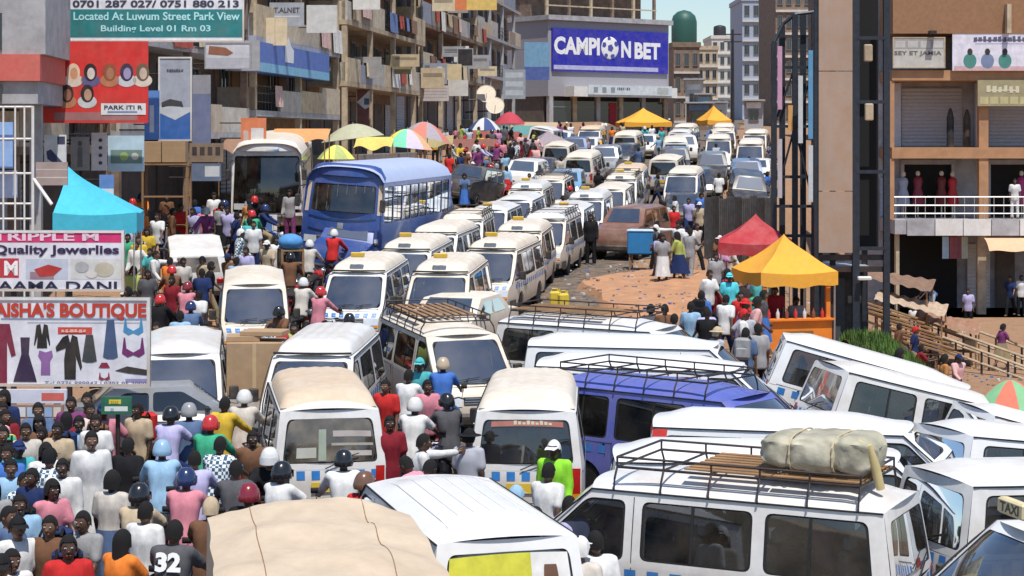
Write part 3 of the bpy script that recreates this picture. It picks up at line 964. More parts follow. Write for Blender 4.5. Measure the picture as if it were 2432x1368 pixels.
        t = MB(); S4 = sideS(-1, .006)
        t.grid(lambda a, b: S4(L * .10 + L * .85 * a, .62 + .5 * b), 8, 2); put('side_stripe', t.mesh('side_stripe', [M_BUSBLUE], 40), r)
        t = MB(); S4 = sideS(-1, .009)
        t.grid(lambda a, b: S4(L * (.78 + .15 * a - .05 * b), .70 + .34 * b), 3, 2); put('side_stripe', t.mesh('side_stripe', [mat('bus_red', (.55, .06, .08), .4)], 40), r)
    else:
        t = MB(); S3 = fr(.0); t.grid(lambda a, b: Vector((S(-.25, 2.9).x + .012 - .1 * b, -.24 + .48 * a + .2, 2.89 + .22 * b)), 2, 2); put('route_board', t.mesh('route_board', [mat('route_blue', (.05, .22, .55), .5)]), r)
    wheel_pair(r, (-L / 2 + 2.4, L / 2 - 2.3), hw - .2)
    t = MB(); t.box((0, 0, .55), (L - 1, 2.0, .3)); put('chassis', t.mesh('chassis', [M_RUB]), r)
    return r
hd = az(190)
make_bus(-5.35 - math.cos(hd) * 5.1, 42.6 * KD - math.sin(hd) * 5.1, hd, 'dark blue coach with pale blue roof and sides towering over the queue', 'coach')
make_bus(-8.75 - math.cos(az(176)) * 5.1, 49.6 * KD - math.sin(az(176)) * 5.1, az(176), 'white roofed bus with one huge dark windscreen beside the blue coach', 'big')

# ------------------------------------------------------------------ cars
def make_car(x, y, hd, label, paint, kind='sedan', group=None, lamps=True):
    r = empty('car'); orient(r, x, y, hd, roll=.3); tag(r, label, 'car', group)
    L, hw = 4.2, .83
    xs_, prof = {'sedan': (0, [(0, .72), (.05, .88), (.75, .94), (1.25, 1.38), (2.55, 1.40), (3.15, .98), (4.0, .82), (4.2, .62)]),
                 'wagon': (0, [(0, .72), (.02, .95), (.22, 1.42), (.6, 1.50), (2.5, 1.50), (3.2, 1.02), (4.0, .86), (4.2, .62)]),
                 'suv': (0, [(0, .8), (.02, 1.1), (.18, 1.72), (.5, 1.80), (2.5, 1.80), (3.0, 1.22), (4.05, 1.08), (4.2, .75)])}[kind]
    belt = {'sedan': .94, 'wagon': .97, 'suv': 1.15}[kind]
    def hwid(x, z):
        w = hw - .10 * max(0, (x - 3.4) / .8) ** 2 - .05 * max(0, (.5 - x) / .5) ** 2
        if z > belt: w -= .42 * (z - belt) ** 1.1 * .55
        return w
    n = 40
    body = MB()
    rings = []
    for x_ in sorted(set([L * i / n for i in range(n + 1)] + [q[0] for q in prof])):
        zt = interp(prof, x_)
        zb = .30 if .4 < x_ < 3.9 else .38
        zs = [zb, .5, .7, min(zt, belt)]
        zs = [min(z, zt - .002 * (3 - k)) for k, z in enumerate(zs)]
        top = [belt + (zt - belt) * k if zt > belt else zt for k in (.5, .92)]
        half = [(hwid(x_, z), z) for z in zs] + [(hwid(x_, z) if zt > belt else hwid(x_, z) * (.93 - .06 * k), z + .015 * k) for k, z in enumerate(top)] + [(hwid(x_, zt) * .72, zt + .028)]
        ring = [(x_ - L / 2, y_, z_) for y_, z_ in half] + [(x_ - L / 2, -y_, z_) for y_, z_ in reversed(half)]
        rings.append(ring)
    body.loft(rings, caps=True)
    put('body', body.mesh('body', [paint], 35), r)
    # windows laid on the cabin
    def sideW(x0, x1, x2, x3, sg):
        zt = interp(prof, (x1 + x2) / 2) - .10
        m = MB()
        qs = [(x0, belt + .03), (x3, belt + .03), (x2, zt), (x1, zt)]
        ol = rounded(qs, .06, 3)
        m.add([(p[0] - L / 2, sg * (hwid(p[0], p[1]) + .006), p[1]) for p in ol], [tuple(range(len(ol)))])
        return m
    k = {'sedan': [(1.05, 1.42, 1.85, 1.85), (1.92, 1.92, 2.42, 2.95)], 'wagon': [(.22, .45, 1.05, 1.05), (1.12, 1.12, 1.85, 1.85), (1.92, 1.92, 2.42, 2.95)], 'suv': [(.22, .42, 1.05, 1.05), (1.12, 1.12, 1.85, 1.85), (1.92, 1.92, 2.42, 2.85)]}[kind]
    for sg in (-1, 1):
        for q in k: put('side_window', sideW(*q, sg).mesh('side_window', [M_GLASSD]), r)
    def slope(xa, xb, nm, f0, f1):
        m = MB()
        def S(a, b):
            t = f0 + (f1 - f0) * b
            x_ = xa + (xb - xa) * t; z_ = interp(prof, x_) + .028
            s = -1 + 2 * a
            w = hwid(x_, z_) * (.80 - .05 * t)
            nx = .012 if nm == 'windscreen' else -.012
            return Vector((x_ - L / 2 + nx, s * w, z_ + .014 - .004 * (1 - s * s)))
        m.grid(S, 6, 5)
        put(nm, m.mesh(nm, [M_GLASSW if nm == 'windscreen' else M_GLASSB], 60), r)
    slope({'sedan': 3.15, 'wagon': 3.2, 'suv': 3.0}[kind], {'sedan': 2.55, 'wagon': 2.5, 'suv': 2.5}[kind], 'windscreen', .08, .9)
    slope({'sedan': .75, 'wagon': .02, 'suv': .02}[kind], {'sedan': 1.25, 'wagon': .22, 'suv': .18}[kind], 'rear_window', .1, .9)
    for sg in (-1, 1):
        t = MB(); t.cbox((L / 2 - .10, sg * .55, .66), (.16, .30, .13), .03); put('headlight', t.mesh('headlight', [M_LAMP], 40), r)
        t = MB(); t.cbox((-L / 2 + .05, sg * .62, .78), (.14, .22, .16), .03); put('tail_light', t.mesh('tail_light', [M_RED], 40), r)
        t = MB(); t.cbox((.75, sg * .90, belt + .05), (.08, .16, .11), .025); put('mirror', t.mesh('mirror', [M_PLAST], 40), r)
    for xx in (L / 2 - .0, -L / 2 + .0):
        t = MB(); t.cbox((xx, 0, .46), (.14, 1.5, .2), .04); put('bumper', t.mesh('bumper', [M_PLAST], 40), r)
    wheel_pair(r, (-1.25, 1.3), .70, .31)
    return r
M_BLUECAR = mat('car_blue', (.05, .12, .28), .35, coat=.6, dirt=DUST, dirt_amt=.3)
M_SKYCAR = mat('car_light_blue', (.18, .36, .55), .35, coat=.6, dirt=DUST, dirt_amt=.3)
M_DARKCAR = mat('car_dark', (.03, .035, .045), .35, coat=.6, dirt=DUST, dirt_amt=.35)
M_SILVER = mat('car_silver', (.42, .43, .44), .35, .4, coat=.5, dirt=DUST, dirt_amt=.3)
M_MAROON = mat('car_maroon', (.20, .09, .065), .45, coat=.3, dirt=DUST, dirt_amt=.5)
def car_at(u, v, deg, zr, *a, **k):
    p = hit(u, v, zr, 12); return make_car(p.x, p.y, az(deg), *a, **k)
car_at(462, 566, -12, 1.48, 'white estate car seen from behind in the pavement crowd', M_WHITE, 'wagon')
car_at(1092, 700, 200, 1.42, 'white saloon car with yellow roof sign ahead of the queue', M_WHITE2, 'sedan')
car_at(826, 526, 188, 1.75, 'dark blue car squeezed in front of the coach', M_BUSBLUE, 'suv')
car_at(390, 905, 80, 1.40, 'silver saloon car behind the small green sign', M_SILVER, 'sedan')
car_at(1500, 492, 205, 1.82, 'maroon off-road car with dusty windscreen on the earth mound', M_MAROON, 'suv')
car_at(1115, 395, 200, 1.78, 'dark off-road car near the shopfronts behind the coach', M_DARKCAR, 'suv')
# jam further up the hill
FAR = 'vehicles jammed up the hill'
names = {'b': ('blue', M_BLUECAR), 'k': ('light blue', M_SKYCAR), 'd': ('dark', M_DARKCAR), 'w': ('white', M_WHITE), 's': ('silver', M_SILVER)}
rj = random.Random(5)
KINDN = {'sedan': 'saloon car', 'wagon': 'estate car', 'suv': 'off-road car'}
def lane(start, end, pattern, lname, gap=(5.6, 7.2)):
    a = hit(*start, 1.7, 40, 300); b = hit(*end, 1.7, 40, 300)
    d = Vector((b.x - a.x, b.y - a.y)); L = d.length; d.normalize()
    base = math.degrees(math.atan2(-d.x, -d.y)); t = 0.0; i = 0
    while t < L and i < 16:
        k = pattern[i % len(pattern)]
        x, y = a.x + d.x * t + rj.uniform(-.3, .3), a.y + d.y * t
        if all((x - cx) ** 2 + (y - cy) ** 2 > 3.4 ** 2 or abs((x - cx) * d.y - (y - cy) * d.x) > 2.0 for cx, cy, _ in OCC):
            nth = '%s in the %s' % (ORD[i], lname)
            if k == 'v': make_van(x, y, az(base + rj.uniform(-4, 4) - (180 if rj.random() < .3 else 0)), 'white minibus %s' % nth, paint=rj.choice([M_WHITE, M_WHITE2]), group=FAR, seats=False, detail=False, glass=M_GLASSD, cap=rj.choice([None, M_WHITE2, M_TAN]))
            else:
                kd = rj.choice(['suv', 'sedan', 'wagon', 'suv'])
                make_car(x, y, az(base + rj.uniform(-5, 5)), '%s %s %s' % (names[k][0], KINDN[kd], nth), names[k][1], kd, group=FAR)
        t += rj.uniform(*gap); i += 1
lane((1545, 432), (1640, 300), 'dbvdvwvvdvvvvw', 'jam lane next to the minibus queue')
lane((1622, 445), (1690, 298), 'dvdbvdvvvwvdvv', 'jam lane before the corrugated fence')
lane((1668, 440), (1714, 298), 'dvbdwvdvvbvw', 'jam lane in the middle of the hill')
lane((1712, 448), (1740, 300), 'dvdbvdvvvvwvdv', 'jam lane on the kerb side by the tents')
lane((1782, 420), (1785, 310), 'dbwvdvvwv', 'parked row beside the lattice frame')
lane((1345, 398), (1560, 305), 'kvsdvwvbvvwvv', 'lane passing the mauve tent')
lane((1180, 408), (1420, 310), 'swdvbwvsvdv', 'lane along the tenement shops')
lane((1085, 372), (1345, 303), 'dvsbdvwdsvbd', 'row parked under the tenement balconies', (5.2, 6.4))
# ------------------------------------------------------------------ canvas-topped truck in the foreground
M_CANVAS = mat('beige_canvas', (.54, .44, .33), .9, var=.12, scale=3, bump=.6, bscale=3, bdist=.04, dirt=(.34, .24, .15), dirt_amt=.28)
def canvas_truck():
    p = hit(735, 1205, 2.25)
    hd = az(-10.3)
    r = empty('canvas_truck')
    L, W, H = 3.6, 1.92, 2.25
    f = Vector((math.cos(hd), math.sin(hd)))
    x, y = p.x - f.x * L / 2, p.y - f.y * L / 2
    orient(r, x, y, hd)
    tag(r, 'small truck with a sagging beige canvas cover over its load bed', 'truck')
    t = MB()
    def top(a, b):
        s = -1 + 2 * b; l = -1 + 2 * a
        z = H - .10 * (1 - (1 - abs(s) ** 2.5)) + .06 * (1 - s * s)
        z -= .06 * (math.sin(a * math.pi * 3) ** 2) * (1 - abs(s) ** 4)
        z += .018 * math.sin(9 * a + 5 * s) + .012 * math.sin(23 * a - 7 * s)
        z += (.014 * noise.noise((a * 5, s * 7, 3)) + .009 * noise.noise((a * 14 + s * 5, s * 3, 8))) * (1 - abs(s) ** 6)
        return Vector((l * L / 2, s * W / 2 * (1 - .02 * math.sin(a * math.pi * 3) ** 2), z))
    t.grid(top, 70, 44)
    for sg in (-1, 1):
        t.grid(lambda a, b: Vector(((-1 + 2 * a) * L / 2, sg * (W / 2 * (1 - .02 * math.sin(a * math.pi * 3) ** 2) + .03 * b + .012 * math.sin(30 * a) * b), H - .10 + .018 * math.sin(9 * a + 5 * sg) + .012 * math.sin(23 * a - 7 * sg) - 1.15 * b)), 48, 8)
    for sg in (-1, 1):
        t.grid(lambda a, b: Vector((sg * (L / 2 + .03 * b), (-1 + 2 * a) * W / 2, top(.5 + sg * .5, a).z - (top(.5 + sg * .5, a).z - 1.0) * b)), 20, 8)
    put('canvas', t.mesh('canvas', [M_CANVAS], 60), r)
    for k, yy_ in enumerate((-.52, .58)):  # creases of the cover drawn as thin brown lines
        t = MB(); t.tube([top(i / 20, .5 + yy_ / 2 + .004 * math.sin(i * .7)) + Vector((0, 0, .002)) for i in range(21)], .005, 5); put('canvas_seam', t.mesh('canvas_seam', [mat('seam_brown', (.25, .16, .09), .9)]), r)
    for sg in (-1, 1):
        t = MB(); t.box((0, sg * (W / 2 - .03), .85), (L, .05, .45)); put('side_board', t.mesh('side_board', [M_BLUECAR]), r)
    t = MB(); t.box((0, 0, .6), (L, W - .1, .08)); put('load_bed', t.mesh('load_bed', [M_WOOD]), r)
    t = MB(); t.box((.6, 0, .48), (L + 1.4, .8, .14)); put('chassis', t.mesh('chassis', [M_STEEL]), r)
    c = MB(); c.loft([[(L / 2 + .12, s * .84, .55) for s in (-1, 1)] + [(L / 2 + 1.55, s * .80, .55) for s in (1, -1)], [(L / 2 + .12, s * .85, 1.1) for s in (-1, 1)] + [(L / 2 + 1.62, s * .80, 1.05) for s in (1, -1)], [(L / 2 + .14, s * .76, 1.85) for s in (-1, 1)] + [(L / 2 + 1.05, s * .72, 1.85) for s in (1, -1)]], caps=True)
    put('cab', c.mesh('cab', [M_WHITE], 30), r)
    t = MB(); t.add([(L / 2 + 1.60, -.7, 1.12), (L / 2 + 1.60, .7, 1.12), (L / 2 + 1.12, .64, 1.78), (L / 2 + 1.12, -.64, 1.78)], [(0, 1, 2, 3)]); put('windscreen', t.mesh('windscreen', [M_GLASSD]), r)
    wheel_pair(r, (-1.0, L / 2 + .8), .78, .36)
canvas_truck()

# ------------------------------------------------------------------ load on the racked minibus, stickers
def rel(parent, name, mb, mats, label, cat, loc=(0, 0, 0), smooth=None):
    """a loose thing carried by a vehicle: top-level, set in that vehicle's frame"""
    o = mb.build(name, mats, smooth=smooth)
    bpy.context.view_layer.update()
    o.matrix_world = parent.matrix_world @ Matrix.Translation(Vector(loc))
    return tag(o, label, cat)
M_TARP = mat('olive_tarpaulin', (.36, .34, .25), .6, var=.3, scale=3, bump=.8, bscale=6, dirt=(.6, .56, .46), dirt_amt=.6)
t = MB(); n = 44
rings = []
for i in range(37):
    a = i / 36; l = -.66 + 1.32 * a
    k = max(.15, (1 - abs(2 * a - 1) ** 7)) ** .5
    pinch = 1 - .12 * math.exp(-((a - .3) / .03) ** 2) - .12 * math.exp(-((a - .7) / .03) ** 2)
    ring = []
    for q in range(n):
        th = 2 * math.pi * q / n
        cy = math.copysign(abs(math.cos(th)) ** .45, math.cos(th)); cz = math.copysign(abs(math.sin(th)) ** .45, math.sin(th))
        d = 1 + .10 * noise.noise((l * 3, cy * 2, cz * 2)) + .07 * noise.noise((l * 9 + cz * 4, cy * 5, cz * 5))
        ring.append((l + .04 * noise.noise((cy * 3, cz * 3, i * .1)), .46 * k * pinch * cy * d, max(.0, .21 + .20 * k * pinch * cz * d * (1.12 - .25 * a))))
    rings.append(ring)
t.loft(rings, caps=True)
BUN = rel(V_RACK, 'tarpaulin_bundle', t, M_TARP, 'bulky olive tarpaulin bundle tied on the minibus roof rack', 'bundle', (-1.35, .05, 2.10), 50)
for xx in (-.24, .24):
    t = MB(); t.tube([(xx, .50 * math.copysign(abs(math.cos(q)) ** .6, math.cos(q)) * .95, .21 + .20 * math.copysign(abs(math.sin(q)) ** .6, math.sin(q))) for q in [2 * math.pi * i / 20 for i in range(21)]], .012, 5); t.build('rope', mat('rope', (.5, .42, .28), .9), BUN)
t = MB(); t.tube([(0, 0, 0), (.05, .05, .25), (.1, .1, .48)], [.05, .06, .035], 8); t.tube([(.1, .1, .46), (.2, .12, .52), (.28, .1, .45), (.3, .08, .36)], .02, 6)
rel(V_RACK, 'strapped_pole', t, [mat('pole_cream', (.55, .45, .22), .6)], 'cream padded pole with black strap at the roof rack end', 'pole', (-2.05, .25, 1.97), 50)
# red band over the pillar of one minibus
t = MB(); S = side_pt(-1, .008)
t.grid(lambda a, b: S(.05 + .20 * a + .09 * b, 1.0 + .78 * b), 3, 8); t.build('red_band', mat('band_red', (.62, .05, .04), .4), V_REDS)
t = MB(); S = rear_pt(.01)
t.grid(lambda a, b: S(-.96 + 1.92 * a, 1.70 + .085 * b), 10, 2); t.build('red_band', mat('band_red', (.62, .05, .04), .4), V_REDS)
# yellow poster in the rear window
t = MB(); S = rear_pt(.0)
t.grid(lambda a, b: S(.82 - 1.1 * a, 1.10 + .55 * b), 4, 3, 0); t.grid(lambda a, b: S(-.28 - .53 * a, 1.10 + .55 * b), 3, 3, 1)
t.build('window_poster', [mat('poster_yellow', (.62, .60, .06), .6, var=.2), mat('poster_white', (.75, .74, .72), .6)], V_YEL)
t = MB(); S = rear_pt(.004)
t.grid(lambda a, b: S(-.42 - .24 * a * (1 - .3 * b) - .04 * b, 1.12 + .42 * math.sin(b * 1.5)), 4, 5, 0)
t.build('printed_figure', [mat('print_brown', (.16, .08, .05), .6)], V_YEL)
# ------------------------------------------------------------------ people
def capsule(mb, a, b, ra, rb, n=10):
    a, b = Vector(a), Vector(b)
    d = b - a
    L = d.length
    d = d / L if L > 1e-6 else Vector((0, 0, 1))
    pts, rr = [], []
    for k in range(4):
        t = math.pi / 2 * (1 - k / 4) * .96
        pts.append(a - d * ra * math.sin(t)); rr.append(ra * math.cos(t))
    for k in range(4):
        t = math.pi / 2 * (k / 3) * .96
        pts.append(b + d * rb * math.sin(t)); rr.append(rb * math.cos(t))
    mb.tube(pts, rr, n)

def dirv(p, o, sg):
    p, o = R(p), R(o)
    return Vector((math.sin(p) * math.cos(o), sg * math.sin(o), -math.cos(p) * math.cos(o)))

POSES = {   # lean, (arm pitch, out, bend) x2, (hip pitch, out, knee bend) x2
    'standing': (2, (4, 8, 18), (-6, 8, 14), (2, 3, 3), (-2, 3, 2)),
    'walking': (5, (24, 6, 25), (-22, 6, 12), (-18, 2, 12), (24, 2, 14)),
    'striding': (6, (-26, 6, 20), (28, 6, 35), (26, 2, 8), (-20, 2, 22)),
    'carrying': (4, (38, 6, 62), (40, 6, 60), (10, 3, 8), (-10, 3, 6)),
    'riding': (12, (52, 14, 12), (52, 14, 12), (66, 16, 84), (66, 16, 84)),
    'sitting': (6, (30, 8, 50), (24, 8, 60), (84, 6, 84), (80, 6, 80)),
    'bending': (52, (30, 8, 20), (10, 8, 40), (14, 5, 14), (4, 5, 8)),
    'reaching': (6, (86, 18, 8), (12, 10, 30), (8, 3, 6), (-8, 3, 4)),
    'hand on hip': (1, (-14, 38, 70), (4, 10, 20), (2, 4, 2), (-3, 4, 3)),
}
PROTO = {}
def torso(b, J, k, hem):
    """elliptical trunk from hem to neck along the spine"""
    tab = [(hem, .158, .108), (0, .160, .110), (.14, .140, .098), (.24, .150, .105), (.36, .168, .114), (.44, .168, .098), (.49, .120, .075), (.53, .065, .060)]
    rings = []
    for i in range(24):
        h = hem + (.53 - hem) * i / 23
        w = interp([(q[0], q[1]) for q in tab], h) + k; d = interp([(q[0], q[2]) for q in tab], h) + k
        c = J['pel'] + J['up'] * h
        rings.append([c + Vector((0, w * math.copysign(abs(math.cos(2 * math.pi * j / 24)) ** .8, math.cos(2 * math.pi * j / 24)), 0)) + J['fw'] * (d * math.sin(2 * math.pi * j / 24)) for j in range(24)])
    b.loft(rings, caps=True)

def skeleton(p):
    lean, aL, aR, lL, lR = POSES[p]
    J = {}
    pel = Vector((0, 0, .93))
    up = Vector((math.sin(R(lean)), 0, math.cos(R(lean))))
    fw = Vector((up.z, 0, -up.x))
    J['pel'] = pel; J['waist'] = pel + up * .14; J['chest'] = pel + up * .36; J['neck'] = pel + up * .53
    hl = lean * .35
    hup = Vector((math.sin(R(hl)), 0, math.cos(R(hl))))
    J['head'] = J['neck'] + hup * .135 + Vector((.022, 0, 0)); J['hup'] = hup
    for sg, arm, leg, s in ((1, aL, lL, 'L'), (-1, aR, lR, 'R')):
        sh = pel + up * .475 + Vector((0, sg * .172, 0))
        el = sh + dirv(arm[0], arm[1], sg) * .285
        wr = el + dirv(arm[0] + arm[2], arm[1] * .3, sg) * .25
        J['sh' + s], J['el' + s], J['wr' + s] = sh, el, wr
        J['hd' + s] = dirv(arm[0] + arm[2] + 8, arm[1] * .2, sg)
        hp = pel + Vector((0, sg * .09, -.03))
        kn = hp + dirv(leg[0], leg[1], sg) * .43
        an = kn + dirv(leg[0] - leg[2], leg[1] * .3, sg) * .41
        J['hp' + s], J['kn' + s], J['an' + s] = hp, kn, an
    lo = min(J['anL'].z, J['anR'].z) - .075
    for k in J:
        if k not in ('hup', 'hdL', 'hdR'): J[k] = J[k] - Vector((0, 0, lo))
    J['up'], J['fw'] = up, fw
    return J

def head_mesh(J):
    """head with brow, nose, mouth, eyes and ears; material 0 skin, 1 eye white, 2 dark"""
    mb = MB()
    n, m = 18, 14
    rings = []
    for i in range(m + 1):
        t = math.pi * (.03 + .94 * i / m)
        z = -math.cos(t)
        ring = []
        for k in range(n):
            a = 2 * math.pi * k / n
            x, y = math.cos(a) * math.sin(t), math.sin(a) * math.sin(t)
            w = .074 * (1 - .22 * max(0, -z) ** 1.5)
            X = x * (.098 if x < 0 else .088) - (.02 * max(0, -z) if x < 0 else -.010 * max(0, -z))
            if x > .75 and abs(y) < .25 and -.35 < z < .12: X += .016 * (1 - abs(y) / .25)
            if x > .8 and abs(z - .12) < .12: X -= .008
            if x > .8 and abs(z + .48) < .1: X += .006
            ring.append((X, y * w, z * .118))
        rings.append(ring)
    mb.loft(rings, caps=True, mi=0)
    for sg in (-1, 1):
        mb.ell((-.005, sg * .076, -.005), (.022, .012, .034), 8, 5, 0)
        mb.ell((.078, sg * .030, .012), (.010, .014, .009), 8, 5, 1)
        mb.ell((.0855, sg * .030, .012), (.005, .006, .006), 6, 4, 2)
        mb.tube([(.083, sg * .016, .032), (.080, sg * .048, .030)], .004, 5, 2)
    mb.ell((.098, 0, -.020), (.016, .016, .014), 8, 5, 0)
    mb.tube([(.088, -.024, -.058), (.093, 0, -.056), (.088, .024, -.058)], .006, 5, 3)
    q = Vector((0, 0, 1)).rotation_difference(J['hup'])
    mb.xf(Matrix.Translation(J['head']) @ q.to_matrix().to_4x4())
    return mb

def hand_mesh(J, s, sg):
    mb = MB()
    w, d = J['wr' + s], J['hd' + s].normalized()
    side = Vector((0, 1, 0)); side = (side - d * side.dot(d)).normalized()
    pn = d.cross(side).normalized()
    fw = Vector((1, 0, 0)) if abs(d.x) < .8 else Vector((0, 0, 1))
    th = (fw - d * fw.dot(d)).normalized()          # thumb side
    flat = d.cross(th).normalized()
    c = w + d * .05
    for k in range(4):
        off = th * (.030 - .021 * k)
        p0 = w + d * .02 + off * .6; p1 = w + d * .085 + off
        ln = (.068, .078, .072, .055)[k]
        curl = flat * sg * -1
        p2 = p1 + (d * .9 + curl * .35).normalized() * ln * .55; p3 = p2 + (d * .55 + curl * .8).normalized() * ln * .45
        mb.tube([p0, p1, p2, p3], [.013, .0115, .0095, .007], 6)
    p0 = w + d * .025 + th * .02; p1 = p0 + (th * .8 + d * .7).normalized() * .045; p2 = p1 + (d + th * .2).normalized() * .035
    mb.tube([p0, p1, p2], [.014, .012, .008], 6)
    return mb

def remesh_later(mb, vox, sm, jobs, key, extra=None):
    me = mb.mesh('tmp')
    o = bpy.data.objects.new('tmp', me)
    COL.objects.link(o)
    r = o.modifiers.new('r', 'REMESH'); r.mode = 'VOXEL'; r.voxel_size = vox
    s = o.modifiers.new('s', 'SMOOTH'); s.factor = .5; s.iterations = sm
    jobs.append((o, key, extra))

SKIN = [mat('skin_%d' % i, c, .45, var=.12, scale=14, spec=.45) for i, c in enumerate([(.12, .060, .036), (.085, .042, .026), (.17, .088, .052), (.06, .031, .021)])]
M_EYE = mat('eye_white', (.6, .58, .55), .3)
M_DARK = mat('eye_dark', (.01, .008, .007), .4)
M_LIP = mat('lip', (.10, .035, .03), .4)
M_HAIR = mat('black_hair', (.009, .008, .008), .8, var=.3, bump=.8, bscale=160)

def people_protos():
    jobs = []
    for p in POSES:
        J = skeleton(p)
        P = PROTO[p] = {'J': J}
        b = MB()
        Yv = Vector((0, 1, 0))
        torso(b, J, 0.0, -.10)
        capsule(b, J['shL'] - Vector((0, .03, 0)), J['shR'] + Vector((0, .03, 0)), .060, .060)
        capsule(b, J['chest'], J['neck'] - J['up'] * .04, .10, .06); capsule(b, J['neck'] - J['up'] * .04, J['head'] - J['hup'] * .04, .056, .052)
        for s in 'LR':
            capsule(b, J['sh' + s], J['el' + s], .056, .043); capsule(b, J['el' + s], J['wr' + s], .042, .028)
            capsule(b, J['wr' + s], J['wr' + s] + J['hd' + s] * .07, .027, .030)
            capsule(b, J['hp' + s], J['kn' + s], .088, .058); capsule(b, J['kn' + s], J['an' + s], .057, .038)
            a = J['an' + s]
            capsule(b, a - Vector((.03, 0, .035)), a + Vector((.15, 0, -.045)), .038, .032)
        ex = MB(); ex.join(head_mesh(J))
        for s, sg in (('L', 1), ('R', -1)): ex.join(hand_mesh(J, s, sg), mi=0)
        remesh_later(b, .021, 4, jobs, (p, 'body'), ex)
        for kind, flen in (('tee', -1), ('long', .96)):
            b = MB(); k = .020
            torso(b, J, k + .004, -.15)
            capsule(b, J['shL'] - Vector((0, .03, 0)), J['shR'] + Vector((0, .03, 0)), .062 + k, .062 + k)
            capsule(b, J['chest'], J['neck'] - J['up'] * .065, .10 + k, .055 + k)
            for s in 'LR':
                if flen < 0: capsule(b, J['sh' + s], J['sh' + s].lerp(J['el' + s], .70), .053 + k, .052 + k)
                else:
                    capsule(b, J['sh' + s], J['el' + s], .060 + k, .046 + k); capsule(b, J['el' + s], J['el' + s].lerp(J['wr' + s], flen), .044 + k, .032 + k)
            remesh_later(b, .024, 3, jobs, (p, 'shirt_' + kind))
        b = MB(); k = .022
        capsule(b, J['pel'] + Vector((0, .065, 0)), J['pel'] - Vector((0, .065, 0)), .098 + k, .098 + k)
        for s in 'LR':
            capsule(b, J['hp' + s], J['kn' + s], .088 + k, .062 + k); capsule(b, J['kn' + s], J['kn' + s].lerp(J['an' + s], .93), .062 + k, .05 + k)
        remesh_later(b, .024, 3, jobs, (p, 'trousers'))
        if p in ('standing', 'walking', 'striding', 'carrying', 'hand on hip', 'reaching', 'bending'):
            for kind, zb in (('skirt', .42), ('robe', .12)):
                b = MB(); rings = []
                z1 = J['pel'].z + .10
                for i in range(9):
                    t = i / 8; z = z1 + (zb - z1) * t
                    ring = []
                    for q in range(24):
                        a = 2 * math.pi * q / 24
                        fold = 1 + .05 * t * math.sin(a * 6 + 1.3)
                        sp = max(.0, abs(J['knL'].x - J['knR'].x)) * .55 * t
                        ring.append(((.155 + .06 * t + sp) * math.cos(a) * fold + .02 * t, (.185 + .07 * t) * math.sin(a) * fold, z))
                    rings.append(ring)
                b.loft(rings, caps=False)
                P[kind] = b.mesh(kind, [M_HAIR], 60)
        # shoes
        P['shoes'] = []
        for s in 'LR':
            b = MB()
            a = J['an' + s]
            b.loft([[(a.x - .07, a.y - .03, a.z - .075), (a.x + .19, a.y - .035, a.z - .075), (a.x + .19, a.y + .035, a.z - .075), (a.x - .07, a.y + .03, a.z - .075)],
                    [(a.x - .075, a.y - .042, a.z - .05), (a.x + .20, a.y - .046, a.z - .05), (a.x + .20, a.y + .046, a.z - .05), (a.x - .075, a.y + .042, a.z - .05)],
                    [(a.x - .06, a.y - .04, a.z), (a.x + .10, a.y - .042, a.z - .01), (a.x + .10, a.y + .042, a.z - .01), (a.x - .06, a.y + .04, a.z)]], caps=True)
            P['shoes'].append(b.mesh('shoe', [M_RUB], 60))
    dg = bpy.context.evaluated_depsgraph_get()
    for o, (p, part), ex in jobs:
        me = bpy.data.meshes.new_from_object(o.evaluated_get(dg))
        if ex:
            base = MB(); base.v = [tuple(v.co) for v in me.vertices]; base.f = [list(q.vertices) for q in me.polygons]; base.m = [0] * len(base.f)
            base.join(ex)
            me = base.mesh('body', [SKIN[0], M_EYE, M_DARK, M_LIP], 70)
        else:
            me.materials.clear(); me.materials.append(M_HAIR)
            me.polygons.foreach_set('use_smooth', [True] * len(me.polygons))
        PROTO[p][part] = me
    for o, _, _ in jobs:
        bpy.data.objects.remove(o, do_unlink=True)

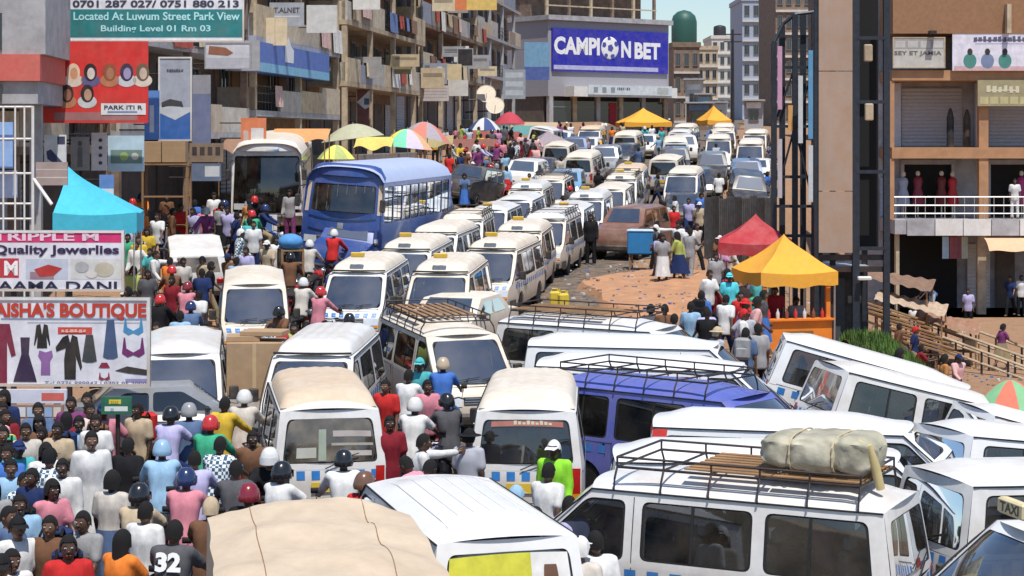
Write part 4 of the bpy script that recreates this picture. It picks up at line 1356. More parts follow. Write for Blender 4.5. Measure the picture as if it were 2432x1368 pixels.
HEADM = {}
def head_gear():
    """hair, helmets and caps, modelled round the head centre"""
    def shell(f, n=16, m=8, z0=-.2):
        mb = MB()
        rings = []
        for i in range(m + 1):
            t = i / m
            rings.append([f(2 * math.pi * k / n, t) for k in range(n)])
        mb.loft(rings, caps=False); mb.add(rings[-1], [tuple(range(n))])
        return mb
    def hair(a, t, r=1.0, low=.0):
        th = math.pi / 2 * (t * 1.0)
        c = math.cos(a)
        z0 = .072 if c > .45 else (-.055 - low if c < -.1 else .02 - low * .6)
        z = z0 + (.128 * r - z0) * math.sin(th)
        k = math.sqrt(max(0, 1 - max(0, z / (.130 * r)) ** 2)) if z > 0 else 1
        return (c * .108 * r * k - .006, math.sin(a) * .088 * r * k, z)
    HEADM['hair'] = shell(lambda a, t: hair(a, t)).mesh('hair', [M_HAIR], 70)
    HEADM['afro'] = shell(lambda a, t: hair(a, t, 1.22, .02)).mesh('hair', [M_HAIR], 70)
    HEADM['long_hair'] = shell(lambda a, t: hair(a, t, 1.1, .12)).mesh('hair', [M_HAIR], 70)
    h = shell(lambda a, t: ((math.cos(a) * .150 * math.cos(t * math.pi / 2) ** .7 if t else math.cos(a) * .135) - .01, (math.sin(a) * .130 * math.cos(t * math.pi / 2) ** .7 if t else math.sin(a) * .115), -.06 + .215 * math.sin(t * math.pi / 2)), 20, 9)
    h.grid(lambda a, b: Vector(((.158 - .012 * b) * math.cos(R(-55 + 110 * a)), .135 * math.sin(R(-55 + 110 * a)), -.045 + .09 * b)), 8, 2)
    HEADM['helmet'] = h.mesh('helmet', [M_RUB], 50)
    h = shell(lambda a, t: hair(a, t, 1.1))
    h.grid(lambda a, b: Vector((.06 + (.14) * b, (-.085 + .17 * a) * (1 - .25 * b * b), .05 - .02 * b + .01 * math.cos(3 * (a - .5)))), 6, 3)
    HEADM['cap'] = h.mesh('cap', [M_RUB], 50)
    h = shell(lambda a, t: hair(a, t, 1.12)); h.lathe([(.10, .045), (.17, .035), (.175, .04), (.10, .06)], n=18, caps=False)
    HEADM['sun_hat'] = h.mesh('sun_hat', [M_RUB], 50)

CLOTH = {'white': (.68, .68, .67), 'off white': (.54, .50, .45), 'grey': (.30, .30, .31), 'dark grey': (.09, .09, .10), 'black': (.015, .015, .017), 'red': (.52, .03, .03),
         'dark red': (.22, .02, .03), 'orange': (.78, .22, .04), 'yellow': (.62, .42, .05), 'neon green': (.30, .75, .05), 'green': (.05, .36, .20), 'teal': (.08, .40, .42),
         'light blue': (.28, .45, .62), 'blue': (.06, .16, .48), 'navy': (.02, .035, .11), 'pink': (.58, .22, .27), 'lavender': (.42, .40, .62), 'beige': (.48, .38, .26),
         'brown': (.16, .08, .045), 'denim blue': (.09, .14, .25), 'khaki': (.30, .24, .14), 'cyan': (.10, .60, .68), 'plum': (.20, .05, .16)}
def cloth(c):
    return mat('cloth_' + c.replace(' ', '_'), CLOTH[c], .9, var=.22, scale=7, bump=.5, bscale=7, spec=.15, rand=.08, bdist=.03, stretch=(1.4, 1.4, .6))
def plaid():
    if 'cloth_plaid' in MATS: return MATS['cloth_plaid']
    m = mat('cloth_plaid', (.7, .7, .7), .9)
    nt = m.node_tree; b = nt.nodes['Principled BSDF']
    tc = nt.nodes.new('ShaderNodeTexCoord')
    br = nt.nodes.new('ShaderNodeTexChecker'); br.inputs['Scale'].default_value = 22
    br.inputs[1].default_value = (.75, .8, .82, 1); br.inputs[2].default_value = (.05, .10, .16, 1)
    nt.links.new(tc.outputs['Object'], br.inputs['Vector']); nt.links.new(br.outputs[0], b.inputs['Base Color'])
    return m
def stripes(name, c1, c2, sc=30):
    if name in MATS: return MATS[name]
    m = mat(name, c1, .9)
    nt = m.node_tree; b = nt.nodes['Principled BSDF']
    tc = nt.nodes.new('ShaderNodeTexCoord'); w = nt.nodes.new('ShaderNodeTexWave'); w.inputs['Scale'].default_value = sc; w.bands_direction = 'Z'
    cr = nt.nodes.new('ShaderNodeMix'); cr.data_type = 'RGBA'; cr.inputs[6].default_value = (*c1, 1); cr.inputs[7].default_value = (*c2, 1)
    nt.links.new(tc.outputs['Object'], w.inputs['Vector']); nt.links.new(w.outputs['Fac'], cr.inputs[0]); nt.links.new(cr.outputs[2], b.inputs['Base Color'])
    return m

LABELS = {}
def person(x, y, face, pose='standing', shirt='white', lower='dark grey', gear='hair', gearcol=None, sleeve='tee', bottoms='trousers', where='in the street crowd', scale=1.0, z=None, skin=None, smat=None, sdesc=None, extra=''):
    """face: compass direction the person looks (0 = away from the camera up the street)"""
    P = PROTO[pose]; J = P['J']
    skin = rnd.randrange(4) if skin is None else skin
    o = put('person', P['body'], None, (x, y, gh(x, y) if z is None else z), az(face), mat=SKIN[skin])
    o.scale = (scale,) * 3
    s = put('shirt', P['shirt_' + sleeve], o, mat=smat or cloth(shirt))
    if bottoms in P: put(bottoms, P[bottoms], o, mat=cloth(lower))
    sm = cloth(rnd.choice(['black', 'brown', 'dark grey', 'white']))
    for me in P['shoes']: put('shoe', me, o, mat=sm)
    h = put({'afro': 'hair', 'long_hair': 'hair'}.get(gear, gear), HEADM[gear], o, J['head'], mat=(M_HAIR if gear in ('hair', 'afro', 'long_hair') else cloth(gearcol or 'white')) if gear != 'helmet' else mat('helmet_' + (gearcol or 'black').replace(' ', '_'), CLOTH[gearcol or 'black'], .25, coat=.7))
    q = Vector((0, 0, 1)).rotation_difference(J['hup'])
    h.rotation_mode = 'QUATERNION'; h.rotation_quaternion = q
    g2 = {'helmet': ' and %s helmet' % (gearcol or 'black'), 'cap': ' and %s cap' % (gearcol or 'white'), 'sun_hat': ' and %s hat' % (gearcol or 'white')}.get(gear, '')
    low = {'trousers': '%s trousers' % lower, 'skirt': '%s skirt' % lower, 'robe': 'long %s robe' % lower}[bottoms]
    d = sdesc or ('%s %s' % (shirt, 'long-sleeved top' if sleeve == 'long' else 'shirt'))
    body = '%s%s' % (d, g2) if g2 else '%s and %s' % (d, low)
    pw = {'riding': 'riding a motorcycle', 'sitting': 'sitting', 'bending': 'bending down'}.get(pose, pose)
    lab = 'person in %s %s %s%s' % (body, pw, where, extra)
    while len(lab.split()) > 16: lab = ' '.join(lab.split()[:16])
    alt = ' with %s shoes' % sm.name[6:].replace('_', ' ')
    if lab in LABELS and len((lab + alt).split()) <= 16: lab += alt
    LABELS[lab] = 1
    tag(o, lab, 'person', 'people ' + where)
    return o
def person_at(u, v, face, pose='standing', **kw):
    sc = kw.get('scale', 1.0)
    J = PROTO[pose]['J']
    top = (J['head'].z + .125) * sc
    p = hit(u, v, top)
    return person(p.x, p.y, face, pose, **kw)

people_protos()
head_gear()

# ------------------------------------------------------------------ motorcycles
BIKE = {}
BCOL = [mat('bike_red', (.40, .02, .02), .3, coat=.6), mat('bike_blue', (.02, .06, .25), .3, coat=.6), mat('bike_black', (.015, .015, .017), .3, coat=.6)]
def bike_meshes():
    t = MB(); t.lathe([(.245, -.04), (.285, -.045), (.30, 0), (.285, .045), (.245, .04)], n=22, axis='Y'); BIKE['tyre'] = t.mesh('tyre', [M_RUB], 50)
    t = MB(); t.lathe([(.245, -.025), (.252, 0), (.245, .025), (.225, .02), (.225, -.02), (.245, -.025)], n=22, axis='Y', caps=False); t.lathe([(.04, -.05), (.04, .05)], n=10, axis='Y')
    for k in range(12): t.tube([(.03 * math.cos(k * .5236), 0, .03 * math.sin(k * .5236)), (.235 * math.cos(k * .5236 + .15), 0, .235 * math.sin(k * .5236 + .15))], .003, 4)
    BIKE['rim'] = t.mesh('rim', [M_RIM], 50)
    t = MB()
    t.tube([(.50, 0, .82), (.42, 0, .80), (.0, 0, .68), (-.45, 0, .66), (-.78, 0, .62)], .022, 6); t.tube([(.45, 0, .74), (.25, 0, .35), (-.1, 0, .28), (-.15, 0, .66)], .022, 6)
    for sg in (-1, 1): t.tube([(-.10, sg * .07, .32), (-.62, sg * .08, .30)], .018, 6); t.tube([(-.62, sg * .10, .32), (-.45, sg * .09, .66)], .022, 6)
    BIKE['frame'] = t.mesh('frame', [M_STEEL], 50)
    t = MB(); t.cbox((.08, 0, .42), (.30, .22, .24), .05); t.lathe([(.085, 0), (.085, .18)], (.13, 0, .48), 10); t.tube([(.16, -.10, .42), (.25, -.13, .25), (-.1, -.14, .25), (-.8, -.15, .32)], [.018, .018, .03, .035], 8)
    BIKE['engine'] = t.mesh('engine', [M_RIM], 50)
    t = MB()
    rings = []
    for i in range(7):
        a = i / 6; w = .05 + .10 * math.sin(math.pi * (.15 + .75 * a)); h = .06 + .09 * math.sin(math.pi * (.2 + .7 * a))
        rings.append([(-.12 + .52 * a, w * math.cos(2 * math.pi * k / 12), .80 + h * math.sin(2 * math.pi * k / 12) * (1 if k < 6 else .7)) for k in range(12)])
    t.loft(rings, caps=True); BIKE['tank'] = t.mesh('fuel_tank', [BCOL[0]], 60)
    t = MB(); t.cbox((-.42, 0, .80), (.70, .24, .10), .035); BIKE['seat'] = t.mesh('seat', [M_RUB], 50)
    t = MB()
    for sg in (-1, 1): t.tube([(.42, sg * .08, .92), (.66, sg * .08, .30)], .02, 6)
    BIKE['fork'] = t.mesh('fork', [M_CHROME], 50)
    t = MB(); t.tube([(.30, .36, .98), (.38, .24, 1.0), (.44, .06, .95), (.44, -.06, .95), (.38, -.24, 1.0), (.30, -.36, .98)], .014, 6)
    for sg in (-1, 1): t.tube([(.36, sg * .30, .99), (.36, sg * .33, 1.16)], .006, 5); t.cbox((.36, sg * .34, 1.2), (.02, .11, .07), .008)
    BIKE['handlebar'] = t.mesh('handlebar', [M_RUB], 50)
    t = MB(); t.lathe([(.02, -.06), (.07, -.03), (.09, .04), (.085, .06)], (.52, 0, .86), 12, 'X'); BIKE['headlamp'] = t.mesh('headlamp', [M_LAMP], 50)
    for nm, xc, a0, a1 in (('mudguard', .68, 20, 150), ('mudguard_r', -.62, 40, 190)):
        t = MB(); t.grid(lambda a, b: Vector((xc + .33 * math.cos(R(a0 + (a1 - a0) * a)), -.06 + .12 * b, .30 + .33 * math.sin(R(a0 + (a1 - a0) * a)))), 10, 2)
        BIKE[nm] = t.mesh('mudguard', [BCOL[0]], 50)
    t = MB(); t.tube([(-.78, -.13, .82), (-.95, -.13, .80), (-.98, 0, .80), (-.95, .13, .80), (-.78, .13, .82)], .013, 6); t.box((-.86, 0, .815), (.22, .2, .012)); BIKE['carrier'] = t.mesh('carrier', [M_STEEL], 50)
    t = MB(); t.cbox((-.93, 0, .66), (.05, .14, .08), .015); BIKE['tail_light'] = t.mesh('tail_light', [M_RED], 50)
bike_meshes()
def motorcycle(x, y, face, label, group='motorcycles among the crowd'):
    r = empty('motorcycle', (x, y, gh(x, y) + .005), az(face))
    orient(r, x, y, az(face), -.01)
    c = rnd.choice(BCOL)
    for nm in ('frame', 'engine', 'seat', 'fork', 'handlebar', 'headlamp', 'carrier', 'tail_light'): put(nm, BIKE[nm], r)
    put('fuel_tank', BIKE['tank'], r, mat=c); put('mudguard', BIKE['mudguard'], r, mat=c); put('mudguard', BIKE['mudguard_r'], r, mat=c)
    for xx in (.68, -.62):
        w = put('wheel', BIKE['tyre'], r, (xx, 0, .30)); put('rim', BIKE['rim'], w)
    tag(r, label, 'motorcycle', group)
    return r
def rider_at(u, v, face, where='on the left of the road', **kw):
    """a rider with a motorcycle, placed from the photo pixel of the top of the head"""
    sc = kw.get('scale', 1.0)
    J = PROTO['riding']['J']
    seat = .85 - (J['pel'].z - .13) * sc
    p = hit(u, v, (J['head'].z + .14) * sc + seat)
    z = gh(p.x, p.y)
    f = Vector((math.cos(az(face)), math.sin(az(face))))
    o = person(p.x - f.x * .12, p.y - f.y * .12, face, 'riding', z=z + seat, where=where, **kw)
    top = kw.get('sdesc') or '%s %s' % (kw.get('shirt', 'white'), 'long-sleeved top' if kw.get('sleeve') == 'long' else 'shirt')
    g = kw.get('gear', 'hair')
    motorcycle(p.x, p.y, face, 'motorcycle under a rider in %s%s %s' % (top, (' and %s helmet' % kw.get('gearcol', 'black')) if g == 'helmet' else '', where))
    return o
# ------------------------------------------------------------------ crowd placed from the photo (pixel of the top of the head)
W1 = 'in the crowd below the boutique sign'
W2 = 'among the motorcycles'
W3 = 'before the shopfronts'
W4 = 'between the parked minibuses'
W5 = 'by the stall tents'
W6 = 'on the steps of the shopping arcade'
P = person_at
P(216, 1022, 160, 'standing', shirt='white', lower='white', bottoms='robe', sleeve='long', where=W1, scale=1.08)
P(228, 983, 175, 'standing', shirt='white', lower='navy', where=W1)
P(188, 985, 170, 'walking', shirt='light blue', lower='dark grey', where=W1)
P(264, 1122, 10, 'standing', shirt='off white', lower='denim blue', bottoms='skirt', gear='afro', where=W1, scale=.98)
P(26, 1087, 165, 'walking', shirt='light blue', lower='navy', where=W1)
P(150, 1087, 180, 'standing', shirt='white', lower='black', where=W1, sleeve='long')
P(105, 1050, 150, 'striding', shirt='white', lower='denim blue', bottoms='skirt', gear='long_hair', where=W1)
P(118, 1137, 140, 'walking', shirt='pink', lower='brown', gear='long_hair', where=W1)
P(48, 1172, 170, 'standing', shirt='light blue', lower='black', sleeve='long', where=W1)
P(40, 1226, 150, 'standing', shirt='white', lower='navy', gear='cap', gearcol='black', where=W1)
P(21, 1300, 140, 'walking', shirt='white', lower='blue', where=W1)
P(162, 1268, 165, 'standing', shirt='red', lower='black', where=W1, scale=1.04)
P(121, 1222, 185, 'standing', shirt='brown', lower='dark grey', where=W1)
P(205, 1210, 200, 'walking', shirt='grey', lower='black', where=W1)
P(282, 1262, 30, 'carrying', shirt='orange', lower='orange', bottoms='skirt', gear='long_hair', where=W1, scale=.98)
P(342, 1192, 20, 'standing', shirt='white', lower='denim blue', where=W1)
P(8, 1010, 170, 'standing', shirt='black', lower='brown', where=W1)
P(60, 1003, 160, 'standing', shirt='off white', lower='dark grey', where=W1)
P(95, 985, 175, 'walking', shirt='brown', lower='black', gear='long_hair', where=W1)
P(140, 1000, 190, 'standing', shirt='beige', lower='navy', where=W1)
P(10, 1200, 120, 'walking', shirt='denim blue', lower='black', where=W1)
P(80, 1110, 200, 'standing', shirt='navy', lower='black', where=W1)
P(300, 1040, 10, 'walking', shirt='black', lower='dark grey', where=W1)
P(330, 955, 200, 'standing', shirt='beige', lower='brown', where=W2)
P(170, 940, 180, 'standing', shirt='plum', lower='black', where=W1)
P(208, 930, 175, 'walking', shirt='dark grey', lower='black', where=W1)
rider_at(413, 1232, 8, shirt='dark grey', sdesc='slate jersey numbered 32', lower='black', where=W2, scale=1.05)
Rr = rider_at
Rr(442, 1113, 5, shirt='pink', lower='navy', gear='helmet', gearcol='navy', where=W2)
Rr(462, 1068, -5, shirt='lavender', lower='black', where=W2)
Rr(522, 1034, 12, lower='denim blue', smat=plaid(), sdesc='blue and white checked shirt', where=W2)
Rr(385, 1046, -10, shirt='light blue', lower='khaki', gear='helmet', gearcol='light blue', sleeve='long', where=W2)
Rr(499, 988, 8, shirt='green', lower='black', gear='helmet', gearcol='red', sleeve='long', where=W2)
Rr(449, 958, -12, shirt='denim blue', lower='dark grey', gear='helmet', gearcol='grey', where=W2)
Rr(405, 967, 15, shirt='lavender', lower='navy', gear='helmet', gearcol='black', where=W2)
Rr(533, 940, 20, shirt='yellow', lower='red', sleeve='long', where=W2)
Rr(580, 927, 6, shirt='off white', lower='khaki', gear='helmet', gearcol='white', sleeve='long', where=W2)
Rr(641, 1064, 185, shirt='black', lower='black', gear='helmet', gearcol='white', sleeve='long', where=W2)
Rr(668, 1098, 30, shirt='white', lower='black', gear='helmet', gearcol='black', where=W2)
Rr(816, 1070, -10, shirt='white', lower='dark grey', gear='helmet', gearcol='black', sleeve='long', where=W4)
Rr(864, 1122, 40, shirt='red', lower='brown', gear='helmet', gearcol='brown', where=W4)
Rr(330, 1150, 12, shirt='beige', lower='black', gear='helmet', gearcol='black', where=W2)
Rr(560, 1090, -4, shirt='dark grey', lower='brown', where=W2)
Rr(590, 1150, 18, shirt='black', lower='denim blue', gear='helmet', gearcol='dark red', where=W2)
Rr(500, 1180, 2, shirt='brown', lower='black', gear='cap', gearcol='beige', where=W2)
P(600, 1020, 170, 'walking', shirt='brown', lower='black', where=W2)
P(993, 1030, 80, 'reaching', shirt='white', lower='black', sleeve='long', where=W4)
P(962, 1102, 40, 'bending', lower='navy', smat=stripes('cloth_pink_stripes', (.75, .32, .42), (.82, .62, .68)), sdesc='pink striped shirt', where=W4)
P(1036, 1090, 300, 'bending', lower='dark red', smat=stripes('cloth_rose_stripes', (.72, .16, .26), (.8, .4, .45)), sdesc='rose striped shirt', where=W4)
P(1318, 1046, 200, 'standing', shirt='neon green', lower='navy', gear='cap', gearcol='white', sleeve='long', where=W4)
P(1297, 1100, 30, 'walking', shirt='white', lower='black', where=W4)
Rr(1224, 1152, 25, shirt='light blue', lower='denim blue', gear='cap', gearcol='light blue', sleeve='long', where=W4)
P(1305, 1185, 200, 'bending', shirt='grey', lower='khaki', where=W4)
P(1350, 1180, 10, 'walking', shirt='lavender', lower='black', where=W4)
P(1416, 1262, 350, 'standing', shirt='white', lower='black', where=W4)
P(1376, 1278, 20, 'standing', shirt='off white', lower='grey', gear='cap', gearcol='white', where=W4)
Rr(1052, 850, 5, shirt='blue', lower='denim blue', gear='helmet', gearcol='beige', where=W4)
P(998, 850, 190, 'standing', shirt='teal', lower='black', gear='cap', gearcol='teal', where=W4)
P(968, 878, 20, 'carrying', shirt='white', lower='dark grey', where=W4)
P(1012, 900, 160, 'walking', shirt='pink', lower='black', where=W4)
P(918, 900, 200, 'standing', shirt='red', lower='black', where=W4)
Rr(985, 945, 15, shirt='white', lower='black', gear='helmet', gearcol='white', where=W4)
Rr(1062, 935, 340, shirt='dark grey', lower='lavender', gear='helmet', gearcol='black', where=W4)
P(925, 985, 170, 'standing', shirt='dark red', lower='navy', where=W4)
Rr(855, 815, 10, shirt='off white', lower='black', gear='helmet', gearcol='white', where=W4)
Rr(830, 745, 350, shirt='navy', lower='black', gear='helmet', gearcol='black', where=W4)
# left middle
for (u, v, f, ps, sh, lo, kw) in [
    (337, 494, 200, 'standing', 'orange', 'brown', {}), (396, 462, 170, 'standing', 'brown', 'black', {}), (428, 484, 150, 'walking', 'red', 'dark grey', {}),
    (461, 474, 10, 'walking', 'blue', 'navy', {}), (508, 457, 170, 'standing', 'white', 'black', {'gear': 'long_hair'}), (542, 490, 190, 'walking', 'lavender', 'black', {}),
    (375, 505, 190, 'walking', 'white', 'navy', {}), (485, 488, 200, 'standing', 'pink', 'denim blue', {}), (525, 482, 150, 'standing', 'grey', 'black', {'bottoms': 'skirt', 'gear': 'afro'}),
    (364, 595, 100, 'reaching', 'white', 'grey', {'sleeve': 'long'}), (401, 611, 20, 'walking', 'orange', 'khaki', {}), (434, 611, 150, 'standing', 'off white', 'black', {}),
    (330, 560, 180, 'standing', 'yellow', 'brown', {}), (350, 640, 160, 'standing', 'dark grey', 'beige', {}), (325, 690, 200, 'walking', 'beige', 'black', {}),
    (428, 738, 350, 'standing', 'light blue', 'black', {}), (372, 764, 180, 'standing', 'off white', 'navy', {}), (505, 800, 20, 'standing', 'white', 'white', {'bottoms': 'robe', 'sleeve': 'long'}),
    (586, 586, 200, 'standing', 'lavender', 'grey', {}), (602, 524, 170, 'standing', 'white', 'navy', {}), (636, 571, 190, 'walking', 'beige', 'black', {'gear': 'cap'}),
    (560, 610, 20, 'standing', 'light blue', 'black', {}), (655, 560, 160, 'walking', 'white', 'denim blue', {}), (310, 520, 190, 'walking', 'teal', 'black', {}),
    (470, 690, 20, 'walking', 'white', 'black', {}), (410, 655, 200, 'standing', 'dark red', 'black', {})]:
    P(u, v, f, ps, shirt=sh, lower=lo, where=W3, **kw)
for (u, v, f, sh, gc) in [(445, 670, 10, 'pink', 'dark red'), (453, 716, 350, 'denim blue', 'navy'), (485, 776, 5, 'white', 'beige'), (735, 570, 10, 'off white', 'white'), (793, 545, 15, 'red', 'white'), (700, 560, 355, 'dark grey', 'black'), (720, 660, 20, 'off white', 'white'), (590, 640, 190, 'blue', 'grey'), (380, 700, 15, 'black', 'red'), (690, 600, 0, 'brown', 'black')]:
    Rr(u, v, f, shirt=sh, lower='dark grey', gear='helmet', gearcol=gc, sleeve='long', where=W3)
# right of the queue
P(1403, 508, 185, 'standing', shirt='black', lower='black', sleeve='long', where=W5, scale=1.05)
for (u, v, f, ps, sh, lo, kw) in [(1556, 524, 100, 'reaching', 'white', 'black', {'sleeve': 'long'}), (1612, 526, 200, 'walking', 'white', 'black', {}), (1634, 534, 20, 'standing', 'white', 'dark grey', {}), (1652, 530, 150, 'striding', 'off white', 'black', {'sleeve': 'long'}),
    (1574, 556, 180, 'standing', 'grey', 'white', {'bottoms': 'skirt'}), (1600, 488, 170, 'standing', 'red', 'brown', {}), (1636, 470, 190, 'walking', 'lavender', 'navy', {}), (1578, 478, 10, 'standing', 'off white', 'black', {}), (1662, 480, 200, 'standing', 'beige', 'black', {'gear': 'cap'}),
    (1700, 600, 170, 'standing', 'grey', 'black', {}), (1682, 640, 150, 'walking', 'white', 'dark red', {}), (1732, 648, 180, 'standing', 'cyan', 'black', {'gear': 'cap', 'gearcol': 'cyan'}), (1665, 690, 20, 'standing', 'blue', 'dark grey', {}), (1700, 670, 200, 'sitting', 'dark red', 'black', {}),
    (1545, 724, 10, 'walking', 'dark grey', 'black', {'gear': 'sun_hat', 'gearcol': 'black'}), (1580, 722, 350, 'standing', 'brown', 'black', {}), (1640, 716, 20, 'standing', 'light blue', 'navy', {}), (1680, 728, 340, 'walking', 'lavender', 'black', {}), (1770, 778, 20, 'standing', 'denim blue', 'black', {}), (1802, 768, 340, 'standing', 'grey', 'black', {}), (1722, 700, 30, 'walking', 'white', 'navy', {}),
    (1600, 745, 30, 'standing', 'black', 'dark grey', {}), (1760, 690, 190, 'walking', 'red', 'navy', {})]:
    P(u, v, f, ps, shirt=sh, lower=lo, where=W5, **kw)
# ------------------------------------------------------------------ buildings
M_CREAM = mat('cream_plaster', (.52, .42, .29), .9, var=.18, scale=2, bump=.2, dirt=(.16, .11, .08), dirt_amt=.6)
M_GREYW = mat('grey_plaster', (.42, .42, .44), .9, var=.15, scale=2, bump=.2, dirt=(.14, .12, .11), dirt_amt=.5)
M_BROWNW = mat('brown_plaster', (.27, .19, .14), .9, var=.25, scale=2, bump=.2, dirt=(.06, .04, .03), dirt_amt=.6)
M_DARKW = mat('dark_shop_wall', (.12, .10, .09), .9, var=.3, scale=2, dirt=(.2, .16, .12), dirt_amt=.3)
M_ORANGE = mat('terracotta_plaster', (.46, .25, .13), .9, var=.15, scale=2, bump=.2, dirt=(.2, .11, .07), dirt_amt=.4)
M_SHUT = mat('shutter_grey', (.42, .43, .47), .55, .2, var=.1, dirt=DUST, dirt_amt=.25)
M_FARW = mat('far_wall', (.60, .58, .54), .9, var=.12, dirt=(.3, .27, .24), dirt_amt=.4)
M_FRAME = mat('window_frame', (.20, .20, .21), .5, .3)
M_WINDOW = mat('window_pane_dark', (.02, .028, .038), .08, spec=.8)
M_PARAPET = [mat('parapet_%d' % i, c, .9, var=.2, scale=3, bump=.2, dirt=(.2, .15, .1), dirt_amt=.5) for i, c in enumerate([(.60, .49, .33), (.52, .45, .36), (.36, .29, .22), (.52, .50, .46), (.62, .53, .40), (.30, .34, .42)])]

def part_box(name, parent, c, s, m, ):
    t = MB(); t.box(c, s); return t.build(name, m, parent)

def window(parent, x, z, w, h, yv=0.0, bars=1):
    """a window set on a wall whose face is local y = yv, facing -y"""
    t = MB()
    for c, s in (((0, 0, h / 2), (w + .1, .09, .07)), ((0, 0, -h / 2), (w + .1, .11, .07)), ((-w / 2, 0, 0), (.06, .09, h)), ((w / 2, 0, 0), (.06, .09, h))):
        t.box(c, s)
    for k in range(bars): t.box((-w / 2 + w * (k + 1) / (bars + 1), .0, 0), (.045, .06, h - .08))
    o = t.build('window', M_FRAME, parent, (x, yv - .05, z))
    p = MB(); p.box((0, .03, 0), (w - .05, .02, h - .05)); p.build('pane', M_WINDOW, o)
    return o

def shutter_door(parent, x, z0, w, h, yv=0.0, m=None):
    t = MB(); n = int(h / .16)
    rings = []
    t.grid(lambda a, b: Vector((-w / 2 + w * a, -.02 - .025 * abs(math.sin(math.pi * b * n)), h * b)), 1, n * 4)
    return t.build('roller_shutter', m or M_SHUT, parent, (x, yv - .03, z0), smooth=None)

FX0, FY0, FM = -13.5, 47.0, .17
def facade_x(Y): return FX0 + FM * (Y - FY0)
def facade_Y(u, off=0.0): return (FX0 - FM * FY0 + off) / ((u - U0) / FS - FM)
FDIR = math.atan2(KD, FM)

def street_house(Y0, Y1, heights, name, label, wall, colm, slabm, depth=9, balcony=1.3, bays=3, seed=1, arcade=True, roofh=.4):
    """terraced street building on the left; local x runs along the facade away from the camera, -y faces the street"""
    rg = random.Random(seed)
    x0, x1 = facade_x(Y0), facade_x(Y1)
    L = math.hypot(x1 - x0, (Y1 - Y0) * KD)
    bays = int(round(bays * KD))
    zg = min(gh(x0 + .5, Y0 * KD), gh(x1 + .5, Y1 * KD)) - .4
    r = empty(name, (x0, Y0 * KD, zg), FDIR)
    base = max(gh(x0 + .5, Y0 * KD), gh(x1 + .5, Y1 * KD)) - zg + .12
    tot = base + sum(heights)
    t = MB(); t.box((L / 2, depth / 2, tot / 2), (L - .02, depth, tot)); t.build('wall', wall, r)
    part_box('plinth', r, (L / 2, -balcony / 2, base / 2 - .01), (L - .02, balcony, base), M_CONC)
    z = base
    bw = L / bays
    for f, h in enumerate(heights):
        if f > 0:
            part_box('balcony_slab', r, (L / 2, -balcony / 2, z - .12), (L - .03, balcony, .24), slabm)
        for k in range(bays):
            xc = bw * (k + .5)
            if f == 0:
                if rg.random() < .4: shutter_door(r, xc, z, bw * .7, h * .78)
                else:
                    o = part_box('shop_opening', r, (xc, -.04, z + h * .4), (bw * .75, .06, h * .75), M_DARKW)
            else:
                window(r, xc - bw * .2, z + h * .55, bw * .28, h * .5)
                d = part_box('door', r, (xc + bw * .22, -.04, z + h * .38), (bw * .26, .06, h * .74), M_WOOD if rg.random() < .5 else M_DARKW)
                hp = rg.uniform(.9, 1.35)
                kind = rg.random()
                if kind < .84:
                    part_box('parapet', r, (xc, -balcony + .06, z + hp / 2 - .02), (bw - .04, .12, hp), rg.choice(M_PARAPET))
                else:
                    t = MB()
                    for zz in (.35, .7, 1.0): t.tube([(xc - bw / 2 + .1, -balcony + .06, z + zz), (xc + bw / 2 - .1, -balcony + .06, z + zz)], .022, 6)
                    nb = int(bw / .5)
                    for q in range(nb): t.tube([(xc - bw / 2 + .2 + q * .5, -balcony + .06, z), (xc - bw / 2 + .2 + q * .5, -balcony + .06, z + 1.0)], .014, 5)
                    t.build('railing', M_STEEL, r)
                if k == 0: part_box('parapet', r, (.10, -balcony / 2, z + .45), (.12, balcony - .14, .95), rg.choice(M_PARAPET))
        for k in range(0, bays + 1, 2):
            xx = min(L - .17, max(.17, bw * k))
            part_box('column', r, (xx, -balcony + .17, z + h / 2 - .13), (.26, .26, h - .26), colm)
        z += h
    part_box('roof', r, (L / 2, depth / 2 - balcony / 2, z + roofh / 2), (L, depth + balcony + .3, roofh), slabm)
    tag(r, label, 'building')
    return r

street_house(33, 44.2, [3.4, 3.0, 3.2], 'shop_building', 'dark shop building with red banner and hanging posters by the white lattice', M_DARKW, M_BROWNW, M_BROWNW, seed=3, bays=3)
street_house(44.3, 55.8, [3.3, 3.1, 3.2], 'shop_building', 'dark brown arcade building behind the white roofed bus', M_DARKW, M_BROWNW, M_GREYW, seed=5, bays=3, balcony=1.5)
street_house(56, 67.5, [3.4, 3.0, 3.0, 3.0], 'corner_building', 'corner building with a long blue fascia board above its arcade', M_BROWNW, M_CREAM, M_GREYW, seed=8, bays=3, balcony=1.7)
street_house(67.7, 84, [3.6, 3.0, 3.0, 3.0, 3.0], 'tenement_building', 'cream tenement with crowded balconies and cloths over the railings', M_BROWNW, M_CREAM, M_CREAM, seed=11, bays=5, balcony=2.0)
street_house(84.2, 104, [3.6, 3.0, 3.0, 3.0, 3.0], 'tenement_building', 'brown tenement with an orange roof edge and satellite dishes', M_BROWNW, M_CREAM, M_BROWNW, seed=13, bays=5, balcony=1.8)
street_house(104.3, 124, [3.6, 3.1, 3.1, 3.1, 3.1], 'office_building', 'grey building with dark blue glazed bays next to the betting shop', M_GREYW, M_GREYW, M_GREYW, seed=17, bays=5, balcony=1.2)

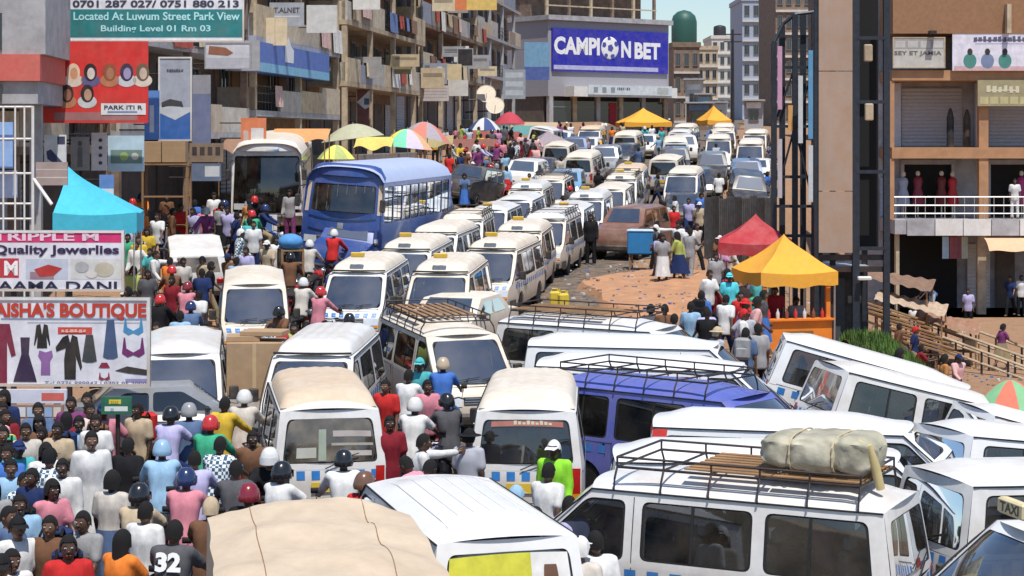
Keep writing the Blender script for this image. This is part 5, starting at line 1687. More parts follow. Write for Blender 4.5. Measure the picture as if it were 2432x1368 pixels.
# ---- near corner structure with red band on the far left
def corner_block():
    Y = 36.0
    a = px(-160, 245, Y); b = px(104, -40, Y)
    r = empty('corner_block', (a.x, a.y, 0), R(4))
    w = b.x - a.x
    zg = gh(a.x, a.y)
    zs = lambda v: CAM_Z - (v - V0) / FS * Y
    def slab(nm, v0, v1, m, yo=0.0, wd=w, dep=4.0): return part_box(nm, r, (wd / 2, dep / 2 + yo, (zs(v0) + zs(v1)) / 2), (wd, dep, zs(v1) - zs(v0)), m)
    slab('upper_wall', 128, -60, M_GREYW); slab('red_band', 192, 128.5, mat('band_coral', (.60, .13, .11), .7, dirt=DUST, dirt_amt=.2), -.12, w - .12); slab('lower_wall', 246, 192.5, M_GREYW, .02, w - .2)
    for v0, v1 in ((118, 30), (238, 200)): part_box('window', r, (w * .52, -.02, (zs(v0) + zs(v1)) / 2), (.55, .05, zs(v1) - zs(v0)), M_WINDOW)
    for xx in (.2, w - .5): part_box('pillar', r, (xx, 1.5, (zs(246) + zg) / 2), (.3, .3, zs(246) - zg), M_GREYW)
    tag(r, 'pale grey upper storey with a coral red band above the white lattice', 'building')
corner_block()

# ---- betting shop
def betting_shop():
    Yl, Yr = 128.0, 134.5
    a = px(1302, 310, Yl); b = px(1588, 312, Yr)
    d = Vector((b.x - a.x, b.y - a.y)); L = d.length
    hd = math.atan2(d.y, d.x)
    zb = 6.2
    r = empty('betting_shop', (a.x, a.y, zb), hd)
    zz = lambda v: CAM_Z - (v - V0) / FS * Yl - zb
    D = 12.0
    z1, z2, z3, zt = zz(228), zz(168), zz(66), zz(46)
    part_box('wall', r, (L / 2, D / 2 + .6, z1 / 2), (L - .4, D - .8, z1), M_DARKW)
    part_box('upper_wall', r, (L / 2, D / 2, (z1 + zt) / 2), (L, D, zt - z1), mat('shop_grey', (.33, .33, .37), .7, var=.1, dirt=DUST, dirt_amt=.2))
    part_box('cornice', r, (L / 2, D / 2 - .15, zt + .2), (L + .5, D + .5, .45), M_GREYW)
    part_box('canopy', r, (L / 2 + .9, -.7, z1 + .45), (L * .86, 1.4, .95), M_WHITE)
    for k in range(6): part_box('pillar', r, (.35 + (L - .7) * k / 5, .2, z1 / 2), (.45, .45, z1 - .02), M_CREAM if k % 2 else M_GREYW)
    for k in range(5):
        xc = .35 + (L - .7) * (k + .5) / 5
        o = part_box('shop_window', r, (xc, .17, z1 * .48), ((L - .7) / 5 - .6, .06, z1 * .8), M_WINDOW)
        part_box('transom', o, (xc, .12, z1 * .72), ((L - .7) / 5 - .6, .05, .1), M_FRAME)
    part_box('curtain', r, (L * .53, .10, z1 * .5), (.9, .05, z1 * .7), mat('curtain_red', (.35, .03, .04), .9))
    # return wall on the right with white panel
    part_box('side_panel', r, (L + .03, 3.0, (z2 + z3) / 2), (.06, 5.0, z3 - z2), M_WHITE)
    # top storey set back
    part_box('top_storey', r, (L / 2 - .2, D / 2 + 1.6, zt + 1.9), (L - 1.2, D - 3.2, 3.4), M_BROWNW)
    for k in range(6):
        part_box('balcony_post', r, (.6 + (L - 1.6) * k / 5, 1.0, zt + 1.9), (.25, .25, 3.3), M_BROWNW if k % 2 else M_CREAM)
    part_box('balcony_rail', r, (L / 2 - .2, .9, zt + 1.4), (L - 1.2, .08, .12), M_CREAM)
    part_box('top_slab', r, (L / 2 - .2, D / 2 + .4, zt + 3.75), (L - .6, D - .6, .3), M_GREYW)
    tag(r, 'grey betting shop with a big royal blue sign board on its upper wall', 'building')
    return r, L, z2, z3
BS, BSL, bz2, bz3 = betting_shop()

# ---- arcade on the right, facing the camera
def arcade():
    Y = 60.0
    s = FS / Y
    zz = lambda v: CAM_Z - (v - V0) / s
    xx = lambda u: (u - U0) / s
    xl, xr = xx(2085), xx(2432) + 6
    zf = zz(742)
    r = empty('shopping_arcade', (0, Y * KD, 0))
    def B(nm, u0, u1, v0, v1, y0, dp, m, par=None):
        x0 = xx(u0); x1 = xx(u1)
        return part_box(nm, par or r, ((x0 + x1) / 2, y0 + dp / 2, (zz(v0) + zz(v1)) / 2), (x1 - x0, dp, zz(v1) - zz(v0)), m)
    ur = 2760
    B('back_wall', 2085, ur, 742, -60, 2.2, 6, M_GREYW)
    B('terrace', 2085, ur, 800, 742.5, -2.2, 10.4, M_CONC)
    # slabs
    f1 = B('floor_slab', 2112, ur, 553, 520, -1.2, 3.38, M_GREYW)
    B('floor_slab', 2112, ur, 376, 350, -.6, 2.78, M_ORANGE); B('floor_slab', 2112, ur, 192, 168, -.6, 2.78, M_ORANGE)
    B('roof_beam', 2112, ur, 82, -30, -.8, 2.98, mat('brown_beam', (.30, .16, .085), .8, var=.15)); 
    B('roof_bracket', 2375, 2385, 82, 14, -1.2, .38, M_CREAM); B('roof_bracket', 2195, 2210, 84, 76, -1.2, .4, M_STEEL)
    # fascia panels along the first floor
    for i in range(6):
        B('fascia_panel', 2140 + i * 66, 2140 + i * 66 + 64, 556, 517, -1.28, .07, M_WHITE if i % 3 else M_GREYW)
    for k, (u0, u1) in enumerate(((2318, 2340), (2560, 2582), (2108, 2118))):
        for v0, v1 in ((350, 192.5), (520, 376.5)):
            B('column', u0, u1, v0, v1, -.55, .4, M_ORANGE)
    for u0, u1 in ((2118, 2126), (2310, 2330), (2430, 2446)):
        B('column', u0, u1, 742, 553.5, -.9, .35, M_CREAM)
    # second floor: big roller shutters
    for u0, u1 in ((2165, 2312), (2378, 2540)):
        w = xx(u1) - xx(u0)
        shutter_door(r, (xx(u0) + xx(u1)) / 2, zz(349), w, zz(205) - zz(349), 2.15)
        B('pilaster', u0 - 36, u0 - 4, 349, 194, 1.85, .33, mat('pilaster_pale', (.52, .53, .58), .8, dirt=DUST, dirt_amt=.2))
    # first floor: shop openings with clothes
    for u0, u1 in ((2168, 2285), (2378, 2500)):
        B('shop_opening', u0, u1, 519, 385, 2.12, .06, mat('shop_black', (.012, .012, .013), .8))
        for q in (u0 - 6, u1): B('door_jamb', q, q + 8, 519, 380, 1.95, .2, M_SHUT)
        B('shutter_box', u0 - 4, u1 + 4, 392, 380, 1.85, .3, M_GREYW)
    B('block_wall', 2112, 2160, 519, 425, 1.95, .2, mat('blockwork', (.36, .40, .50), .9, var=.2))
    # railing
    t = MB()
    for v in (466, 486, 505): t.tube([(xx(2112), -1.05, zz(v)), (xx(ur), -1.05, zz(v))], .025, 6)
    for i in range(28): t.tube([(xx(2116 + i * 23), -1.05, zz(519)), (xx(2116 + i * 23), -1.05, zz(466))], .018, 5)
    t.build('railing', M_CHROME, r)
    # ground floor
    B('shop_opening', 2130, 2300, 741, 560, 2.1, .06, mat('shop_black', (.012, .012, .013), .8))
    w = xx(2380) - xx(2325)
    shutter_door(r, xx(2352), zz(741), w, zz(585) - zz(741), 2.1, mat('white_shutter', (.66, .66, .68), .6))
    B('door', 2395, 2440, 741, 590, 2.05, .1, M_DARKW)
    t = MB(); x0, x1 = xx(2318), xx(2560)
    t.grid(lambda a, b: Vector((x0 + (x1 - x0) * a, -1.3 - 1.0 * b, zz(556) - .5 * b * b - .1 + .03 * math.sin(20 * a) * b)), 30, 6)
    t.build('awning', mat('peach_awning', (.66, .42, .26), .8, var=.1), r, smooth=60)
    tag(r, 'three storey arcade with terracotta columns, roller shutters and clothes shops', 'building')
    return Y * KD, s
AY, AS = arcade()
def ax(u): return (u - U0) / AS
def azz(v): return CAM_Z - (v - V0) / AS

# ---- distant buildings up the hill
def far_block(u0, u1, vt, Y, floors, name, label, wall, cols, depth=14, rot=0, tank=False):
    a = px(u0, vt, Y); b = px(u1, vt, Y)
    w = b.x - a.x
    zb = min(gh(a.x, a.y), gh(b.x, a.y)) - 1.5
    H = a.z - zb
    r = empty(name, (a.x, a.y, zb), R(rot))
    t = MB(); t.box((w / 2, depth / 2, H / 2), (w, depth, H)); t.build('wall', wall, r)
    fh = (H - 1.8) / floors
    for f in range(floors):
        part_box('floor_band', r, (w / 2, -.12, 1.8 + fh * f - .1), (w - .02, .26, .25), M_FARW)
        for k in range(cols):
            ww = w / cols
            window(r, ww * (k + .5), 1.8 + fh * (f + .5), ww * .5, fh * .5, 0, 1)
    part_box('parapet', r, (w / 2, depth / 2, H + .3), (w + .3, depth + .3, .6), wall)
    if tank:
        t = MB(); t.lathe([(.0, 0), (1.1, 0), (1.15, .2), (1.15, 1.6), (1.0, 1.9), (.3, 2.1)], (w * .3, depth * .3, H + .6), 16); t.build('water_tank', mat('tank_black', (.03, .03, .035), .5), r, smooth=40)
    tag(r, label, 'building')
    return r
far_block(1600, 1662, 112, 165, 3, 'apartment_building', 'brown building right behind the betting shop with green roof tank', M_BROWNW, 3, rot=4)
far_block(1640, 1705, 118, 215, 4, 'apartment_building', 'pale building with stepped balconies at the top of the street', M_CREAM, 4)
far_block(1690, 1775, 92, 250, 5, 'apartment_building', 'tall pale cream building closing the street beside the utility pole', M_FARW, 5, tank=True)
far_block(1763, 1850, 2, 185, 6, 'apartment_building', 'blue grey building with projecting balconies left of the steel tower', mat('far_blue_grey', (.36, .40, .48), .9, var=.15), 4)
far_block(1842, 1990, -30, 150, 6, 'apartment_building', 'brown block standing behind the steel lattice', M_BROWNW, 7)
far_block(1985, 2140, -60, 110, 6, 'apartment_building', 'brown block filling the gap beside the arcade', M_BROWNW, 6)
far_block(2600, 2900, -60, 80, 4, 'apartment_building', 'terracotta block continuing beyond the arcade', M_ORANGE, 6)
for i, (u, v, w) in enumerate([(1648, 190, 40), (1672, 225, 36), (1700, 248, 50), (1790, 240, 44), (1660, 262, 60)]):
    Y = 150 - i * 4
    p = px(u, v, Y); g0 = gh(p.x, p.y)
    r = empty('roadside_shop', (p.x, p.y, g0), R(-8)); ww = w * Y / FS; H = max(2.6, p.z - g0)
    part_box('wall', r, (0, 1.5, H / 2), (ww, 3, H), [M_FARW, M_CREAM, M_WHITE, M_GREYW, M_BROWNW][i])
    part_box('roof', r, (0, 1.2, H + .08), (ww + .4, 3.8, .14), M_SHUT)
    window(r, 0, H * .5, ww * .5, H * .4)
    part_box('sign_board', r, (0, -.06, H * .85), (ww * .8, .08, .6), [M_WHITE, M_SKYCAR, M_WHITE, M_WHITE, M_BLUECAR][i])
    tag(r, 'small %s roadside shop on the far hill' % ['pale', 'cream', 'white', 'grey', 'brown'][i], 'shop', 'shops on the far hill')
# green domed tank on the roof
p = px(1632, 110, 166)
t = MB(); t.lathe([(1.5, 0), (1.55, .3), (1.55, 2.6), (1.35, 3.3), (.8, 3.8), (.1, 4.0)], (0, 0, 0), 18)
o = t.build('roof_tank', mat('tank_green', (.03, .10, .08), .5), None, (p.x, p.y + 4, p.z + .6), smooth=40); tag(o, 'green domed water tank on the brown roof', 'water tank')

# ---- utility pole up the street
p = px(1740, 70, 170); g0 = gh(p.x, p.y)
r = empty('utility_pole', (p.x, p.y, g0)); H = p.z - g0
t = MB(); t.tube([(0, 0, 0), (0, 0, H)], [.24, .16], 10); t.build('pole', M_STEEL, r)
for k in (.6, 1.5):
    part_box('crossarm', r, (0, 0, H - k), (2.2, .14, .14), M_STEEL)
tag(r, 'tall dark utility pole before the pale cream building', 'pole')

# ---- steel advertising tower
def tower():
    Y = 40.5
    s = FS / Y
    X = lambda u: (u - U0) / s
    Z = lambda v: CAM_Z - (v - V0) / s
    g0 = gh(X(2000), Y * KD) - .05
    r = empty('advertising_tower', (0, Y * KD, 0))
    top = Z(-60)
    # beige panel sheets on the left face
    for v0, v1 in ((600, 455), (453, 170), (168, -60)):
        part_box('panel_sheet', r, ((X(1944) + X(2024)) / 2, -.02, (Z(v0) + Z(v1)) / 2), (X(2024) - X(1944), .05, Z(v1) - Z(v0)), mat('panel_beige', (.38, .28, .22), .75, var=.10, scale=1.5, stretch=(1, 1, .25), dirt=(.36, .20, .10), dirt_amt=.55))
    # dark side and frame members
    part_box('side_sheet', r, ((X(2046) + X(2100)) / 2, .9, (Z(590) + top) / 2), (X(2100) - X(2046), .05, top - Z(590)), mat('tower_black', (.006, .006, .007), .7))
    for u, w, yo in ((2033, .20, .05), (2106, .18, .05), (1940, .12, .1)):
        part_box('post', r, (X(u), yo, (g0 + top) / 2), (w, .16, top - g0), M_DSTEEL)
    for u, yo in ((1985, .55), (2070, 1.1), (1962, 1.2)):
        part_box('post', r, (X(u), yo, (g0 + top) / 2), (.16, .14, top - g0), M_DSTEEL)
    for v in (90, 242, 408, 590):
        part_box('crossbeam', r, ((X(2030) + X(2108)) / 2, .02, Z(v)), (X(2104) - X(2036), .12, .10), M_DSTEEL)
    for v in (612, 640): part_box('crossbeam', r, ((X(1940) + X(2108)) / 2, .14, Z(v)), (X(2108) - X(1944), .12, .16), M_STEEL)
    # junction boxes and lamp heads
    for (u, v) in ((2062, 250), (2060, 110)):
        t = MB(); t.cbox((X(u), -.12, Z(v) - .2), (.24, .16, .5), .03); t.build('junction_box', M_CREAM, r)
    t = MB(); t.cbox((X(2050), -.2, Z(660)), (.4, .2, .12), .03); t.build('lamp_head', M_WHITE, r)
    # dark steel booth standing between the legs
    bx0, bx1 = X(1952), X(2058)
    part_box('booth_wall', r, ((bx0 + bx1) / 2, 1.5, (g0 - .6 + Z(640)) / 2), (bx1 - bx0, 1.4, Z(640) - g0 + .6), mat('booth_dark', (.025, .025, .028), .6, dirt=DUST, dirt_amt=.25))
    part_box('booth_door', r, ((bx0 + bx1) / 2 - .2, .78, (g0 + Z(665)) / 2), (.7, .05, Z(665) - g0), mat('booth_door', (.07, .075, .085), .5))
    part_box('booth_roof', r, ((bx0 + bx1) / 2, 1.4, Z(636)), (bx1 - bx0 + .3, 1.9, .06), M_SHUT)
    part_box('footing', r, ((X(1940) + X(2108)) / 2, .5, g0 + .15), (2.4, 1.6, .4), M_CONC)
    tag(r, 'tall steel advertising tower with beige sheet panels and a black open side', 'tower')
    # second, open lattice frame beside it
    r = empty('lattice_frame', (0, (Y + 2.2) * KD, 0))
    s2 = FS / (Y + 2.2)
    X = lambda u: (u - U0) / s2
    Z = lambda v: CAM_Z - (v - V0) / s2
    g0 = gh(X(1885), (Y + 2.2) * KD) - .05
    for u, vt, yo in ((1838, 100, 0), (1862, 60, .4), (1888, 34, 0), (1912, 30, .4), (1934, 28, 0)):
        part_box('post', r, (X(u), yo, (g0 + Z(vt)) / 2), (.17, .14, Z(vt) - g0), M_DSTEEL)
    t = MB(); t.tube([(X(1838), 0, Z(100)), (X(1862), .1, Z(56)), (X(1888), 0, Z(34)), (X(1936), 0, Z(28))], .06, 6); t.build('top_rail', M_DSTEEL, r)
    for v in (160, 300, 420, 490, 560, 640): part_box('crossbeam', r, ((X(1838) + X(1934)) / 2, .03, Z(v)), (X(1934) - X(1838), .08, .09), M_DSTEEL)
    for a, b in (((1838, 300), (1888, 160)), ((1888, 300), (1934, 160)), ((1838, 490), (1888, 300)), ((1934, 490), (1888, 300))):
        t = MB(); t.tube([(X(a[0]), .05, Z(a[1])), (X(b[0]), .05, Z(b[1]))], .035, 6); t.build('brace', M_DSTEEL, r)
    for k, (u, v0, v1, c) in enumerate(((1851, 260, 110, (.55, .30, .45)), (1900, 340, 180, (.55, .58, .6)), (1924, 330, 120, (.12, .32, .55)), (1876, 310, 250, (.65, .35, .12)), (1924, 480, 345, (.6, .62, .66)), (1851, 470, 330, (.5, .45, .48)))):
        part_box('hanging_strip', r, (X(u), -.1, (Z(v0) + Z(v1)) / 2), (.14, .03, Z(v1) - Z(v0)), mat('strip_%d' % k, c, .6))
    tag(r, 'dark open steel lattice frame left of the advertising tower', 'frame')
tower()
# ------------------------------------------------------------------ lettering
_TXT = {}
def text_mb(s, h=1.0, bold=.02, squash=1.0, width=None):
    """flat lettering as mesh in local x (right) / z (up), centred"""
    key = (s, bold)
    if key not in _TXT:
        cu = bpy.data.curves.new('txt', 'FONT'); cu.body = s; cu.size = 1.0; cu.offset = bold; cu.resolution_u = 3
        cu.align_x = 'CENTER'; cu.align_y = 'CENTER'
        o = bpy.data.objects.new('txt', cu); COL.objects.link(o)
        me = bpy.data.meshes.new_from_object(o.evaluated_get(bpy.context.evaluated_depsgraph_get()))
        _TXT[key] = ([tuple(v.co) for v in me.vertices], [list(p.vertices) for p in me.polygons])
        bpy.data.objects.remove(o, do_unlink=True); bpy.data.curves.remove(cu); bpy.data.meshes.remove(me)
    vs, fs = _TXT[key]
    x0, x1 = min(v[0] for v in vs), max(v[0] for v in vs); y0, y1 = min(v[1] for v in vs), max(v[1] for v in vs)
    k = h / max(.1, (y1 - y0))
    kx = (width / (x1 - x0)) if width else k * squash
    mb = MB()
    mb.add([((v[0] - (x0 + x1) / 2) * kx, 0, (v[1] - (y0 + y1) / 2) * k) for v in vs], fs)
    return mb
INK = {}
def ink(c):
    k = tuple(c)
    if k not in INK: INK[k] = mat('ink_%d' % len(INK), c, .6, var=.08)
    return INK[k]
def printmat(c, fade=.2): return mat('print_%02x%02x%02x' % tuple(int(255 * q) for q in c), c, .6, var=fade, scale=3, dirt=DUST, dirt_amt=.15)

class Board:
    """a flat sign facing -y, placed by its photo rectangle at depth Y; the face uses 0..1 coordinates from its lower left"""
    def __init__(self, u0, v0, u1, v1, Y, name, label, col, frame=None, rz=0.0, thick=.06, cat='sign', group=None, m=None):
        a = px(u0, v1, Y); b = px(u1, v0, Y)
        self.w, self.h = (b.x - a.x), b.z - a.z
        self.r = empty(name, ((a.x + b.x) / 2, a.y, a.z), rz)
        self.th = thick
        t = MB(); t.box((0, thick / 2, self.h / 2), (self.w, thick, self.h)); t.build('board', m or printmat(col), self.r)
        if frame:
            t = MB(); f = .05
            for c, s in (((0, 0, f / 2), (self.w, thick + .04, f)), ((0, 0, self.h - f / 2), (self.w, thick + .04, f)), ((-self.w / 2 + f / 2, 0, self.h / 2), (f, thick + .04, self.h - 2 * f)), ((self.w / 2 - f / 2, 0, self.h / 2), (f, thick + .04, self.h - 2 * f))):
                t.box((c[0], thick / 2, c[2]), s)
            t.build('frame', frame, self.r)
        tag(self.r, label, cat, group)
        self.k = 0
    def rect(self, a, b, c, d, col, nm='printed_panel', lift=0):
        """panel from (a,b) to (c,d) in face coordinates"""
        self.k += 1
        t = MB(); y = -.003 - .0025 * lift
        X = lambda q: (q - .5) * self.w; Z = lambda q: q * self.h
        t.add([(X(a), y, Z(b)), (X(c), y, Z(b)), (X(c), y, Z(d)), (X(a), y, Z(d))], [(0, 1, 2, 3)])
        t.build(nm, col if not isinstance(col, tuple) else printmat(col), self.r); return self
    def poly(self, pts, col, nm='printed_figure', lift=1):
        t = MB(); y = -.004 - .0025 * lift
        t.add([((a - .5) * self.w, y, b * self.h) for a, b in pts], [tuple(range(len(pts)))])
        t.build(nm, printmat(col), self.r); return self
    def disc(self, a, b, ra, rb, col, nm='printed_figure', lift=1, n=18):
        return self.poly([(a + ra * math.cos(2 * math.pi * k / n), b + rb * math.sin(2 * math.pi * k / n)) for k in range(n)], col, nm, lift)
    def text(self, s, a, b, hh, col, width=None, bold=.02, lift=3):
        t = text_mb(s, hh * self.h, bold, width=width * self.w if width else None)
        o = t.build('lettering', ink(col), self.r, ((a - .5) * self.w, -.004 - .0025 * lift, b * self.h)); return self
    def marks(self, a, b, w, hh, col, n=7, lift=3, seed=1):
        """a line of worn, unreadable strokes where the lettering cannot be made out"""
        rm = random.Random(seed); t = MB(); y = -.004 - .0025 * lift; x = a - w / 2; st = w / n
        for i in range(n):
            k = st * rm.uniform(.55, .85); h0 = hh * rm.uniform(-.5, -.35); h1 = hh * rm.uniform(.25, .5); sk = st * rm.uniform(-.12, .12)
            t.add([((x - .5) * self.w, y, (b + h0) * self.h), ((x + k - .5) * self.w, y, (b + h0) * self.h), ((x + k + sk - .5) * self.w, y, (b + h1) * self.h), ((x + sk - .5) * self.w, y, (b + h1 * rm.uniform(.7, 1)) * self.h)], [(0, 1, 2, 3)])
            if i < n - 1: t.add([((x + k * .9 - .5) * self.w, y + .0003, (b + h0 * .6) * self.h), ((x + st * 1.1 - .5) * self.w, y + .0003, (b + h0 * .6) * self.h), ((x + st * 1.1 - .5) * self.w, y + .0003, (b + h0 * .2) * self.h), ((x + k * .9 - .5) * self.w, y + .0003, (b + h0 * .2) * self.h)], [(0, 1, 2, 3)])
            x += st
        t.build('worn_print', ink(col), self.r); return self
    def posts(self, xs=(.1, .9), m=None, r=.05, back=.12):
        for q in xs:
            x = (q - .5) * self.w
            w = self.r.matrix_basis @ Vector((x, back, 0))
            wx = self.r.location.x + x * math.cos(self.r.rotation_euler[2]) - back * math.sin(self.r.rotation_euler[2]); wy = self.r.location.y + x * math.sin(self.r.rotation_euler[2]) + back * math.cos(self.r.rotation_euler[2])
            g0 = gh(wx, wy) - self.r.location.z - .05
            t = MB(); t.tube([(x, back, g0), (x, back, self.h * .95)], r, 8); t.build('post', m or M_STEEL, self.r)
        return self
    def bracket(self, n=2, ln=1.2):
        """arms back to the facade behind it"""
        for k in range(n):
            t = MB(); z = self.h * (.2 + .6 * k / max(1, n - 1)); t.tube([(-self.w / 2 + .05, .1, z), (-self.w / 2 - ln, .3, z)], .025, 6); t.build('bracket', M_STEEL, self.r)
        return self

# ---- boutique sign
WH = (.78, .78, .80)
b = Board(-62, 706, 358, 918, 23.5, 'boutique_sign', "white boutique sign board showing dresses, skirts and underwear", (.72, .72, .78), M_WHITE, rz=R(-2))
b.rect(.0, .0, .185, .70, (.20, .015, .05)); b.poly([(.155, .7), (.20, .70), (.235, .35), (.21, .33)], (.20, .015, .05))
b.text("AISHA'S BOUTIQUE", .545, .845, .19, (.50, .05, .03), width=.87, bold=.045)
b.rect(.15, .745, .98, .765, (.25, .30, .42)).rect(.3, .71, .95, .722, (.45, .47, .55))
def dress(cx, cz, w, h, col, kind):
    A = {'gown': [(-.5, 0), (.5, 0), (.45, .1), (.16, .62), (.20, 1), (-.20, 1), (-.16, .62), (-.45, .1)], 'jacket': [(-.35, 0), (.35, 0), (.30, .5), (.48, .1), (.55, .15), (.38, .95), (.12, 1), (0, .55), (-.12, 1), (-.38, .95), (-.55, .15), (-.48, .1), (-.30, .5)],
         'top': [(-.32, 0), (.32, 0), (.30, .55), (.5, .75), (.42, .98), (0, .9), (-.42, .98), (-.5, .75), (-.30, .55)], 'skirt': [(-.5, .05), (-.2, 0), (.2, 0), (.5, .05), (.24, 1), (-.24, 1)],
         'long': [(-.28, 0), (.28, 0), (.30, .45), (.20, .62), (.52, .2), (.60, .28), (.36, .95), (.1, 1), (0, .82), (-.1, 1), (-.36, .95), (-.72, .72), (-.68, .62), (-.22, .7), (-.30, .45)],
         'bra': [(-.5, .2), (-.25, 0), (0, .12), (.25, 0), (.5, .2), (.42, 1), (.36, 1), (.30, .45), (0, .25), (-.30, .45), (-.36, 1), (-.42, 1)]}[kind]
    b.poly([(cx + a * w, cz + c * h) for a, c in A], col)
dress(.288, .05, .135, .50, (.035, .02, .06), 'gown'); dress(.385, .43, .085, .27, (.012, .012, .014), 'jacket'); dress(.405, .13, .085, .28, (.26, .12, .34), 'top')
b.rect(.475, .585, .67, .665, (.58, .07, .05)); b.marks(.57, .625, .15, .04, (.75, .42, .34), 6, 4, 3)
dress(.545, .08, .115, .50, (.014, .014, .016), 'long'); dress(.655, .27, .085, .31, (.045, .055, .06), 'skirt'); dress(.775, .31, .085, .44, (.06, .10, .20), 'skirt')
dress(.905, .58, .115, .19, (.06, .27, .50), 'bra'); dress(.905, .33, .13, .22, (.16, .02, .14), 'bra'); dress(.74, .21, .065, .06, (.25, .02, .05), 'skirt'); dress(.74, .07, .065, .09, (.25, .02, .05), 'bra')
b.poly([(.80, .18), (.87, .23), (.99, .19), (.99, .13), (.88, .15)], (.02, .02, .025)); b.rect(.86, .05, .985, .09, (.3, .27, .5))
b.text('Tel 0776 889947 / 0703 05 2000', .69, .035, .05, (.12, .11, .25), width=.58, bold=.01)
b.posts((.15, .46), M_STEEL, .06)
# ---- jewellery sign above and behind
b = Board(-40, 547, 296, 692, 27.5, 'jewellery_sign', 'jewellery shop sign with crimson top strip above the boutique board', (.70, .70, .76), M_WHITE, rz=R(-2))
b.rect(0, .80, 1, 1, (.62, .03, .16)).text('TRIPPLE M', .44, .90, .14, (.78, .55, .66), width=.76, bold=.03)
b.text('Quality Jewerlies', .515, .665, .19, (.035, .02, .07), width=.90, bold=.03)
b.rect(.0, .22, .25, .54, (.50, .03, .05)).text('M', .195, .38, .24, (.85, .8, .8), bold=.04)
b.rect(.30, .20, .60, .53, (.5, .55, .65)).poly([(.36, .36), (.46, .44), (.56, .38), (.50, .26), (.40, .24)], (.45, .03, .03), lift=2).rect(.33, .20, .50, .32, (.32, .2, .24), lift=1)
b.rect(.62, .20, .98, .53, (.62, .62, .60)).disc(.70, .40, .05, .09, (.42, .42, .44), lift=2).disc(.86, .36, .07, .12, (.5, .46, .36), lift=2).disc(.77, .28, .04, .06, (.66, .62, .58), lift=3)
b.text('MAAMA DANI', .47, .09, .15, (.02, .02, .05), width=.96, bold=.02)
b.posts((.2, .6), M_STEEL, .06)
# ---- teal location sign
b = Board(160, -30, 580, 100, 40.0, 'location_sign', 'big teal sign giving a street address over a phone number strip', (.78, .78, .82), M_WHITE)
b.rect(.01, .085, .99, .60, (.02, .21, .22))
b.text('0701 287 027/ 0751 880 213', .5, .70, .13, (.05, .05, .08), width=.94, bold=.03)
b.text('Located At Luwum Street Park View', .505, .475, .15, (.45, .78, .80), width=.94, bold=.02); b.text('Building Level 01 Rm 03', .50, .235, .15, (.45, .78, .80), width=.62, bold=.02)
b.bracket(2, 1.6)
# ---- red portrait banner
b = Board(98, 98, 352, 292, 39.0, 'portrait_banner', 'red banner printed with rows of portraits and a white caption', (.66, .035, .03), rz=R(-1))
for i, (a, c, hc, fc) in enumerate([(.10, .62, (.02, .015, .02), (.28, .12, .08)), (.30, .62, (.75, .55, .4), (.55, .3, .16)), (.46, .62, (.02, .015, .02), (.7, .6, .56)), (.64, .62, (.3, .08, .03), (.4, .18, .1)), (.80, .62, (.03, .02, .06), (.35, .3, .5)), (.95, .62, (.15, .1, .06), (.6, .45, .35)), (.08, .36, (.02, .015, .03), (.4, .25, .2)), (.24, .36, (.03, .018, .02), (.3, .12, .07)), (.43, .36, (.02, .015, .02), (.5, .3, .2))]):
    b.disc(a, c - .10, .09, .08, [(.6, .6, .62), (.7, .6, .5), (.12, .1, .25), (.5, .2, .1)][i % 4], 'portrait_shoulders', 1); b.disc(a, c, .062, .11, hc, 'portrait_hair', 2); b.disc(a + .006, c - .015, .036, .072, fc, 'portrait_face', 3)
b.rect(.12, .03, .9, .13, (.36, .16, .16)); b.rect(.56, .10, .98, .24, (.75, .74, .74), lift=4); b.text('PARK ITI R', .77, .19, .05, (.05, .05, .08), width=.36, lift=7); b.rect(.62, .125, .9, .145, (.2, .25, .5), lift=6)
b.bracket(3, 1.0)
# ---- other boards on the left, named by what they show
def simple(u0, v0, u1, v1, Y, name, label, col, extra=None, frame=None, rz=0.0, br=True):
    q = Board(u0, v0, u1, v1, Y, name, label, col, frame, rz)
    if extra: extra(q)
    if br: q.bracket(2, .8)
    return q
simple(376, 135, 456, 335, 42.0, 'hanging_banner', 'tall grey and blue hanging banner with a printed shoe', (.38, .42, .50), lambda q: (q.rect(0, 0, 1, .34, (.03, .13, .42)), q.poly([(.0, .34), (.5, .25), (1, .36), (1, .40), (0, .42)], (.55, .58, .62)), q.poly([(.1, .46), (.35, .50), (.7, .47), (.75, .40), (.4, .42), (.1, .40)], (.05, .05, .06)), q.marks(.5, .84, .5, .035, (.1, .1, .13), 7, 3, 5)), M_WHITE)
simple(343, 215, 378, 332, 41.0, 'hanging_banner', 'narrow bright blue banner with a white stripe', (.10, .26, .66), lambda q: q.rect(.35, .15, .65, .7, (.6, .68, .8)))
simple(456, 178, 500, 340, 44.0, 'hanging_banner', 'narrow slate blue banner beside the grey one', (.16, .19, .32), lambda q: q.rect(0, .72, 1, 1, (.30, .30, .34)))
simple(105, 320, 157, 402, 38.5, 'shop_poster', 'white poster with a dark blue shoe', (.68, .70, .72), lambda q: (q.poly([(.1, .52), (.3, .58), (.85, .2), (.8, .1), (.5, .15), (.15, .3)], (.03, .05, .14)), q.rect(.6, .72, .95, .95, (.04, .05, .10))))
simple(168, 325, 212, 405, 39.5, 'shop_poster', 'grey poster with a sketched figure', (.30, .30, .29), lambda q: (q.disc(.5, .8, .12, .08, (.1, .1, .1)), q.poly([(.35, .1), (.65, .1), (.62, .7), (.38, .7)], (.14, .15, .15))))
simple(217, 315, 253, 405, 39.5, 'shop_poster', 'pale poster with a column of dark prints', (.66, .64, .64), lambda q: [q.disc(.6, .2 + .2 * i, .13, .05, (.06, .06, .08)) for i in range(4)])
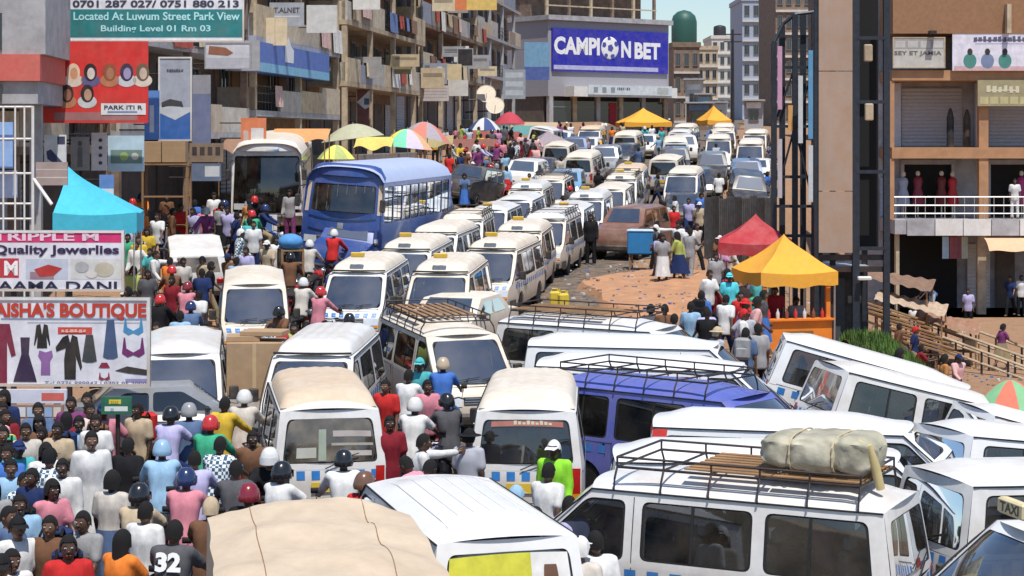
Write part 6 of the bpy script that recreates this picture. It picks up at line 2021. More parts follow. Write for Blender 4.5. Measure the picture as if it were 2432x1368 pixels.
simple(256, 322, 342, 407, 40.0, 'shop_banner', 'light blue shop banner with green landscape print', (.48, .66, .78), lambda q: (q.rect(.08, .22, .95, .6, (.16, .27, .24)), q.disc(.45, .42, .12, .12, (.35, .5, .18)), q.disc(.75, .42, .1, .1, (.6, .62, .55), lift=2)))
simple(486, 100, 596, 164, 50.0, 'shop_poster', 'white poster with a reclining brown figure', (.62, .62, .66), lambda q: (q.rect(0, 0, 1, .42, (.48, .49, .54)), q.poly([(.08, .55), (.1, .86), (.45, .8), (.62, .6), (.5, .5)], (.30, .12, .07))), M_GREYW)
simple(640, 6, 722, 62, 58.0, 'shop_sign', 'grey sign with faded block lettering under the roof', (.36, .38, .42), lambda q: (q.text('T.ALNET', .5, .68, .22, (.08, .08, .10), width=.75), q.rect(.12, .38, .88, .44, (.6, .6, .64))))
simple(728, 12, 800, 78, 61.0, 'blank_board', 'blank off-white panel on the corner balcony', (.60, .60, .58), None)
simple(602, 42, 682, 108, 57.0, 'hanging_sheet', 'cream sheet hanging above the blue fascia', (.66, .54, .36), lambda q: (q.rect(.3, 0, .36, .98, (.55, .42, .26)), q.rect(.62, 0, .66, .98, (.56, .44, .28))))
simple(838, 135, 906, 186, 71.0, 'shop_sign', 'grey blank shop board on the cream tenement', (.30, .29, .29), None)
simple(916, 130, 976, 176, 76.0, 'shop_sign', 'olive shop board on the cream tenement', (.24, .21, .12), None)
simple(1003, 150, 1062, 200, 84.0, 'shop_sign', 'blue grey board with a white portrait print', (.28, .30, .34), lambda q: (q.disc(.7, .45, .22, .4, (.62, .64, .68)), q.rect(.1, .1, .3, .9, (.12, .13, .15))))
simple(1062, 152, 1096, 190, 86.0, 'shop_sign', 'small cream board beside the portrait board', (.62, .50, .30), None)
simple(1000, 203, 1066, 240, 83.0, 'shop_sign', 'pinkish white board with grey lines below the portrait board', (.52, .46, .44), lambda q: [q.rect(.06, .2 + .2 * i, .94, .25 + .2 * i, (.35, .33, .34)) for i in range(4)])
simple(1064, 190, 1112, 228, 87.0, 'shop_sign', 'small white weathered board under the cream one', (.60, .58, .54), None)
simple(846, 208, 880, 310, 72.0, 'door_poster', 'tall maroon poster with a white vehicle print', (.16, .06, .06), lambda q: (q.poly([(.05, .66), (.95, .95), (.95, .55), (.6, .5)], (.56, .62, .68)), q.rect(.55, .6, .9, .75, (.06, .10, .16), lift=2)), M_CREAM)
simple(1086, 115, 1124, 158, 88.0, 'black_box_sign', 'black box sign with pale edge on the brown tenement', (.02, .022, .025), None, M_GREYW)
simple(1195, 165, 1248, 235, 104.0, 'shop_banner', 'grey banner with rows of pale blue prints by the office block', (.30, .34, .38), lambda q: [q.rect(.1, .12 + .3 * i, .9, .3 + .3 * i, (.45, .5, .55)) for i in range(3)])
simple(1245, 100, 1305, 190, 118.0, 'shop_banner', 'sky blue banner beside the betting shop', (.16, .34, .52), lambda q: q.rect(0, 0, 1, .35, (.07, .12, .36)))
simple(572, 280, 632, 340, 50.0, 'shop_banner', 'small orange and white banner above the white bus', (.72, .22, .10), lambda q: (q.rect(.4, .05, .9, .6, (.7, .68, .66)), q.rect(.1, .05, .3, .5, (.6, .45, .4))))
simple(236, 415, 270, 475, 38.0, 'shop_poster', 'blue and white poster behind the cyan tent', (.12, .26, .58), lambda q: q.rect(0, 0, 1, .45, (.7, .74, .78)))
simple(450, 340, 530, 385, 46.0, 'shop_sign', 'brown sign with a row of dark pictures', (.26, .19, .13), lambda q: [q.rect(.08 + .23 * i, .35, .22 + .23 * i, .8, (.05, .04, .04)) for i in range(4)])
simple(455, 388, 525, 430, 46.5, 'shop_sign', 'blue sign with a white panel under the brown sign', (.14, .19, .30), lambda q: q.rect(.45, .25, .95, .85, (.62, .66, .70)))
simple(620, 510, 658, 568, 47.5, 'standing_poster', 'white standing poster with a blue stripe before the white bus', (.66, .70, .76), lambda q: q.rect(.3, .05, .7, .95, (.08, .20, .50)), br=False).posts((.5,), M_STEEL, .03)
# green street sign among the crowd
b = Board(240, 943, 312, 984, 20.5, 'street_sign', 'small green street sign with yellow and white lines on a post', (.02, .14, .08), None)
b.rect(.26, .60, .66, .86, (.70, .56, .06)); b.marks(.46, .73, .26, .07, (.25, .14, .02), 4, 4, 7); b.rect(.12, .18, .88, .46, (.75, .78, .75)); b.marks(.38, .32, .12, .14, (.2, .3, .26), 2, 4, 8)
b.posts((.5,), M_STEEL, .035)
# striped stall sign strips under the boutique board
b = Board(-40, 925, 158, 958, 23.0, 'stall_strip', 'white and red strip sign below the boutique board', (.64, .66, .76), None); b.rect(.70, .2, .97, .75, (.60, .12, .10)).posts((.3, .7), M_STEEL, .03)
b = Board(-40, 962, 150, 995, 22.6, 'stall_counter_sign', 'strip of small coloured stickers on the phone stall', (.30, .20, .16), None)
for i in range(7): b.rect(.22 + .11 * i, .15, .31 + .11 * i, .85, [(.62, .55, .08), (.5, .06, .05), (.7, .72, .74), (.45, .58, .75), (.68, .7, .74), (.3, .45, .68), (.66, .6, .5)][i], lift=1)
b.posts((.3, .9), M_STEEL, .03)

# ---- blue fascia along the corner building
Ya, Yb = facade_Y(606, 2.0), facade_Y(782, 2.0)
xa, xb = facade_x(Ya) + 2.0, facade_x(Yb) + 2.0
r = empty('fascia_sign', (xa, Ya * KD, px(0, 168, Ya).z), FDIR); L = math.hypot(xb - xa, (Yb - Ya) * KD); H = px(0, 96, Ya).z - px(0, 168, Ya).z
part_box('board', r, (L / 2, .5, H / 2), (L, 1.0, H), printmat((.10, .19, .55)))
part_box('lower_strip', r, (L / 2, -.004, H * .16), (L, .004, H * .3), printmat((.22, .50, .72)))
part_box('end_panel', r, (-.03, .5, H / 2), (.05, 1.4, H), M_GREYW)
t = MB(); t.add([(a * 1.5 + L * .42, -.006, H * .45 + c * 1.1) for a, c in ((-.5, 0), (.5, 0), (.55, .5), (.2, .65), (-.1, 1), (-.35, .7), (-.5, .6))], [tuple(range(7))]); t.build('emblem', ink((.8, .82, .85)), r)
tag(r, 'long blue fascia board with white emblem on the corner building', 'sign')

# ---- betting shop board with ball
r = empty('betting_sign', BS.location, BS.rotation_euler[2])
w0, w1 = .35, BSL - .25; W = w1 - w0; H = bz3 - bz2
part_box('board', r, ((w0 + w1) / 2, -.10, (bz2 + bz3) / 2), (W, .2, H), printmat((.02, .025, .38), .06))
part_box('bottom_strip', r, (w0 + W * .46, -.205, bz2 + H * .09), (W * .9, .01, H * .10), printmat((.45, .46, .70)))
t = text_mb('CAMPI', H * .42, .045, width=W * .385); t.build('lettering', ink((.82, .82, .84)), r, (w0 + W * .205, -.21, bz2 + H * .60))
t = text_mb('N', H * .40, .045, width=W * .085); t.build('lettering', ink((.82, .82, .84)), r, (w0 + W * .625, -.21, bz2 + H * .56))
t = text_mb('BET', H * .40, .045, width=W * .23); t.build('lettering', ink((.82, .82, .84)), r, (w0 + W * .815, -.21, bz2 + H * .54))
t = MB(); t.ell((0, 0, 0), (W * .075, .08, W * .075), 24, 12); ball = t.build('football', ink((.82, .82, .84)), r, (w0 + W * .485, -.2, bz2 + H * .58), smooth=60)
for k, (a, c, q) in enumerate([(0, 0, .026), (-.052, .02, .02), (.05, .028, .02), (.02, -.055, .02), (-.035, -.05, .016), (-.01, .062, .016)]):
    t = MB(); yy_ = -.083 * math.sqrt(max(.1, 1 - (a / .075) ** 2 - (c / .075) ** 2)) - .012
    t.add([(W * (a + q * math.cos(6.283 * i / 5 + k)), yy_, W * (c + q * math.sin(6.283 * i / 5 + k))) for i in range(5)], [tuple(range(5))]); t.build('ball_patch', ink((.08, .09, .35)), ball)
tag(r, 'royal blue betting board with white lettering and a football', 'sign')
r = empty('canopy_sign', BS.location, BS.rotation_euler[2])
cz = CAM_Z - (212 - V0) / FS * 128 - 6.2
part_box('board', r, (BSL * .55 + .6, -1.46, cz), (BSL * .7, .08, .9), printmat((.62, .68, .72)))
for k in range(7): part_box('worn_print', r, (BSL * .48 + .24 * k, -1.505, cz + .12), (.17 if k % 3 else .12, .012, .26 if k != 4 else .06), ink((.10, .11, .14)))
for k in range(3): part_box('printed_panel', r, (BSL * (.30 + .07 * k), -1.505, cz), (.5, .012, .5), printmat((.25, .30, .32)))
part_box('printed_panel', r, (BSL * .86, -1.505, cz), (1.4, .012, .6), printmat((.45, .47, .46)))
tag(r, 'pale canopy sign strip under the betting board', 'sign')

# ---- signs on the arcade
def asign(u0, v0, u1, v1, yo, name, label, col, frame=None): return Board(u0, v0, u1, v1, (AY + yo) / KD, name, label, col, frame)
def on_arcade(u, v, yo):  # keep pixel position although the sign hangs in front
    return u
b = asign(2120, 88, 2245, 162, -.75, 'shop_sign', 'pale sign with grey picture row on the arcade', (.52, .50, .46), M_CREAM)
b.rect(.03, .62, .97, .92, (.34, .33, .32)); [b.rect(.05 + .24 * i, .66, .24 + .24 * i, .88, (.50, .49, .47), lift=1) for i in range(4)]; b.text('SEY ET JAMIA', .48, .47, .17, (.14, .13, .13), width=.9)
b = asign(2262, 78, 2470, 168, -.78, 'shop_banner', 'white banner with three green clad figures on the arcade', (.72, .70, .80), None)
for i, (a, c) in enumerate([(.20, (.06, .25, .22)), (.40, (.18, .24, .38)), (.60, (.06, .25, .22)), (.9, (.05, .22, .18))]):
    b.disc(a, .26, .075, .20, c, 'printed_figure', 1); b.disc(a, .50, .03, .09, (.03, .025, .03), 'printed_figure', 2)
b.rect(.02, 0, 1, .12, (.60, .40, .42)); b.marks(.55, .84, .62, .17, (.10, .10, .18), 11, 3, 9); b.rect(.26, .70, .90, .73, (.45, .44, .58))
b = asign(2322, 190, 2470, 252, -.8, 'shop_sign', 'olive yellow carved sign between the terracotta columns', (.34, .30, .17), None)
b.marks(.42, .66, .56, .30, (.62, .58, .42), 6, 3, 11); [b.rect(.04 + .16 * i, .08, .17 + .16 * i, .36, (.50, .45, .24), lift=1) for i in range(6)]
# ------------------------------------------------------------------ tents, umbrellas, stalls
def canopy_tent(u, v_peak, v_eave, w_px, label, col, Y=None, rz=0.0, valance=.35, name='market_tent', apex=0.0):
    p = px(u, v_peak, Y); s = FS / Y
    Y = p.y
    w = w_px / s; ze = px(u, v_eave, Y / KD).z
    g0 = gh(p.x, Y)
    r = empty(name, (p.x, Y, g0), rz)
    pk, ev = p.z - g0, ze - g0
    h = w / 2
    t = MB()
    n = 10
    def pt(a, b):       # a around, b from peak to eave
        i = int(a * 4) % 4; f = a * 4 - int(a * 4)
        c = [(-h, -h), (h, -h), (h, h), (-h, h)]
        q0, q1 = c[i], c[(i + 1) % 4]
        x, y = q0[0] + (q1[0] - q0[0]) * f, q0[1] + (q1[1] - q0[1]) * f
        z = pk + (ev - pk) * (b ** .82) - .10 * math.sin(math.pi * f) * b * (1 - b) * 2 - .05 * math.sin(math.pi * f) * b
        return Vector((x * b + apex * w * (1 - b), y * b, z + .012 * math.sin(17 * a + 9 * b)))
    t.grid(pt, 32, n)
    cv = t.build('canopy', col, r, smooth=35)
    t = MB(); t.grid(lambda a, b: Vector((pt(a, 1).x * 1.012, pt(a, 1).y * 1.012, pt(a, 1).z - valance * b - .03 * b * math.sin(a * 60))), 64, 3)
    t.build('valance', col, r, smooth=40)
    for cx, cy in ((-1, -1), (1, -1), (1, 1), (-1, 1)):
        x, y = cx * (h - .06), cy * (h - .06)
        gz = gh(p.x + x, Y + y) - g0
        t = MB(); t.tube([(x, y, gz - .03), (x, y, ev - .05)], .025, 6); t.build('leg', M_CHROME, r)
    tag(r, label, 'tent')
    return r, w, pk, ev
M_YEL = mat('tent_yellow', (.78, .37, .04), .8, var=.08, bump=.3, bscale=8, dirt=(.5, .28, .08), dirt_amt=.3)
M_REDT = mat('tent_red', (.40, .03, .04), .8, var=.1, bump=.3, bscale=8, dirt=(.5, .2, .2), dirt_amt=.4)
M_CYAN = mat('tent_cyan', (.06, .46, .62), .8, var=.1, bump=.3, bscale=8)
M_ORG = mat('stall_orange', (.78, .22, .02), .7, var=.1, dirt=(.3, .12, .04), dirt_amt=.3)
M_GREYT = mat('tent_grey_purple', (.30, .25, .28), .85, var=.15)
ty, tw, tpk, tev = canopy_tent(1862, 556, 640, 190, 'bright yellow pointed tent over the orange kiosk', M_YEL, 38.5, rz=R(14))
# orange kiosk under the yellow tent
def kiosk():
    Y = 38.5; p = px(1862, 640, Y); Y = p.y; g0 = gh(p.x, Y)
    r = empty('orange_kiosk', (p.x, Y, g0 - .05), R(14))
    w = 2.0
    g1 = min(gh(p.x + 1, Y - 1), gh(p.x + 1, Y)) - g0
    part_box('counter', r, (0, -w / 2 + .06, .5 + g1 / 2), (w, .08, 1.1 - g1), M_ORG); 
    for sg in (-1, 1): part_box('side_wall', r, (sg * (w / 2 - .04), .05, .52 + g1 / 2), (.07, w - .2, 1.06 - g1), M_ORG); part_box('corner_post', r, (sg * (w / 2 - .08), -w / 2 + .12, 1.5), (.12, .10, .95), M_ORG)
    part_box('counter_top', r, (0, -w / 2 + .1, 1.07), (w + .1, .35, .05), M_ORG)
    part_box('display_plate', r, (0, -w / 2 + .012, .62), (.9, .012, .28), mat('plate_dark_gold', (.22, .12, .02), .5)); 
    part_box('worn_print', r, (.18, -w / 2 + .003, .60), (.34, .006, .16), printmat((.62, .55, .42)))
    t = MB(); t.box((0, .3, .45), (w - .3, .05, .9)); t.build('shelf', M_WOOD, r)
    tag(r, 'open orange kiosk with counter under the yellow tent', 'kiosk')
    for i in range(7):
        t = MB(); t.lathe([(.045, 0), (.05, .05), (.05, .16), (.02, .22), (.02, .27)], (0, 0, 0), 10)
        o = t.build('bottle', printmat([(.5, .03, .03), (.6, .6, .62), (.2, .06, .03)][i % 3]), None, smooth=40)
        M = Matrix.Translation((p.x, Y, g0 - .05)) @ Matrix.Rotation(R(14), 4, 'Z'); o.location = M @ Vector((-.8 + i * .26, -w / 2 + .12, 1.097)); tag(o, '%s bottle on the orange kiosk counter' % ['red', 'white', 'brown'][i % 3], 'bottle', 'bottles on the kiosk counter')
    q = Matrix.Translation((p.x, Y, g0)) @ Matrix.Rotation(R(14), 4, 'Z') @ Vector((-.3, -.1, 0)); person(q.x, q.y, 190, 'standing', shirt='dark red', lower='black', where='inside the orange kiosk')
    q = Matrix.Translation((p.x, Y, g0)) @ Matrix.Rotation(R(14), 4, 'Z') @ Vector((.45, .25, 0)); person(q.x, q.y, 170, 'standing', shirt='grey', lower='black', gear='cap', gearcol='black', where='inside the orange kiosk')
kiosk()
canopy_tent(1795, 508, 572, 175, 'dark red pointed tent behind the yellow tent', M_REDT, 43.0, rz=R(-6))
canopy_tent(236, 396, 502, 190, 'cyan blue tent with one tall swept peak by the white lattice', M_CYAN, 36.5, rz=R(6), valance=.5, apex=-.38)
canopy_tent(1528, 256, 290, 112, 'mustard yellow tent before the betting shop', M_YEL, 108, rz=R(8))
canopy_tent(1695, 250, 285, 62, 'small golden tent on the far right kerb', M_YEL, 112, rz=R(20))
canopy_tent(1302, 310, 345, 118, 'faded mauve tent between the cars and the shops', M_GREYT, 84, rz=R(12))

def umbrella(u, v_top, w_px, Y, cols, label, tilt=0.0, dome=.32):
    p = px(u, v_top, Y); s = FS / Y; R0 = w_px / s / 2; Y = p.y
    g0 = gh(p.x, Y)
    r = empty('market_umbrella', (p.x, Y, g0)); H = max(2.0, p.z - g0)
    n = 8
    for k in range(n):
        t = MB()
        def f(a, b):
            an = 2 * math.pi * (k + a) / n; rr = R0 * b
            sag = 1 - .05 * math.sin(math.pi * a) * b
            return Vector((rr * math.cos(an) * sag, rr * math.sin(an) * sag * 1.0, H - dome * R0 * 1.5 * (b ** 1.8) + tilt * rr * math.cos(an)))
        t.grid(f, 5, 7); t.build('canopy_panel', cols[k % len(cols)], r, smooth=60)
        t = MB(); t.tube([f(0, i / 6) - Vector((0, 0, .015)) for i in range(7)], .010, 5); t.build('rib', M_STEEL, r)
    t = MB(); t.tube([(0, 0, -.02), (0, 0, H + .08)], .022, 8); t.build('pole', M_CHROME, r)
    t = MB(); t.lathe([(.25, 0), (.25, .08), (.06, .12)], (0, 0, 0), 14); t.build('base', M_CONC, r)
    tag(r, label, 'umbrella')
C = lambda n, c: mat('umbrella_' + n, c, .8, var=.1)
umbrella(838, 294, 150, 62, [C('sage', (.42, .42, .30))], 'large sage green umbrella behind the coach', .12)
umbrella(968, 306, 120, 66, [C('yellow', (.70, .66, .12)), C('mint', (.20, .62, .42)), C('lilac', (.55, .48, .62)), C('peach', (.72, .40, .22))], 'rainbow panelled umbrella behind the coach', -.1, .5)
umbrella(1015, 290, 110, 70, [C('mauve', (.36, .32, .36)), C('coral', (.60, .20, .16))], 'mauve and coral umbrella next to the rainbow one', -.25, .45)
umbrella(798, 344, 90, 58, [C('olive', (.40, .46, .16)), C('lemon', (.72, .72, .15))], 'olive and lemon umbrella just over the coach roof', 0, .5)
umbrella(2400, 902, 170, 23.6, [C('leaf', (.20, .42, .22)), C('tomato', (.62, .16, .10))], 'green and red umbrella at the foot of the steps', 0, .55)
# awnings along the pavement
def awning(u0, u1, v0, v1, Y, col, label):
    a = px(u0, v0, Y); b = px(u1, v1, Y); w = b.x - a.x; Y = a.y
    g0 = gh((a.x + b.x) / 2, Y)
    r = empty('pavement_awning', (a.x, Y, g0)); za, zb = a.z - g0, b.z - g0
    t = MB(); t.grid(lambda p, q: Vector((w * p, 1.6 - 2.0 * q, za + (zb - za) * q + .10 * math.sin(p * 9) * q - .08 * math.sin(math.pi * q))), 20, 8); t.build('cloth', col, r, smooth=60)
    for x in (.05, w - .05):
        for y, z in ((1.55, za), (-.35, zb)):
            t = MB(); t.tube([(x, y, -.05), (x, y, z)], .025, 6); t.build('pole', M_WOOD, r)
    tag(r, label, 'awning')
awning(640, 776, 305, 336, 54, mat('awning_orange', (.66, .30, .12), .85, var=.15), 'sagging orange awning behind the white bus')
awning(840, 930, 325, 352, 60, mat('awning_yellow', (.66, .52, .14), .85, var=.15), 'yellow awning behind the coach')
awning(520, 600, 330, 360, 52, mat('awning_brown', (.26, .15, .10), .85, var=.15), 'brown awning at the pavement edge')
awning(1065, 1180, 330, 352, 74, mat('awning_maroon', (.22, .09, .07), .85, var=.15), 'maroon awning by the brown tenement')

awning(1120, 1235, 312, 334, 86, mat('awning_dark_red', (.26, .07, .06), .85, var=.15), 'dark red awning before the brown tenement arcade')
awning(1190, 1290, 298, 318, 98, mat('awning_teal', (.10, .26, .26), .85, var=.15), 'teal awning before the brown tenement arcade')
awning(1245, 1330, 290, 308, 112, mat('awning_dusty', (.42, .33, .22), .85, var=.15), 'dusty tan awning by the office building')
awning(985, 1075, 322, 346, 72, mat('awning_khaki', (.34, .28, .14), .85, var=.15), 'khaki awning next to the mauve and coral umbrella')
umbrella(1150, 318, 80, 88, [C('navy', (.05, .08, .22)), C('pearl', (.6, .6, .62))], 'navy and pearl umbrella before the brown tenement', 0, .5)
umbrella(1210, 308, 74, 96, [C('crimson', (.45, .05, .08))], 'plain crimson umbrella before the brown tenement', 0, .5)
# ---- white lattice frame on the far left
r = empty('white_lattice', (0, 32.0 * KD, 0)); s = FS / 32.0
X = lambda u: (u - U0) / s; Z = lambda v: CAM_Z - (v - V0) / s
g0 = gh(X(40), 32 * KD)
for u in (-30, 8, 36, 58, 78): 
    t = MB(); t.tube([(X(u), 0, g0 - .02), (X(u), 0, Z(252))], .035 if u in (-30, 78) else .022, 6); t.build('upright', M_WHITE, r)
for v in (254, 330, 412, 484, 520):
    t = MB(); t.tube([(X(-30), .05, Z(v)), (X(78), .05, Z(v))], .03, 6); t.build('rail', M_WHITE, r)
t = MB(); t.tube([(X(80), 0, Z(425)), (X(128), -.2, Z(485))], .04, 6); t.build('prop', M_WHITE, r)
tag(r, 'white metal lattice frame on the far left of the pavement', 'frame')
for i, (u0, v0, u1, v1, c, d) in enumerate([(-20, 290, 30, 400, (.26, .44, .78), 'pale blue'), (-20, 405, 40, 470, (.45, .55, .75), 'blue grey'), (85, 385, 160, 440, (.38, .30, .28), 'brown folded')]):
    q = Board(u0, v0, u1, v1, 32.25 + .2 * i, 'hanging_cloth', '%s cloth hanging behind the white lattice' % d, c, cat='cloth')
    if i == 2: q.rect(0, .3, 1, .36, (.6, .55, .5)).rect(0, .65, 1, .7, (.55, .5, .47))

# ---- cloths over balcony rails and small things on the tenements
CL = [('cream', (.66, .56, .38)), ('white', (.68, .67, .64)), ('pink', (.62, .42, .38)), ('grey', (.34, .34, .36)), ('brown', (.24, .14, .09)), ('tan', (.50, .40, .26)), ('blue', (.14, .20, .40)), ('red', (.42, .08, .06))]
rc = random.Random(21)
floors = [('cream tenement', 67.7, 84, [3.6, 3.0, 3.0, 3.0, 3.0], 2.0), ('brown tenement', 84.2, 104, [3.6, 3.0, 3.0, 3.0, 3.0], 1.8), ('corner building', 56, 67.5, [3.4, 3.0, 3.0, 3.0], 1.7), ('arcade building', 44.3, 55.8, [3.3, 3.1, 3.2], 1.5)]
cloth_n = 0
for nm, Y0, Y1, hs, bal in floors:
    x0, x1 = facade_x(Y0), facade_x(Y1)
    base = max(gh(x0 + .5, Y0 * KD), gh(x1 + .5, Y1 * KD)) + .12
    z = base
    for f, h in enumerate(hs):
        if f:
            y = Y0 * KD + .6
            while y < Y1 * KD - 1.5:
                wd = rc.uniform(.9, 2.2)
                if rc.random() < .62:
                    cn, cc = rc.choice(CL)
                    hh = rc.uniform(.7, 1.25)
                    xx = facade_x((y + wd / 2) / KD) + bal * 1.008 + .03
                    t = MB(); ph = rc.uniform(0, 6)
                    t.grid(lambda a, b: Vector((wd * (a - .5), -.05 - .04 * math.sin(a * 14 + ph) * (1 - b * .6) - .05 * (1 - b), -hh + hh * b)), 14, 5)
                    t.grid(lambda a, b: Vector((wd * (a - .5), -.05 + .24 * b - .04 * math.sin(a * 14 + ph) * .4 * (1 - b), .012 * math.sin(3.14 * b))), 14, 2)
                    o = t.build('hanging_cloth', mat('cloth_hang_' + cn, cc, .9, var=.2, bump=.3, bscale=10), None, (xx, y + wd / 2, z + 1.06), FDIR, smooth=60)
                    tag(o, '%s cloth hung over a balcony of the %s, %s floor' % (cn, nm, ['', 'first', 'second', 'third', 'fourth'][f]), 'cloth', 'cloths over the balconies'); cloth_n += 1
                if f and 'tenement' in nm and rc.random() < .24:      # sign board fixed square to the street
                    cn, cc = rc.choice(CL[:6])
                    bw, bh = rc.uniform(.9, 1.6), rc.uniform(.6, 1.2)
                    xx = facade_x(y / KD) + bal + .1
                    t = MB(); t.box((bw / 2, .03, bh / 2), (bw, .06, bh)); o = t.build('projecting_sign', printmat(cc), None, (xx, y, z + rc.uniform(.2, 1.2)))
                    t = MB(); t.box((bw / 2, -.002, bh * .65), (bw * .8, .006, bh * .2)); t.build('printed_panel', printmat(tuple(q * .5 for q in cc)), o)
                    tag(o, '%s projecting sign on the %s, %s floor' % (cn, nm, ['', 'first', 'second', 'third', 'fourth'][f]), 'sign', 'small projecting signs')
                y += wd + rc.uniform(.2, .9)
        z += h
# satellite dishes
for i, (u, v, w) in enumerate([(1155, 222, 46), (1176, 250, 44)]):
    p = px(u, v, 98 + i * 3); rr = w / F_PX * p.y / 2
    r = empty('satellite_dish', p, 0)
    t = MB(); t.lathe([(.02, .35 * rr), (.3 * rr, .30 * rr), (.7 * rr, .14 * rr), (rr, 0), (rr * .98, .03)], n=22, axis='Y'); t.xf(Matrix.Rotation(R(-25), 4, 'X')); t.build('dish', mat('dish_cream', (.66, .58, .46), .6), r, smooth=50)
    t = MB(); t.tube([(0, .3 * rr, 0), (-.5, .8, -.4), (-2.2, .9, -.5)], .06, 6); t.build('arm', M_STEEL, r)
    t = MB(); t.tube([(0, .2, -rr * .8), (0, -rr * .7, 0)], .02, 5); t.build('feed_arm', M_STEEL, r)
    tag(r, ['pale satellite dish higher on the brown tenement', 'tan satellite dish just below the pale one'][i], 'satellite dish')
# orange roof edge banner
q = Board(1000, -12, 1180, 24, 90, 'roof_banner', 'orange and yellow banner along the tenement roof edge', (.72, .22, .08)); q.rect(.6, 0, 1, 1, (.75, .52, .15))

# ---- clothes shown in the arcade shops
for i, (u, v, c, nm) in enumerate([(2180, 418, (.22, .02, .05), 'dark red'), (2236, 418, (.14, .015, .02), 'maroon'), (2262, 420, (.50, .02, .03), 'bright red'), (2146, 420, (.35, .42, .55), 'grey blue'), (2426, 418, (.42, .03, .20), 'magenta')]):
    p = Vector((ax(u), AY + 1.2, azz(v)))
    p.x *= (AY + 1.2) / AY
    r = empty('dress_form', (p.x, p.y, azz(520)))
    h = p.z - azz(520)
    t = MB(); t.lathe([(.30, h - 1.25), (.22, h - .75), (.15, h - .55), (.21, h - .25), (.17, h - .1), (.06, h - .04)], (0, 0, 0), 14); t.build('dress', printmat(c), r, smooth=50)
    t = MB(); t.lathe([(.02, h - .03), (.09, h + .02), (.10, h + .12), (.05, h + .20)], (0, 0, 0), 12); t.build('head', mat('mannequin', (.62, .55, .48), .5), r, smooth=50)
    t = MB(); t.tube([(0, 0, 0), (0, 0, h - 1.2)], .03, 6); t.lathe([(.2, 0), (.2, .03)], (0, 0, 0), 12); t.build('stand', M_CHROME, r)
    tag(r, '%s dress on a dress form in the arcade balcony shop' % nm, 'dress form')
for i, (u, c, nm) in enumerate([(2238, (.42, .60, .74), 'light blue'), (2255, (.30, .08, .10), 'maroon'), (2268, (.26, .07, .10), 'wine red'), (2283, (.46, .52, .42), 'sage green')]):
    p = Vector((ax(u), AY - .6, azz(560)))
    t = MB(); t.grid(lambda a, b: Vector(((a - .5) * .28, -.03 * math.sin(a * 9), -.95 * b)), 8, 6); o = t.build('hanging_garment', printmat(c), None, p, smooth=60)
    t = MB(); t.tube([(-.14, 0, 0), (0, 0, .08), (.14, 0, 0)], .008, 5); t.tube([(0, 0, .08), (0, 0, .14)], .006, 5); t.build('hanger', M_STEEL, o)
    tag(o, '%s garment hanging at the arcade ground floor shop' % nm, 'garment')
# gas bottles and parts on the arcade upper floor
for i, (u, v0, v1, c) in enumerate([(2262, 310, 255, (.02, .02, .025)), (2302, 300, 258, (.05, .035, .03))]):
    w = .16
    t = MB(); h = azz(v1) - azz(348); t.lathe([(w, 0), (w, h * .75), (w * .6, h * .92), (w * .3, h)], (0, 0, 0), 12)
    o = t.build('dark_cylinder', printmat(c), None, (ax(u), AY + .4, azz(349.5)), smooth=40); tag(o, ['tall black cylinder before the arcade shutter', 'brown black cylinder beside the terracotta column'][i], 'cylinder')

# ---- steps, hand rails, bank and heaps on the right
r = empty('concrete_steps', (0, 0, 0))
for i in range(7):
    yy_ = AY - 2.2 - .42 * (i + .5); zt = azz(742) - .17 * (i + 1)
    part_box('step', r, (ax(2370), yy_, zt - .6), (4.5, .42, 1.2), mat('step_pink', (.46, .33, .26), .9, var=.15, bump=.3))
tag(r, 'flight of worn concrete steps leading up to the arcade', 'steps')
for k, (dy, dz) in enumerate(((0, 0), (1.0, .12), (2.0, .25))):
    A = Vector((12.6 + .5 * k, 50.5 * KD + dy, -.35 + dz)); Bp = Vector((17.4 + .5 * k, 46.2 * KD + dy, -1.95 + dz))
    r = empty('stair_railing', (A.x, A.y, gh(A.x, A.y)))
    o = Vector(r.location)
    for off in (0, -.42):
        t = MB(); t.tube([A - o + Vector((0, 0, off)), Bp - o + Vector((0, 0, off))], .045, 6); t.build('handrail', M_CREAM, r)
    for i in range(8):
        q = A.lerp(Bp, i / 7); t = MB(); t.tube([q - o + Vector((0, 0, .02)), Vector((q.x, q.y, min(q.z - .5, gh(q.x, q.y) - .05))) - o], .04, 6); t.build('post', M_STEEL, r)
    tag(r, ['lowest', 'middle', 'topmost'][k] + ' cream stair railing sloping down past the grass bank', 'railing', None)
